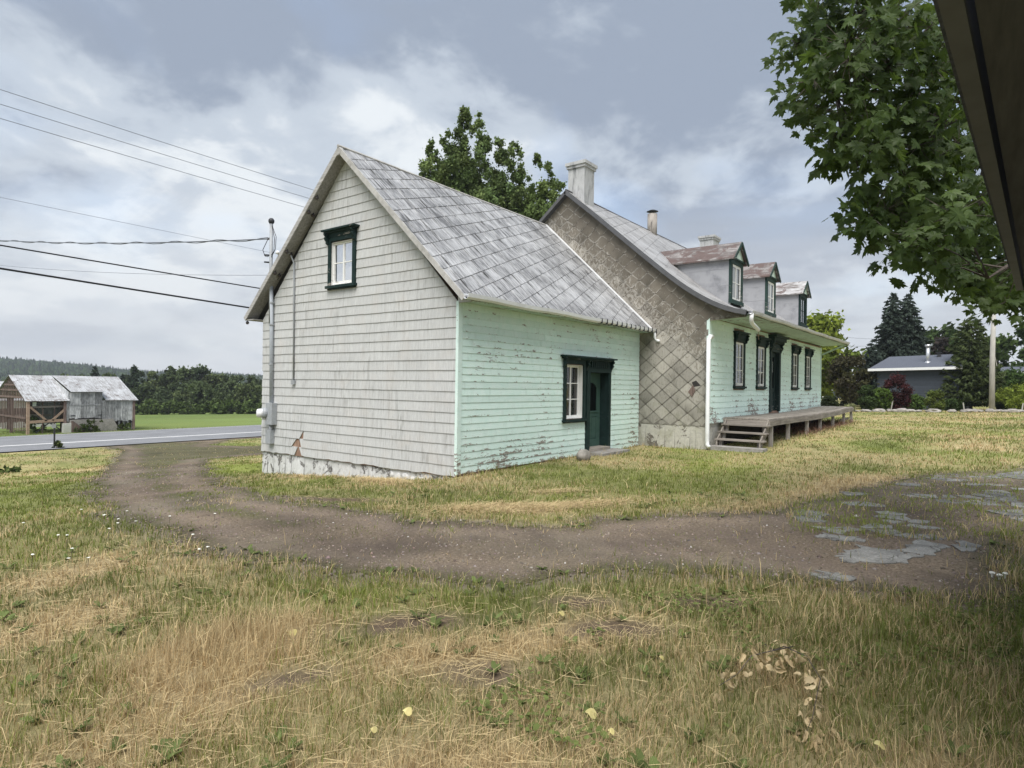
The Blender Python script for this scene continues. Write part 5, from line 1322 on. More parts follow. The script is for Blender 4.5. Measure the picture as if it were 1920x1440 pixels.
# ---------------------------------------------------------------- electrical things on the gable
def electrics():
    M = empty('service_mast', (-.05, 6.27, 1.25), 'grey steel service mast running up the white gable past the eave', 'conduit')
    MB().tube([(-.06, 6.23, 1.25), (-.07, 6.25, 3.0), (-.09, 6.27, 4.4), (-.36, 6.05, 5.0), (-.36, 6.05, 5.60)][:3], .05, 10).build('conduit', 'pipe_grey', M, True)
    MB().tube([(-.09, 6.27, 3.2), (-.10, 6.28, 5.78)], .042, 10).build('upper_conduit', 'grey_metal', M, True)
    MB().blob((-.10, 6.28, 5.83), (.075, .075, .085), 3, 1, .05).build('weatherhead', 'dark_metal', M, True)
    for z in (2.2, 3.2, 3.75): MB().tube([(-.075, 6.25, z), (-.075, 6.25, z + .04)], .062, 10).build('strap', 'grey_metal', M)
    MB().tube([(-.10, 6.25, 5.72), (-.13, 6.08, 5.35), (-.12, 6.12, 5.05), (-.11, 6.27, 4.95)], .008, 5).build('lead_wire', 'cable_black', M)
    MB().tube([(-.10, 6.26, 5.74), (-.12, 6.03, 5.40), (-.12, 6.05, 5.1), (-.11, 6.26, 4.90)], .008, 5).build('lead_wire', 'cable_black', M)
    MB().tube([(-.10, 6.28, 5.40), (-.10, 6.40, 5.40)], .03, 8).build('clevis', 'insulator', M)
    MB().tube([(-.1, 6.42, 5.4), (-.1, 6.65, 5.15), (-.1, 6.55, 4.98), (-.1, 6.42, 4.95), (-.1, 6.29, 5.0)], .009, 5).build('lead_wire', 'cable_black', M)
    for z in (4.98, 4.80): MB().tube([(-.1, 6.36, z), (-.1, 6.56, z + .03)], .022, 6).build('splice', 'cable_black', M)
    B = empty('electric_meter', (-.05, 6.27, .75), 'grey meter box with round glass meter at the left of the gable', 'meter')
    MB().box(-.16, -.014, 6.05, 6.32, .70, 1.24).build('cabinet', 'grey_metal', B)
    MB().tube([(-.10, 6.35, .98), (-.20, 6.40, .98)], .14, 16).build('socket', 'grey_metal', B, True)
    MB().tube([(-.19, 6.395, .98), (-.25, 6.42, .98), (-.31, 6.445, .98), (-.33, 6.455, .98)], [.115, .115, .105, .06], 16).build('meter_glass', 'white_metal', B, True)
    MB().tube([(-.07, 6.22, .70), (-.07, 6.22, .50)], .05, 8).build('nipple', 'grey_metal', B, True)
    MB().box(-.13, -.014, 6.15, 6.36, .22, .56).build('lower_box', 'grey_metal', B)
    c = empty('thin_conduit', (-.05, 5.33, 1.75), 'thin grey conduit with bent top beside the attic window', 'conduit')
    MB().tube([(-.28, 5.62, 4.92), (-.20, 5.52, 4.98), (-.10, 5.44, 4.90), (-.04, 5.38, 4.70), (-.035, 5.36, 4.2), (-.035, 5.33, 1.8)], .022, 8).build('pipe', 'grey_metal', c, True)
    MB().box(-.07, -.014, 5.27, 5.39, 1.72, 1.82).build('end_box', 'grey_metal', c)
    MB().blob((-.30, 5.66, 4.93), (.05, .05, .05), 4, 1, .1).build('head', 'white_metal', c, True)
    for i, (t, a) in enumerate(((.30, 'x'), (.31, 'y'), (.53, 'x'), (.54, 'y'), (.66, 'x'), (.67, 'y'), (.985, 'x'), (.22, 'x'))):
        s = t * 5.2; y = RIDGE_Y + s * RC; z = RIDGE_Z - s * RS - .13
        x = -.22 if a == 'x' else -.08
        k = empty('insulator', (x, y, z), ['porcelain insulator highest of those under the rake, near its edge', 'porcelain insulator second highest under the rake, near the wall', 'insulator midway down the rake near its edge', 'insulator midway down the rake near the wall', 'insulator low on the rake near its edge, above the thin conduit', 'insulator low on the rake near the wall, above the thin conduit', 'insulator at the lowest tip of the left rake', 'curled hook insulator near the top of the left rake'][i], 'insulator', 'insulators under the rake')
        MB().tube([(x, y, z + .04), (x, y + .03, z - .06)], .012, 6).build('pin', 'dark_metal', k); MB().tube([(x, y + .02, z - .03), (x, y + .03, z - .06), (x, y + .045, z - .10)], [.03, .045, .03], 8).build('knob', 'insulator', k, True)
electrics()

def wire(label, p, q, sag, r, mat='cable_black', group='overhead wires', n=26, twist=0):
    p, q = Vector(p), Vector(q); path = []
    for i in range(n + 1):
        t = i / n; v = p.lerp(q, t); v.z -= sag * 4 * t * (1 - t); path.append(v)
    mb = MB().tube(path, r, 6)
    if twist:
        L = (q - p).length; m = 160; pa = []
        for i in range(m + 1):
            t = i / m; v = p.lerp(q, t); v.z -= sag * 4 * t * (1 - t); a = t * L * twist
            pa.append(v + Vector((math.cos(a) * .035, 0, math.sin(a) * .035)))
        mb.tube(pa, r * .8, 5)
    tag(mb.build('overhead_wire', mat, None), label, 'wire', group)
YW = 22.0
wire('highest of the three thin power lines at upper left', (-30, YW, 13.9), (36, YW, 12.7), .6, .011, 'cable_grey')
wire('middle of the three thin power lines at upper left', (-30, YW, 13.25), (36, YW, 12.15), .55, .011, 'cable_grey')
wire('lowest of the three thin power lines at upper left', (-30, YW, 12.75), (36, YW, 11.55), .55, .011, 'cable_grey')
wire('faint thin wire just above the twisted service cable', (-30, YW, 9.0), (36, YW, 8.5), .1, .007, 'cable_grey')
wire('twisted service cable running to the mast on the gable', (-1.79 * 3.4, 6.42 + (22 - 6.42) * 3.0, 13.0), (-.10, 6.42, 5.40), 1.05, .014, 'cable_grey', twist=3.2)
wire('upper of the two thick black cables at left', (-30, YW, 7.7), (36, YW, 6.3), .25, .030)
wire('lower and thickest black cable at left', (-30, YW, 7.25), (36, YW, 4.6), .15, .042)
wire('hair thin wire tied to the gable beside the mast', (-1.77 * 2.4, 6.3 + (22 - 6.3) * 2.2, 9.2), (-.10, 6.1, 4.45), .55, .005, 'cable_grey')
tag(MB().tube([(-.1, 6.1, 4.45), (-.05, 5.92, 4.44), (-.03, 5.80, 4.46)], .005, 5).tube([(-.05, 5.98, 4.44), (-.08, 5.95, 4.36), (-.05, 6.08, 4.34)], .006, 5).build('wire_tie', 'cable_black'), 'short wire tail looped on the gable shingles', 'wire')

# ---------------------------------------------------------------- barn across the road
def barn():
    rr = random.Random(6)
    B = empty('barn', (6.2, 48.3, -2.4), 'open framed grey barn with a tin roof standing across the road', 'barn')
    x0, x1, y0, y1 = 6.2, 13.55, 48.33, 56.2; ze, zr, yr = .18, 2.0, 52.25; zg = -2.5
    # tin roof in sheets
    for s in (0, 1):
        ye = y0 - .22 if s == 0 else y1 + .2
        n = 19
        for i in range(n):
            a, b = x0 - .12 + (x1 - x0 + .36) * i / n, x0 - .12 + (x1 - x0 + .36) * (i + 1) / n - .01
            j = rr.uniform(0, .015)
            zz = ze - .08 - (rr.uniform(0, .03))
            v = [(a, yr, zr + j), (b, yr, zr + j), (b, ye, zz + j), (a, ye, zz + j)]
            if s == 0 and 8.8 < (a + b) / 2 < 11.2:      # sheets lifted over the doorway
                v = [(a, yr, zr + .02), (b, yr, zr + .02), (b, y0 - .3, .78), (a, y0 - .3, .78)]
            MB().add(v + [(p[0], p[1], p[2] - .02) for p in v], [(0, 1, 2, 3), (7, 6, 5, 4), (0, 4, 5, 1), (1, 5, 6, 2), (2, 6, 7, 3), (3, 7, 4, 0)]).build('roof_sheet', 'barn_tin', B)
    for x in (8.83, 11.14):
        MB().prism([(yr, zr - .05), (y0, ze - .08), (y0, .74)], lambda u, v: (x, u, v), lambda u, v: (x + .04, u, v)).build('bay_cheek', 'barn_grey', B)
    # frame
    for (x, y) in ((x0 + .1, y0), (x0 + .1, y1), (8.62, y0), (13.5, y0), (8.62, y1), (13.5, y1), (7.1, y1), (x0 + .1, 52.2)):
        MB().box(x - .09, x + .09, y - .09, y + .09, zg, ze).build('post', 'barn_orange' if (x < 7 and y < 49) else 'barn_brown', B)
    for x in (7.3, 8.05): MB().box(x - .035, x + .035, y0 + .3, y0 + .37, zg, ze).build('stud', 'barn_brown', B)
    MB().beam((x0, y0, ze - .09), (8.7, y0, ze - .09), .14, .16).build('wall_plate', 'barn_brown', B)
    MB().beam((x0, y0 - .02, -1.50), (8.65, y0 - .02, -1.42), .12, .20).build('sill_beam', 'barn_orange', B)
    MB().beam((6.40, y0 - .05, -.36), (7.45, y0 - .05, -1.43), .06, .15).build('brace', 'barn_orange', B)
    MB().beam((8.57, y0 - .05, -.62), (7.80, y0 - .05, -1.40), .06, .15).build('brace', 'barn_orange', B)
    MB().beam((6.3, y0 + .25, -.40), (8.6, y0 + .25, -.36), .08, .14).build('rail', 'weathered_x', B)
    MB().beam((6.3, y0 + 3, -1.15), (8.6, y0 + 3, -1.15), .08, .18).build('rail', 'weathered_x', B)
    MB().beam((6.9, y0 + .4, -2.35), (7.75, y0 + .4, -1.6), .06, .08).build('brace', 'dark_metal', B); MB().beam((8.5, y0 + .4, -2.2), (7.75, y0 + .4, -1.6), .06, .08).build('brace', 'dark_metal', B)
    # stripped gable end: studs and girts
    for i in range(20):
        y = y0 + .3 + i * .39; top = zr - abs(y - yr) * (zr - ze) / (yr - y0) - .08
        MB().box(x0 - .02, x0 + .02, y - .045 - rr.uniform(0, .02), y + .045 + rr.uniform(0, .02), zg + .1 + rr.uniform(0, .25), top if i % 4 else top).build('stud', 'barn_brown', B)
    for z in (.32, -1.20, .85, 1.25):
        w = (zr - max(z, ze)) / (zr - ze) * (yr - y0) - .2 if z > ze else yr - y0 - .05
        MB().box(x0 - .05, x0 - .02, yr - w, yr + w, z - .07, z + .07).build('girt', 'barn_brown', B)
    # doors and boards
    def plank_wall(a, b, z0f, z1f, y, mat, nm='plank', w=.2):
        x = a
        while x < b - .05:
            wd = min(w * rr.uniform(.8, 1.25), b - x)
            MB().box(x + .006, x + wd - .006, y - .015 - rr.uniform(0, .012), y + .02, z0f(x) + rr.uniform(-.04, .05), z1f(x)).build(nm, mat, B); x += wd
    plank_wall(8.90, 11.14, lambda x: -1.32, lambda x: .72, y0 - .04, 'barn_grey')
    MB().box(8.9, 11.1, y0 - .085, y0 - .062, -.32, -.22).build('door_batten', 'barn_grey', B)
    for x in (9.0, 10.85): MB().box(x, x + .3, y0 - .09, y0 - .07, -1.12, -1.06).build('hinge', 'dark_metal', B)
    plank_wall(11.15, 13.5, lambda x: -1.62 + .0 * x, lambda x: .08, y0, 'barn_grey')
    plank_wall(8.55, 8.88, lambda x: -1.5, lambda x: .1, y0 - .02, 'barn_grey')
    for x in (11.3, 12.1, 12.45, 12.8, 13.1, 13.45): MB().box(x - .06, x + .06, y0 + .05, y0 + .15, zg, -1.5).build('post', 'barn_grey', B)
    plank_wall(9.0, 13.5, lambda x: zg + .4, lambda x: ze - .1, y1 - .02, 'barn_grey', 'back_plank', .3)
    plank_wall(6.3, 9.0, lambda x: -1.9, lambda x: -.75, y1 - .02, 'barn_brown', 'back_plank', .3)
    MB().box(9.0, 13.5, 50.5, 50.55, zg, -.1).build('inner_wall', 'barn_brown', B)
    MB().box(13.5, 13.54, y0 + .1, y1 - .1, zg + .3, ze - .05).build('far_wall', 'barn_grey', B)
    # stone ramp under the doors
    mb = MB(); mb.prism([(8.95, -1.42), (11.9, -1.42), (12.2, -2.0), (12.2, -2.7), (8.95, -2.7)], lambda u, v: (u, y0 - .25, v), lambda u, v: (u, y0 + 1.2, v)); mb.build('ramp', 'concrete', B)
    MB().prism([(8.98, -1.5), (9.1, -1.5), (10.0, -2.3), (9.85, -2.35), (8.98, -2.35)], lambda u, v: (u, y0 - .30, v), lambda u, v: (u, y0 - .26, v)).build('ramp_board', 'barn_brown', B)
    tag(MB().box(8.46, 8.99, y0 - .28, y0 + .1, -2.75, -1.66).build('concrete_pier', 'painted_concrete', B))
barn()
def behind_barn():
    # a pale metal sheeted building seen through and beyond the barn
    S = empty('metal_shed', (6, 63, -2.8), 'pale metal shed half hidden behind the open barn', 'shed')
    MB().prism([(63, -.3), (63, -2.9), (69, -2.9), (69, -.3), (66, 1.35)], lambda u, v: (2.5, u, v), lambda u, v: (12.5, u, v)).build('wall', 'painted_concrete', S)
    MB().prism([(62.7, -.35), (66, 1.38), (66, 1.46), (62.7, -.27)], lambda u, v: (2.3, u, v), lambda u, v: (12.7, u, v)).build('roof', 'barn_tin', S)
    MB().prism([(66, 1.38), (69.3, -.35), (69.3, -.27), (66, 1.46)], lambda u, v: (2.3, u, v), lambda u, v: (12.7, u, v)).build('roof', 'barn_tin', S)
    for x in (8.6, 9.35): MB().box(x, x + .6, 62.96, 63.0, -1.6, -1.05).build('window', 'car_glass', S)
behind_barn()
def sign():
    S = empty('reflector_post', (3.43, 33.1, -2.1), 'thin dark marker post with pale tip at the road edge', 'post')
    MB().box(3.37, 3.44, 33.08, 33.14, -2.2, -.95).build('post', 'dark_metal', S)
    MB().box(3.26, 3.46, 33.06, 33.075, -.98, -.76).build('plate', 'grey_metal', S)
sign()

# ---------------------------------------------------------------- trees
def leaf_quads(P, size, rng, flat=.0):
    n = len(P); a = rng.normal(size=(n, 3)); a /= np.linalg.norm(a, axis=1)[:, None]; b = rng.normal(size=(n, 3)); b -= a * (a * b).sum(1)[:, None]; b /= np.linalg.norm(b, axis=1)[:, None]
    s = size * rng.uniform(.6, 1.3, n)[:, None]
    return np.stack([P - a * s, P + b * s * .55, P + a * s, P - b * s * .55], 1)
def crown_cloud(rng, clumps, per, spread=1.0):
    C = []; K = []
    for i, (c, r) in enumerate(clumps):
        m = int(per * r[0] * r[2]) + 8; d = rng.normal(size=(m, 3)); d /= np.linalg.norm(d, axis=1)[:, None]
        rad = np.abs(rng.normal(0, .62, m))
        C.append(np.array(c) + d * np.array(r) * rad[:, None] * spread); K.append(np.full(m, i))
    return np.concatenate(C), np.concatenate(K)
def tree(name, label, base, H, R, col, seed, group=None, leaf=.16, per=900, cbot=.25, nclump=34, shape='oval', col2=None, cat='tree', parts=True, trunk_r=None, upright=1.0, lobes=None):
    rng = np.random.default_rng(seed); rr = random.Random(seed)
    T = empty(name, (base[0], base[1], base[2] - .1), label, cat, group)
    clumps = []
    for (dl, dd, dz, lr, depth) in (lobes or []):       # separate upright leaders of the crown
        lx, ly = base[0] + RGT.x * dl + FWD.x * dd, base[1] + RGT.y * dl + FWD.y * dd; tz = base[2] + H - dz
        for k in range(max(6, int(nclump / len(lobes)))):
            t = rng.random() ** .9; z = tz - depth * t - .2; w = lr * (.12 + 1.05 * t ** .62); a = rng.uniform(0, 6.283); q = w * rng.random() ** .5
            cr = lr * (.16 + .27 * t) * rng.uniform(.75, 1.25); clumps.append(((lx + q * math.cos(a), ly + q * math.sin(a), z), (cr, cr, cr * 1.3)))
    for i in range(0 if lobes else nclump):
        t = rng.random() ** .9; z = base[2] + H * (cbot + (1 - cbot) * t)
        if shape == 'oval': prof = math.sin(math.pi * min(1, .12 + .88 * t) ** .85) ** .75
        elif shape == 'round': prof = math.sqrt(max(0.05, 1 - (2 * t - 1) ** 2))
        elif shape == 'spire': prof = (1 - t) ** .8 * 1.0 + .12
        else: prof = 1 - .5 * abs(2 * t - 1)
        a = rng.uniform(0, 2 * math.pi); rad = R * prof * rng.random() ** (.5 if shape == 'round' else .35) * .85
        cr = R * rng.uniform(.16, .34) * (1 - .35 * t)
        clumps.append(((base[0] + rad * math.cos(a), base[1] + rad * math.sin(a), min(z, base[2] + H - cr * .9)), (cr, cr, cr * rng.uniform(.8, 1.25) * upright)))
    if not lobes: clumps.append(((base[0], base[1], base[2] + H - R * .22), (R * .18, R * .18, R * .2 * upright)))
    P, K = crown_cloud(rng, clumps, per)
    Q = leaf_quads(P, leaf, rng); n = len(P)
    ck = rng.uniform(.62, 1.3, len(clumps))[K]; c1 = np.array(col); c2 = np.array(col2 if col2 is not None else col)
    mixv = rng.random(len(clumps))[K] if col2 is not None else np.zeros(n)
    cc = (c1 + (c2 - c1) * mixv[:, None]) * (ck * rng.uniform(.75, 1.25, n))[:, None]
    me = np_mesh('crown', (Q - np.array(T.location)).reshape(-1, 3), np.arange(4 * n), np.full(n, 4), 'crown_leaf', np.repeat(cc, 4, 0))
    link('crown', me, T)
    tr = trunk_r or R * .07
    mb = MB(); top = Vector((base[0] + rr.uniform(-.2, .2) * R, base[1] + rr.uniform(-.2, .2) * R, base[2] + H * (.6 if lobes else .82)))
    b0 = Vector((base[0], base[1], base[2] - .15)); path = [b0.lerp(top, t) + Vector((math.sin(t * 7 + seed) * tr * .6, math.cos(t * 5 + seed) * tr * .6, 0)) for t in (0, .12, .3, .5, .7, 1)]
    mb.tube(path, [tr * 1.3, tr, tr * .85, tr * .62, tr * .4, tr * .1], 8)
    for c, r in (clumps[3::max(1, len(clumps) // 16)] if lobes else clumps[:18]):
        t = max(.12, min(.8, (c[2] - base[2]) / H - .18)); i = min(4, int(t * 5)); s = path[i].lerp(path[i + 1], .5)
        e = Vector(c); m = s.lerp(e, .55) + Vector((0, 0, -.05 * R)); mb.tube([s, m, e], [tr * .35, tr * .22, tr * .06], 5, False)
    mb.build('trunk', 'bark', T, True)
    return T
def conifer(name, label, base, H, R, col, seed, group=None, layers=26, leaf=.22, droop=.35, bare=.05, cat='tree', power=.9):
    rng = np.random.default_rng(seed); rr = random.Random(seed)
    T = empty(name, (base[0], base[1], base[2] - .1), label, cat, group)
    Ps = []; Ks = []; mb = MB()
    tr = H * .013 + .04
    mb.tube([(base[0], base[1], base[2] - .2), (base[0], base[1], base[2] + H * .5), (base[0], base[1], base[2] + H * .99)], [tr, tr * .6, .01], 7)
    k = 0
    for i in range(layers):
        t = bare + (1 - bare) * i / (layers - 1); z = base[2] + H * t; L = R * ((1 - t) ** power * .95 + .05) * 1.0
        nb = max(4, int(9 * (1 - t) + 4)); a0 = rr.uniform(0, 6.28)
        for j in range(nb):
            a = a0 + 6.283 * j / nb + rr.uniform(-.25, .25); l = L * rr.uniform(.7, 1.12); m = max(8, int(l / leaf * 10))
            tt = rng.random(m) ** .6; dx, dy = math.cos(a), math.sin(a)
            zz = z - droop * l * tt ** 1.3 + .16 * l * tt ** 3 + rng.normal(0, .035 * H / layers * 6, m) * .5
            sd = rng.normal(0, .16, m) * l * (1.05 - tt) + rng.normal(0, .05, m)
            Ps.append(np.stack([base[0] + dx * l * tt - dy * sd, base[1] + dy * l * tt + dx * sd, zz], 1)); Ks.append(np.full(m, k)); k += 1
            if i % 2 == 0 and l > .5: mb.tube([(base[0], base[1], z), (base[0] + dx * l * .8, base[1] + dy * l * .8, z - droop * l * .7)], [tr * .22, .01], 4, False)
    P = np.concatenate(Ps); K = np.concatenate(Ks); n = len(P)
    # sprays hang: quads stretched along the branch and drooping
    out = P - np.array([base[0], base[1], 0]); out[:, 2] = 0; ln = np.linalg.norm(out, axis=1)[:, None] + 1e-6; out /= ln
    d = out * .8 + rng.normal(0, .45, (n, 3)); d[:, 2] -= .35; d /= np.linalg.norm(d, axis=1)[:, None]
    s = rng.normal(size=(n, 3)); s -= d * (s * d).sum(1)[:, None]; s /= np.linalg.norm(s, axis=1)[:, None]
    sz = leaf * rng.uniform(.6, 1.3, n)[:, None]
    Q = np.stack([P - d * sz, P + s * sz * .32, P + d * sz, P - s * sz * .32], 1)
    cc = np.array(col) * (rng.uniform(.6, 1.3, k)[K] * rng.uniform(.7, 1.25, n))[:, None]
    link('crown', np_mesh('crown', (Q - np.array(T.location)).reshape(-1, 3), np.arange(4 * n), np.full(n, 4), 'crown_leaf', np.repeat(cc, 4, 0)), T)
    mb.build('trunk', 'bark', T, True)
    return T
def gz(x, y): return (x, y, hz(x, y))
GR = 'trees around the neighbouring yard'
tree('broadleaf_tree', 'tall dense green tree rising behind the annex roof', gz(16.84, 14.19), 18.2, 3.5, (.110, .160, .062), 3, leaf=.092, per=5200, cbot=.18, nclump=330, col2=(.165, .215, .08), lobes=[(-2.35, .2, 1.75, .72, 3.2), (-1.35, -.4, 1.25, .85, 5.0), (-.55, .3, .0, 1.05, 6.5), (.4, -.2, .35, 1.0, 6.5), (1.35, .5, 1.6, .95, 5.5), (2.2, 0, 1.75, .8, 5.0), (2.75, .3, 2.9, .7, 4.5), (0, 1.0, 3.2, 2.2, 8.0), (.8, -.6, 4.0, 1.8, 7.0), (-1.6, .3, 3.6, 1.3, 6.0)])
tree('broadleaf_tree', 'smaller green tree top just left of the tall chimney', gz(18.3, 10.6), 14.9, 1.75, (.115, .165, .060), 5, leaf=.085, per=8000, cbot=.3, nclump=130, col2=(.165, .215, .075), lobes=[(-.30, 0, .0, .72, 4.0), (.32, .2, .35, .72, 4.0), (.95, 0, 1.15, .65, 3.6), (.1, -.2, 1.7, 1.0, 5.5), (-.6, .2, 1.6, .6, 5)])
tree('broadleaf_tree', 'yellow green tree behind the far end of the house', gz(54.5, 4.2), 8.4, 3.7, (.20, .24, .035), 7, GR, .26, 500, .2, 44, 'round', (.13, .18, .04))
tree('purple_tree', 'dark purple leaved tree at the far house corner', gz(49.6, .6), 4.4, 2.05, (.060, .054, .036), 8, GR, .15, 1100, .18, 44, 'round', (.085, .085, .04))
conifer('spruce_tree', 'left of the two tall dark spruce tops', gz(63.4, -1.0), 11.1, 3.3, (.066, .088, .070), 11, GR, 36, .30, power=.72)
conifer('spruce_tree', 'right of the two tall dark spruce tops', gz(64.2, -2.2), 11.0, 3.2, (.066, .088, .070), 12, GR, 36, .30, power=.72)
conifer('spruce_tree', 'low drooping spruce left of the dark blue cabin', gz(57.5, .15), 5.8, 2.7, (.058, .078, .064), 13, GR, 18, .25, .5, .16, power=.6)
tree('broadleaf_tree', 'dark green tree behind the cabin roof', gz(81.6, -3.4), 9.2, 3.6, (.050, .080, .028), 14, GR, .32, 380, .1, 40, 'round', (.07, .10, .035))
tree('purple_tree', 'purplish dark tree behind the cabin stove pipe', gz(78, -4.6), 7.6, 2.6, (.048, .040, .036), 15, GR, .28, 420, .1, 30, 'round')
conifer('pine_tree', 'soft green pine between the cabin and the wooden pole', gz(48.9, -7.5), 6.9, 2.3, (.085, .110, .045), 16, GR, 24, .20, -.05, .06, power=.55)
tree('broadleaf_tree', 'green tree just right of the wooden pole', gz(72, -9.4), 7.2, 2.6, (.060, .100, .034), 17, GR, .26, 480, .1, 34, 'round', (.08, .12, .04))
tree('broadleaf_tree', 'dark tree at the right edge of the picture', gz(74, -12.4), 8.6, 3.2, (.046, .075, .028), 18, GR, .28, 420, .08, 40, 'round', (.06, .09, .03))
tree('broadleaf_tree', 'broad tree partly hidden by the soft green pine', gz(76, -6.9), 8.3, 2.6, (.060, .095, .034), 19, GR, .28, 420, .1, 30, 'round')
SH = 'shrubs along the rock border'
def shrub(label, x, y, H, R, col, seed, leaf=.07, col2=None, name='shrub', zoff=0.):
    b = gz(x, y); tree(name, label, (b[0], b[1], b[2] + zoff), H, R, col, seed, SH, leaf, 6500 / max(.6, R * R), .10, 46, 'round', col2, 'shrub', trunk_r=.03)
shrub('round dark red barberry shrub against the blue cabin', 43.8, -3.3, 2.6, 1.05, (.085, .030, .034), 21, .075, (.060, .030, .030))
shrub('clipped globe shrub with yellow green top', 44.8, -5.45, 1.45, .78, (.130, .175, .040), 22, .06, (.10, .12, .035))
shrub('leftmost dark green shrub of the border', 42.5, -1.5, 1.85, .80, (.060, .090, .034), 23)
shrub('bright green shrub left of the red barberry', 43.1, -2.4, 1.6, .82, (.100, .155, .036), 24)
shrub('low green shrub between barberry and globe shrub', 44.4, -4.2, 1.15, .85, (.080, .125, .036), 25)
shrub('lowest dark shrub right of the globe shrub', 46.6, -6.5, .85, .62, (.055, .085, .03), 26)
shrub('yellow green shrub at the right edge of the border', 47.6, -10.1, 1.85, 1.15, (.215, .270, .050), 27, .08)
shrub('tall green bush behind the yellow green shrub', 53.0, -9.9, 3.0, 1.5, (.070, .115, .036), 28, .10)
shrub('dark rounded shrub just past the deck end', 35.2, -.3, 1.15, .62, (.040, .052, .026), 29)
shrub('small pale flowering clump beyond the deck', 40.6, -.75, .55, .42, (.30, .32, .16), 30, .05)
shrub('green bush right of the wooden pole foot', 50.2, -9.4, 1.7, 1.0, (.060, .095, .03), 31, .08)

# rocks of the border, stakes and the pole
rr_ = random.Random(77)
ROCKORD = ['first', 'second', 'third', 'fourth', 'fifth', 'sixth', 'seventh', 'eighth', 'ninth', 'x', 'tenth', 'eleventh', 'twelfth', 'thirteenth', 'fourteenth', 'fifteenth', 'sixteenth', 'x', 'seventeenth', 'eighteenth', 'nineteenth', 'twentieth'] + ['twenty-' + w for w in ('first', 'second', 'third', 'fourth', 'fifth', 'sixth', 'seventh', 'eighth', 'ninth')] + ['thirtieth', 'thirty-first', 'thirty-second']
for i in range(34):
    t = i / 33; x = 40.6 + 5.2 * t + rr_.uniform(-.25, .25); y = -.6 - 10.6 * t + rr_.uniform(-.15, .15)
    if i in (9, 17): continue
    sx = rr_.uniform(.13, .34)
    tag(MB().blob((x, y, hz(x, y) + .07), (sx, sx * rr_.uniform(.8, 1.5), sx * rr_.uniform(.35, .65)), i, 1, .18).build('border_rock', 'stone', None, False, (x, y, hz(x, y))), f'grey border rock of the neighbouring yard, {ROCKORD[i]} from the left', 'rock', 'rocks of the garden border')
for lbl, x, y, hh, ln in (('pale leaning stake left of the globe shrub', 42.9, -2.95, .75, -.12), ('grey stake beside the pine', 45.3, -7.2, .62, .1), ('short stake at the right edge of the border', 45.6, -10.3, .6, -.08)):
    tag(MB().beam((x, y, hz(x, y) - .1), (x, y + ln, hz(x, y) + hh), .07, .07, (1, 0, 0)).beam((x, y + ln, hz(x, y) + hh), (x, y + ln * 1.05, hz(x, y) + hh + .05), .045, .045, (1, 0, 0)).build('stake', 'pole_wood'), lbl, 'stake')
def pole():
    b = gz(46.0, -8.72); P_ = empty('utility_pole', b, 'weathered wooden utility pole beside the pine', 'pole')
    MB().tube([(b[0], b[1], b[2] - .3), (b[0] - .02, b[1] + .02, b[2] + 3.5), (b[0] + .03, b[1] - .02, b[2] + 7.05)], [.185, .165, .135], 12).build('shaft', 'pole_wood', P_, True)
    MB().tube([(b[0] + .15, b[1] - .1, b[2] + 4.0), (b[0] + .25, b[1] - .25, b[2] + 3.2)], .02, 5).build('guard', 'pole_wood', P_)
    MB().box(b[0] - .16, b[0] + .16, b[1] - .05, b[1] + .05, b[2] + 6.25, b[2] + 6.33).build('bolt', 'grey_metal', P_)
    wire('sagging wire from the wooden pole to the left', (b[0], b[1], b[2] + 6.5), (70, -3.0, 7.2), .5, .014, 'cable_grey')
    f = gz(103.7, 8.6); Q = empty('utility_pole', f, 'distant thin pole between the purple tree and the spruce', 'pole')
    MB().tube([(f[0], f[1], f[2] - .3), (f[0], f[1], f[2] + 4.1)], [.13, .11], 8).build('shaft', 'grey_metal', Q, True); MB().box(f[0] - .4, f[0] - .1, f[1] - .25, f[1] + .25, f[2] + 4.05, f[2] + 4.35).build('lamp_head', 'white_metal', Q)
    wire('upper distant wire left of the spruce', (64, 0.5, 7.0), (52, 8.0, 7.6), .2, .012, 'cable_grey')
    wire('lower distant wire left of the spruce', (64, 0.5, 6.3), (52, 8.0, 6.0), .1, .012, 'cable_grey')
pole()
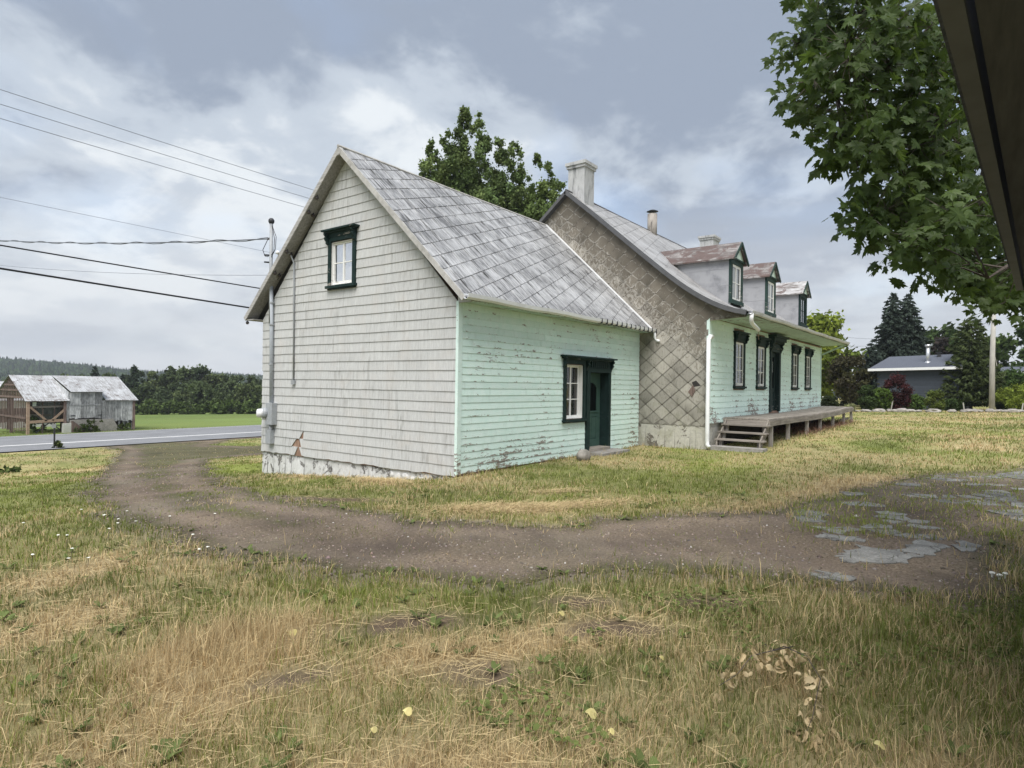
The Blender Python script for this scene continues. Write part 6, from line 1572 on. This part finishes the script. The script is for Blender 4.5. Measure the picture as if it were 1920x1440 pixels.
def cabin():
    S = empty('cabin', (50, -4, hz(50, -4)), 'dark blue cabin with grey shingle roof and white fascia', 'cabin')
    A = CAM + FWD * 50.3 + RGT * (50.3 * .5875); Bp = CAM + FWD * 46.4 + RGT * (46.4 * .718); A.z = Bp.z = 0; u = (Bp - A).normalized(); L = (Bp - A).length; nrm = Vector((-u.y, u.x, 0))
    if nrm.dot(FWD) < 0: nrm = -nrm
    z0 = hz(49, -4) - .2; z1 = 3.38
    pt = lambda a, d, z: tuple(A + u * a + nrm * d) [:2] + (z,)
    mb = MB(); mb.add([pt(0, .02, z0), pt(L, .02, z0), pt(L, 5, z0), pt(0, 5, z0), pt(0, .02, z1), pt(L, .02, z1), pt(L, 5, z1), pt(0, 5, z1)], [(0, 1, 5, 4), (1, 2, 6, 5), (2, 3, 7, 6), (3, 0, 4, 7), (4, 5, 6, 7)]); W = mb.build('wall', 'shed_siding', S)
    z = z0 + .1
    while z < z1 - .1:
        MB().add([pt(-.01, -.012, z), pt(L + .01, -.012, z), pt(L + .01, .018, z), pt(-.01, .018, z), pt(-.01, .004, z + .195), pt(L + .01, .004, z + .195), pt(L + .01, .018, z + .195), pt(-.01, .018, z + .195)], [(0, 1, 5, 4), (1, 2, 6, 5), (2, 3, 7, 6), (3, 0, 4, 7), (4, 5, 6, 7), (3, 2, 1, 0)]).build('siding_board', 'shed_siding', W); z += .2
    r0, r1 = -.45, 2.6
    mb = MB(); q = [pt(-.55, r0, 3.50), pt(L + .3, r0, 3.62), pt(L - .25, r1, 4.72), pt(.15, r1, 4.60)]
    mb.add(q + [(p[0], p[1], p[2] - .10) for p in q], [(0, 1, 2, 3), (7, 6, 5, 4), (0, 4, 5, 1), (1, 5, 6, 2), (2, 6, 7, 3), (3, 7, 4, 0)]); mb.build('roof', 'shed_roof', S)
    mb = MB(); q = [pt(.15, r1, 4.60), pt(L - .25, r1, 4.72), pt(L + .1, 5.6, 3.6), pt(-.3, 5.6, 3.5)]; mb.add(q, [(0, 1, 2, 3)]); mb.build('roof', 'shed_roof', S)
    mb = MB(); a, b = Vector(pt(-.57, r0 - .02, 3.42)), Vector(pt(L + .32, r0 - .02, 3.54)); mb.beam(a, b, .06, .20); mb.build('fascia', 'white_metal', S)
    a, b = Vector(pt(-.57, r0, 3.42)), Vector(pt(-.57, 5.4, 3.42)); MB().beam(a, b, .05, .16).build('fascia', 'white_metal', S)
    c = pt(L * .60, .9, 3.9)
    MB().tube([(c[0], c[1], 3.8), (c[0], c[1], 5.25)], .13, 12).tube([(c[0], c[1], 3.75), (c[0], c[1], 3.95), (c[0], c[1], 4.1)], [.27, .25, .16], 12).tube([(c[0], c[1], 5.25), (c[0], c[1], 5.40)], .21, 12).build('stove_pipe', 'bright_metal', S, True)
    c = pt(L * .69, 2.1, 4.5); MB().box(c[0] - .12, c[0] + .12, c[1] - .12, c[1] + .12, 4.2, 4.75).box(c[0] - .18, c[0] + .18, c[1] - .18, c[1] + .18, 4.8, 4.86).build('vent', 'dark_metal', S)
    S2 = empty('cabin', (62, -11, hz(62, -11)), 'second dark building with white fascia at the right edge', 'cabin')
    MB().box(61.4, 66, -16, -9.75, hz(62, -11) - .2, 3.35).build('wall', 'shed_siding', S2); MB().prism([(61.1, 3.5), (66.2, 3.5), (63.6, 4.1)], lambda u_, v: (u_, -9.5, v), lambda u_, v: (u_, -16.2, v)).build('roof', 'shed_roof', S2); MB().box(61.0, 61.1, -16.2, -9.5, 3.38, 3.60).build('fascia', 'white_metal', S2)
cabin()
def car():
    g0 = hz(93.4, 9.0); C = empty('parked_car', (93.4, 9.0, g0), 'small dark car parked far off by the purple tree', 'car')
    f = -FWD.copy(); s = Vector((-f.y, f.x, 0))
    P = lambda a, b, z: tuple(Vector((93.4, 9.0, g0 + z)) + f * a + s * b)
    side = [(2.1, .35), (2.1, .75), (1.9, .92), (.95, 1.02), (.35, 1.45), (-1.3, 1.45), (-1.95, 1.0), (-2.1, .9), (-2.1, .35)]
    MB().prism(side, lambda u, v: P(u, .82, v), lambda u, v: P(u, -.82, v)).build('body', 'car_paint', C)
    MB().add([P(.97, -.70, 1.04), P(.97, .70, 1.04), P(.42, .62, 1.42), P(.42, -.62, 1.42)], [(0, 1, 2, 3)]).build('windscreen', 'car_glass', C)
    for b in (-.6, .6): MB().tube([P(2.06, b, .72), P(2.13, b, .72)], .12, 10).build('headlight', 'white_metal', C)
    for a in (1.35, -1.35):
        for b in (-.78, .78): MB().tube([P(a, b - .1, .33), P(a, b + .1, .33)], .33, 14).build('wheel', 'rubber', C)
    MB().add([P(2.115, -.4, .42), P(2.115, .4, .42), P(2.115, .4, .56), P(2.115, -.4, .56)], [(0, 1, 2, 3)]).build('grille', 'dark_metal', C)
    S = empty('white_shed', (100, 12.5, hz(100, 12)), 'tiny white shed seen under the purple tree', 'shed')
    MB().box(99, 103, 10.9, 14.4, hz(100, 12) - .2, 2.2).build('wall', 'white_metal', S); MB().prism([(10.7, 2.2), (14.6, 2.2), (12.65, 3.2)], lambda u, v: (98.8, u, v), lambda u, v: (103.2, u, v)).build('roof', 'gutter_grey', S)
car()

# tree line past the field at the left
TL = [(178, 690, 40, 1), (205, 700, 30, 0), (250, 688, 45, 0), (285, 697, 40, 0), (320, 685, 40, 0), (350, 690, 60, 0), (378, 688, 50, 0), (405, 703, 50, 0), (440, 705, 60, 0), (472, 706, 50, 0), (230, 705, 44, 1), (302, 712, 50, 0), (420, 715, 60, 0), (150, 704, 46, 0), (505, 704, 50, 0), (120, 706, 46, 0), (252, 690, 30, 1), (366, 718, 60, 0), (330, 722, 56, 0), (460, 722, 60, 0), (268, 722, 50, 0), (392, 722, 50, 0), (60, 712, 60, 0), (90, 712, 60, 0), (20, 714, 60, 0), (195, 722, 50, 0), (230, 735, 50, 0), (355, 735, 60, 0), (430, 738, 60, 0), (300, 738, 60, 0)]
ORD = ['first', 'second', 'third', 'fourth', 'fifth', 'sixth', 'seventh', 'eighth', 'ninth', 'tenth', 'eleventh', 'twelfth', 'thirteenth', 'fourteenth', 'fifteenth', 'sixteenth', 'seventeenth', 'eighteenth', 'nineteenth', 'twentieth'] + ['twenty-' + w for w in ('first', 'second', 'third', 'fourth', 'fifth', 'sixth', 'seventh', 'eighth', 'ninth')] + ['thirtieth'] + ['thirty-' + w for w in ('first', 'second', 'third', 'fourth')]
def tree_line():
    for i, (px, py, w, kind) in enumerate(TL):
        D = 128 if i < 16 else 118
        u = (px - 960) / F_PX; v = -(py - (708 + .0144 * px)) / F_PX
        p = CAM + FWD * D + RGT * D * u; top = CAM.z + v * D; b = hz(p.x, p.y); H = top - b; R = w / 2 * D / F_PX * 1.25
        row = [q for q in TL if (q in TL[:16]) == (i < 16)]; o_ = sorted(q[0] for q in row).index(px)
        lab = f'{ORD[o_]} from left, ' + ('back' if i < 16 else 'front') + ' row of the wood past the field'
        if kind: conifer('pine_tree', 'dark pointed conifer, ' + lab, (p.x, p.y, b), H, R, (.042, .060, .036), 200 + i, 'trees of the wood past the field', 15, .5, .15, .05, power=.7)
        else: tree('broadleaf_tree', 'green tree, ' + lab, (p.x, p.y, b), H, R, [(.085, .112, .052), (.10, .132, .058), (.074, .10, .05), (.112, .14, .06)][i % 4], 100 + i, 'trees of the wood past the field', .30, 560, .05, 34, 'round')
    for i, px in enumerate((255, 285, 315, 345, 372, 400, 430, 462, 490)):
        D = 106 - i * .4; p = CAM + FWD * D + RGT * D * ((px - 960) / F_PX); b = hz(p.x, p.y)
        tree('bush', f'low green bush at the foot of the wood, {ORD[i]} from the left', (p.x, p.y, b - .2), 1.9 + (i * 7 % 4) * .25, 2.1, (.085, .120, .040), 150 + i, 'bushes at the foot of the wood', .30, 380, .0, 16, 'round', None, 'bush', trunk_r=.05)
tree_line()
for i, (lbl, x, y, H, R, c) in enumerate((('weedy bush growing against the barn ramp', 10.4, 47.7, 1.0, .8, (.075, .10, .035)), ('dark weeds left of the barn ramp', 9.6, 47.8, .7, .6, (.06, .085, .03)), ('bush growing inside the open barn bay', 7.4, 51.0, 1.3, .9, (.06, .09, .03)), ('low bush at the right corner of the barn', 12.6, 48.0, .6, .7, (.09, .12, .04)), ('dark weeds at the foot of the road marker post', 3.5, 33.0, .45, .4, (.075, .095, .03)), ('long dark grass clump in the roadside ditch', -2.2, 21.2, .5, 1.3, (.07, .095, .03)))):
    tree('bush', lbl, gz(x, y), H, R, c, 300 + i, None, .09, 1400, .0, 14, 'round', None, 'bush', trunk_r=.02)

# wooded hill on the horizon
def hill():
    rng = np.random.default_rng(21)
    def hh(x, y):
        d = x * FWD.x + y * FWD.y; l = x * RGT.x + y * RGT.y
        a = np.degrees(np.arctan2(l, d))
        crest = np.interp(a, [-75, -55, -46, -39.5, -34.8, -31, -28, -22, -14, 0, 20, 60], [50, 46, 40, 31, 27, 22, 18, 13, 10, 8, 7, 6]) 
        return crest
    A = np.radians(np.linspace(-70, 55, 90)); Dn = np.linspace(560, 1500, 24)
    vs = []; fs = []
    for i, a in enumerate(A):
        for j, d in enumerate(Dn):
            p = FWD * (d * math.cos(a)) + RGT * (d * math.sin(a)); x, y = p.x, p.y
            t = (d - 560) / (1180 - 560); z0 = -8.5; z = z0 + (float(hh(np.array(x), np.array(y))) - 13 - z0) * float(sm(0, 1, np.array(t))) + 3 * math.sin(a * 23 + d * .01) * min(1, t * 2)
            vs.append((x + CAM.x, y + CAM.y, z))
            if i and j: q = len(vs) - 1; m = len(Dn); fs.append((q, q - 1, q - 1 - m, q - m))
    me = bpy.data.meshes.new('hill'); me.from_pydata(vs, [], fs); me.materials.append(MATS['hill_soil']); me.update()
    tag(link('hill', me), kind='structure')
    n = 15000
    a = np.radians(rng.uniform(-60, -18, n)); d = 600 + 640 * rng.random(n) ** .8
    n2 = 2600; a = np.concatenate([a, np.radians(rng.uniform(-18, 52, n2))]); d = np.concatenate([d, 700 + 480 * rng.random(n2)]); n += n2
    x = FWD.x * d * np.cos(a) + RGT.x * d * np.sin(a); y = FWD.y * d * np.cos(a) + RGT.y * d * np.sin(a)
    t = (d - 560) / 620; z = -8.5 + (hh(x, y) - 13 + 8.5) * sm(0, 1, t) + 3 * np.sin(a * 23 + d * .01) * np.minimum(1, t * 2) - 1
    con = rng.random(n) < .30; Ht = np.where(con, rng.uniform(7, 14, n), rng.uniform(5, 11, n)); Rt = np.where(con, Ht * .20, Ht * .42)
    k = 6; lv = np.array([0, .25, .6, 1.0]); V = np.empty((n, 4 * k, 3)); ph = rng.uniform(0, 6.28, n)
    rc = np.array([.9, 1.0, .55, .03]); rb = np.array([.6, 1.0, .92, .25])
    for i in range(4):
        r = np.where(con, rc[i], rb[i]) * Rt
        for j in range(k):
            an = ph + j * 2 * np.pi / k; jit = rng.uniform(.75, 1.25, n)
            V[:, i * k + j] = np.stack([CAM.x + x + r * jit * np.cos(an), CAM.y + y + r * jit * np.sin(an), z + Ht * lv[i] * rng.uniform(.95, 1.05, n)], 1)
    q = np.array([[i * k + j, i * k + (j + 1) % k, (i + 1) * k + (j + 1) % k, (i + 1) * k + j] for i in range(3) for j in range(k)])
    loops = ((np.arange(n) * 4 * k)[:, None, None] + q).reshape(-1)
    col = np.where(con[:, None], np.array((.036, .055, .036)), np.array((.050, .078, .036))) * rng.uniform(.6, 1.35, n)[:, None]
    me = np_mesh('hillside_forest', V.reshape(-1, 3), loops, np.full(n * len(q), 4), 'crown_leaf', np.repeat(col, 4 * k, 0))
    tag(link('hillside_forest', me), 'hazy wooded hillside on the horizon', 'forest', kind='stuff')
simple('hill_soil', (.04, .055, .03), 1.0, .05, .3, .02)
hill()

# ---------------------------------------------------------------- the building whose eave hangs over the camera
def garage():
    B = empty('outbuilding', (-6, -9.2, hz(-6, -9)), 'dark porch eave beside the camera, seen from below at right', 'building')
    e0, e1 = Vector((-7.30, -7.953, 2.78)), Vector((-1.09, -8.34, 2.78)); u = (e1 - e0).normalized(); n = Vector((u.y, -u.x, 0))
    if n.y > 0: n = -n
    L = (e1 - e0).length; P = lambda a, d, z: tuple(e0 + u * a + n * d)[:2] + (z,)
    def hexa(a0, a1, d0, d1, z0, z1, zz0=None, zz1=None):
        zz0 = z0 if zz0 is None else zz0; zz1 = z1 if zz1 is None else zz1
        v = [P(a0, d0, z0), P(a1, d0, z0), P(a1, d1, zz0), P(a0, d1, zz0), P(a0, d0, z1), P(a1, d0, z1), P(a1, d1, zz1), P(a0, d1, zz1)]
        return MB().add(v, [(3, 2, 1, 0), (4, 5, 6, 7), (0, 1, 5, 4), (1, 2, 6, 5), (2, 3, 7, 6), (3, 0, 4, 7)])
    hexa(0, L, 0, .052, 2.78, 3.0).build('fascia', 'dark_fascia', B)
    hexa(L - .05, L, .054, 1.4, 2.775, 3.0, 2.775, 3.22).build('end_fascia', 'dark_fascia', B)
    x = 0.
    for k in range(8):
        hexa(0, L - .052, .070 + k * .166, .070 + (k + 1) * .166 - .006, 2.800 + .001 * (k % 2), 2.815).build('soffit_board', 'dark_soffit', B)
    hexa(-.05, L + .04, -.06, 1.5, 3.005, 3.03, 3.25, 3.28).build('roof', 'shed_roof', B)
    hexa(0, L - .9, 1.42, 1.50, hz(-6, -11) - .3, 3.2).build('wall', 'shed_siding', B)
garage()

# ---------------------------------------------------------------- maple beside it
LEAF_HALF = [(0, 0), (.16, -.09), (.30, -.02), (.47, -.05), (.40, .10), (.56, .20), (.74, .40), (.55, .40), (.47, .44), (.52, .60), (.36, .54), (.25, .47), (.24, .60), (.27, .74), (.15, .74), (.10, .86), (0, 1.03)]
def maple_leaf_mesh(seed):
    rr = random.Random(seed)
    pts = [(p[0], p[1]) for p in LEAF_HALF] + [(-p[0], p[1]) for p in LEAF_HALF[-2:0:-1]]
    cup = rr.uniform(.15, .45); dr = rr.uniform(.1, .45); fold = rr.uniform(.05, .25)
    f = lambda x, y: (x * 1.0, y, -cup * x * x - dr * max(0, y - .2) ** 2 + fold * abs(x) + .03 * math.sin(9 * x + seed))
    vs = [f(0, .30)] + [f(*p) for p in pts]; n = len(pts)
    me = bpy.data.meshes.new('maple_leaf'); me.from_pydata(vs, [], [(0, i + 1, (i + 1) % n + 1) for i in range(n)]); me.materials.append(MATS['maple_leaf']); me.update()
    return me, np.array(vs), [(0, i + 1, (i + 1) % n + 1) for i in range(n)]
def maple():
    rr = random.Random(15)
    T0 = Vector((2.1, -9.3, hz(2.1, -9.3)))
    T = empty('maple_tree', T0, 'maple boughs with big lobed leaves hanging in at top right', 'tree')
    px = [(1500, 75), (1550, 45), (1610, 30), (1680, 30), (1745, 50), (1520, 140), (1590, 120), (1655, 110), (1725, 120), (1785, 140), (1535, 200), (1610, 195), (1685, 190), (1755, 210), (1570, 255), (1640, 250), (1710, 270), (1780, 280), (1700, 335), (1760, 345), (1815, 365), (1665, 385), (1720, 395), (1775, 410), (1830, 425), (1640, 405), (1690, 440), (1740, 455), (1795, 470), (1845, 495), (1765, 505), (1815, 525), (1870, 525), (1890, 556), (1530, -35), (1600, -50), (1700, -60), (1845, 300), (1860, 400), (1905, 480), (1940, 515), (1840, 200), (1825, 100), (1790, 30), (1620, 290), (1850, 535), (1660, 60), (1575, 80), (1750, 300), (1705, 235)]
    tips = []
    for i, (x, y) in enumerate(px):
        for D in ((5.7, 7.0) if (x < 1790 or y < 120) else (7.4, 8.6)):
            D = D + rr.uniform(-.35, .45); u = (x - 960 + rr.uniform(-14, 14)) / F_PX; v = -(y - (708.4 + .0144 * x) + rr.uniform(-12, 12)) / F_PX
            tips.append(CAM + FWD * D + RGT * (D * u) + Vector((0, 0, D * v)))
    # trunk and limbs
    mb = MB(); trunk = [T0 + Vector((0, 0, -.2)), T0 + Vector((.03, .02, 1.5)), T0 + Vector((-.08, .1, 3.2)), T0 + Vector((-.2, .25, 5.2)), T0 + Vector((-.25, .3, 7.5)), T0 + Vector((-.2, .3, 10.5))]
    mb.tube(trunk, [.30, .25, .22, .18, .12, .03], 12); mb.build('trunk', 'bark', T, True)
    limbs = []
    for k, (z0, tx) in enumerate(((3.0, (1850, 540)), (3.6, (1700, 430)), (4.2, (1620, 300)), (4.6, (1560, 200)), (5.2, (1520, 90)), (5.6, (1640, 100)), (4.4, (1740, 250)), (6.2, (1600, -20)), (3.8, (1800, 380)))):
        D = 6.3 + (k % 3) * .5; e = CAM + FWD * D + RGT * (D * (tx[0] - 960) / F_PX) + Vector((0, 0, D * (708.4 + .0144 * tx[0] - tx[1]) / F_PX + .1)); s = Vector((T0.x - .1, T0.y + .1, T0.z + z0)); m = s.lerp(e, .5) + Vector((0, 0, .35))
        path = [s, s.lerp(m, .5) + Vector((0, 0, .12)), m, m.lerp(e, .5) + Vector((0, 0, .06)), e]; limbs += [path[i].lerp(path[i + 1], t) for i in range(1, 4) for t in (0, .25, .5, .75)] + [e]
        MB().tube(path, [.07, .055, .04, .026, .010], 8).build('limb', 'bark', T, True)
    tw = MB(); leaves = []
    for c in tips:
        s = min(limbs, key=lambda q: (q - c).length); m = s.lerp(c, .5) + Vector((0, 0, .05)); tw.tube([s, m, c], [.012, .008, .003], 4, False)
        for _ in range(50):
            d = Vector((rr.gauss(0, 1), rr.gauss(0, 1), rr.gauss(0, 1))).normalized() * (.38 * rr.random() ** .5); p = c + Vector((d.x, d.y, d.z * .8))
            leaves.append(p)
            if rr.random() < .3: tw.tube([c, p], [.004, .002], 3, False)
    tag(tw.build('twigs', 'bark', T), kind='stuff')
    variants = [maple_leaf_mesh(i) for i in range(6)]
    def orient():
        out = Vector((rr.gauss(0, .55), rr.gauss(0, .55), 0)) - RGT * .25 - FWD * .35
        y = (out + Vector((0, 0, -rr.uniform(.35, 1.1)))).normalized(); nn = Vector((rr.gauss(0, .5), rr.gauss(0, .5), rr.uniform(.3, 1.1))) - FWD * rr.uniform(-.2, .8)
        x = y.cross(nn).normalized(); z = x.cross(y); sz = rr.uniform(.080, .138)
        return Matrix(((x.x * sz, y.x * sz, z.x * sz), (x.y * sz, y.y * sz, z.y * sz), (x.z * sz, y.z * sz, z.z * sz)))
    leaves.sort(key=lambda p: (p - CAM).length)
    vis = []
    for p in leaves:
        q = p - CAM; D = q.dot(FWD); u = q.dot(RGT) / D * F_PX + 960; v = 722 - q.z / D * F_PX
        vis.append(0 < u < 1915 and -30 < v < 600)
    single = 0; V = []; Fc = []; base = 0
    for p, ok in zip(leaves, vis):
        M3 = orient(); me, vs, fs = variants[rr.randrange(6)]
        if ok and single < 300:
            o = bpy.data.objects.new('leaf', me); COL.objects.link(o); o.parent = T
            M = M3.to_4x4(); M.translation = p - T0; o.matrix_local = M; single += 1
        else:
            w = vs @ np.array(M3).T + np.array(p - T0); V.append(w); Fc += [(a + base, b + base, c + base) for a, b, c in fs]; base += len(vs)
    me = bpy.data.meshes.new('foliage'); me.from_pydata(np.concatenate(V).tolist(), [], Fc); me.materials.append(MATS['maple_leaf']); me.update()
    o = bpy.data.objects.new('foliage', me); COL.objects.link(o); o.parent = T; tag(o, kind='stuff')
maple()

# ---------------------------------------------------------------- small things on the ground
b = gz(3.95, -.52)
tag(MB().blob((b[0], b[1], b[2] + .10), (.20, .17, .16), 9, 2, .06).build('boulder', 'stone', None, True, b), 'round brown boulder beside the annex door', 'rock')
def leafy(label, x, y, r, mat, name='fallen_leaf'):
    rr = random.Random(int((x + 20) * 1000)); z = hz(x, y) + .06; pts = []
    for i in range(12):
        a = i / 12 * 6.283; q = r * (1 + .18 * math.cos(a)) * (1 - (.25 if i == 6 else 0)); pts.append((x + q * math.cos(a), y + q * math.sin(a) * .85, z + .25 * r * math.cos(2 * a) + .35 * r * math.sin(a)))
    tl = Vector((x, y, z)); mb = MB().add([(x, y, z + .012)] + pts, [(0, i + 1, (i + 1) % 12 + 1) for i in range(12)])
    mb.tube([pts[6], (pts[6][0] - r * .5, pts[6][1], z - .01)], .0015, 4); tag(mb.build(name, mat), label, 'leaf', 'fallen yellow leaves')
for l, x, y, r in (('pale yellow fallen leaf right of the golden tuft', -6.57, -4.51, .032), ('orange yellow fallen leaf low in the middle of the picture', -6.83, -5.86, .026), ('largest pale leaf low right of centre', -6.27, -6.56, .032), ('small orange leaf at the bottom left of centre', -7.03, -5.85, .018), ('small yellow leaf below the largest pale leaf', -6.36, -6.72, .018), ('yellow leaf near the bottom edge under the dead branch', -5.76, -7.73, .024), ('pale leaf among the bare soil patches', -5.22, -5.72, .026), ('small pale leaf in the right middle of the lawn', -5.49, -6.59, .018)):
    leafy(l, x, y, r, 'yellow_leaf')
rf = random.Random(31)
FL = [(-5.96 + rf.gauss(0, .55), .0 + rf.gauss(0, .75)) for _ in range(15)] + [(-6.95 + rf.gauss(0, .15), -1.14 + rf.gauss(0, .15)) for _ in range(4)] + [(-5.85 + rf.gauss(0, .2), -1.9 + rf.gauss(0, .2)) for _ in range(3)]
for i, (x, y) in enumerate(FL):
    z = hz(x, y); h_ = rf.uniform(.09, .16); o = empty('white_flower', (x, y, z), 'small white yarrow flower in the grass left of the driveway', 'flower', 'white flowers in the left lawn')
    MB().tube([(x, y, z), (x + .01, y, z + h_)], .002, 4).build('stem', 'bark', o)
    mb = MB()
    for k in range(7):
        a = k * .9; r = 0 if k == 0 else .010; mb.blob((x + .01 + r * math.cos(a), y + r * math.sin(a), z + h_ + rf.uniform(-.002, .003)), (.0065, .0065, .004), k, 0, .1)
    mb.build('flower_head', 'petal', o)
for i, (x, y) in enumerate(((-2.10, -8.22), (-2.02, -8.26), (-2.06, -8.17))):
    z = hz(x, y) + .045; tag(MB().blob((x, y, z), (.024, .024, .013), 60 + i, 1, .12).tube([(x, y, z - .06), (x, y, z)], .008, 5).build('mushroom', 'petal'), ['leftmost pale mushroom beside the gravel at right', 'rightmost pale mushroom beside the gravel at right', 'middle pale mushroom beside the gravel at right'][i], 'mushroom', 'pale mushrooms')
def dead_branch():
    rr = random.Random(40); c = (-5.5, -7.2); B = empty('dead_branch', (c[0], c[1], hz(*c)), 'fallen branch with curled dry leaves in the foreground grass', 'branch')
    g = lambda x, y, dz: Vector((x, y, hz(x, y) + dz))
    stems = [[g(-5.00, -7.09, .06), g(-5.12, -7.20, .16), g(-5.28, -7.36, .20), g(-5.48, -7.45, .17), g(-5.75, -7.50, .10), g(-5.90, -7.46, .05)],
             [g(-5.18, -7.24, .18), g(-5.30, -7.18, .19), g(-5.42, -7.08, .18), g(-5.58, -7.02, .15), g(-5.72, -7.00, .10)], [g(-5.0, -7.09, .06), g(-4.86, -7.0, .03)]]
    for s in stems:
        for q in s[1:]: q += Vector((rr.gauss(0, .02), rr.gauss(0, .02), -.01 + rr.gauss(0, .015)))
        MB().tube(s, [.0036 - .0005 * i for i in range(len(s))], 6).build('stem', 'bark', B, True)
    def curled(seed):
        r2 = random.Random(seed); vs = []; fs = []; n, m = 7, 5; cur = r2.uniform(1.2, 3.2); tw = r2.uniform(-1.2, 1.2)
        for i in range(n):
            t = i / (n - 1); w = .24 * math.sin(math.pi * min(.97, .08 + .9 * t)) ** .7 * (1 + r2.uniform(-.15, .15))
            for j in range(m):
                s = (j / (m - 1) - .5) * 2; a = s * cur * .5; x = w * math.sin(a) / max(.3, cur * .5) * 1.6; z = w * (1 - math.cos(a)) + r2.uniform(-.07, .07)
                vs.append((x * math.cos(tw * t) - z * math.sin(tw * t), t + r2.uniform(-.05, .05), x * math.sin(tw * t) + z * math.cos(tw * t) - .2 * t * t))
        for i in range(n - 1):
            for j in range(m - 1): fs.append((i * m + j, i * m + j + 1, (i + 1) * m + j + 1, (i + 1) * m + j))
        me = bpy.data.meshes.new('dry_leaf'); me.from_pydata(vs, [], fs); me.materials.append(MATS['dry_leaf']); me.update(); me.polygons.foreach_set('use_smooth', [True] * len(me.polygons)); return me
    vr = [curled(i) for i in range(7)]
    for si, (st, cnt) in enumerate(((stems[0], 62), (stems[1], 40), (stems[2], 8))):
        for k in range(cnt):
            t = rr.random() ** .8 * (len(st) - 1.001); i = int(t); p = st[i].lerp(st[i + 1], t - i) + Vector((rr.gauss(0, .04), rr.gauss(0, .04), rr.uniform(-.07, .02)))
            y = Vector((rr.gauss(0, .7), rr.gauss(0, .7), -rr.uniform(.1, 1.2))).normalized(); x = y.cross(Vector((rr.gauss(0, 1), rr.gauss(0, 1), rr.gauss(0, 1)))).normalized(); z = x.cross(y); sz = rr.uniform(.032, .066)
            o = bpy.data.objects.new('dry_leaf', vr[rr.randrange(7)]); COL.objects.link(o); o.parent = B
            M = Matrix(((x.x, y.x, z.x), (x.y, y.y, z.y), (x.z, y.z, z.z))).to_4x4() @ Matrix.Scale(sz, 4); M.translation = p - B.location; o.matrix_local = M
dead_branch()

# ---------------------------------------------------------------- air
def haze():
    m = bpy.data.materials.new('haze'); m.use_nodes = True; nt = m.node_tree; nt.nodes.clear(); g = G(nt)
    out = g.node('ShaderNodeOutputMaterial'); v = g.node('ShaderNodeVolumePrincipled')
    v.inputs['Color'].default_value = (.86, .92, 1.0, 1); v.inputs['Density'].default_value = .00033; v.inputs['Anisotropy'].default_value = .2
    nt.links.new(v.outputs[0], out.inputs['Volume']); MATS['haze'] = m
    tag(MB().box(-1800, 1800, -1800, 1800, -14, 95).build('haze', 'haze'), 'thin summer haze in the air', 'haze', kind='stuff')
haze()
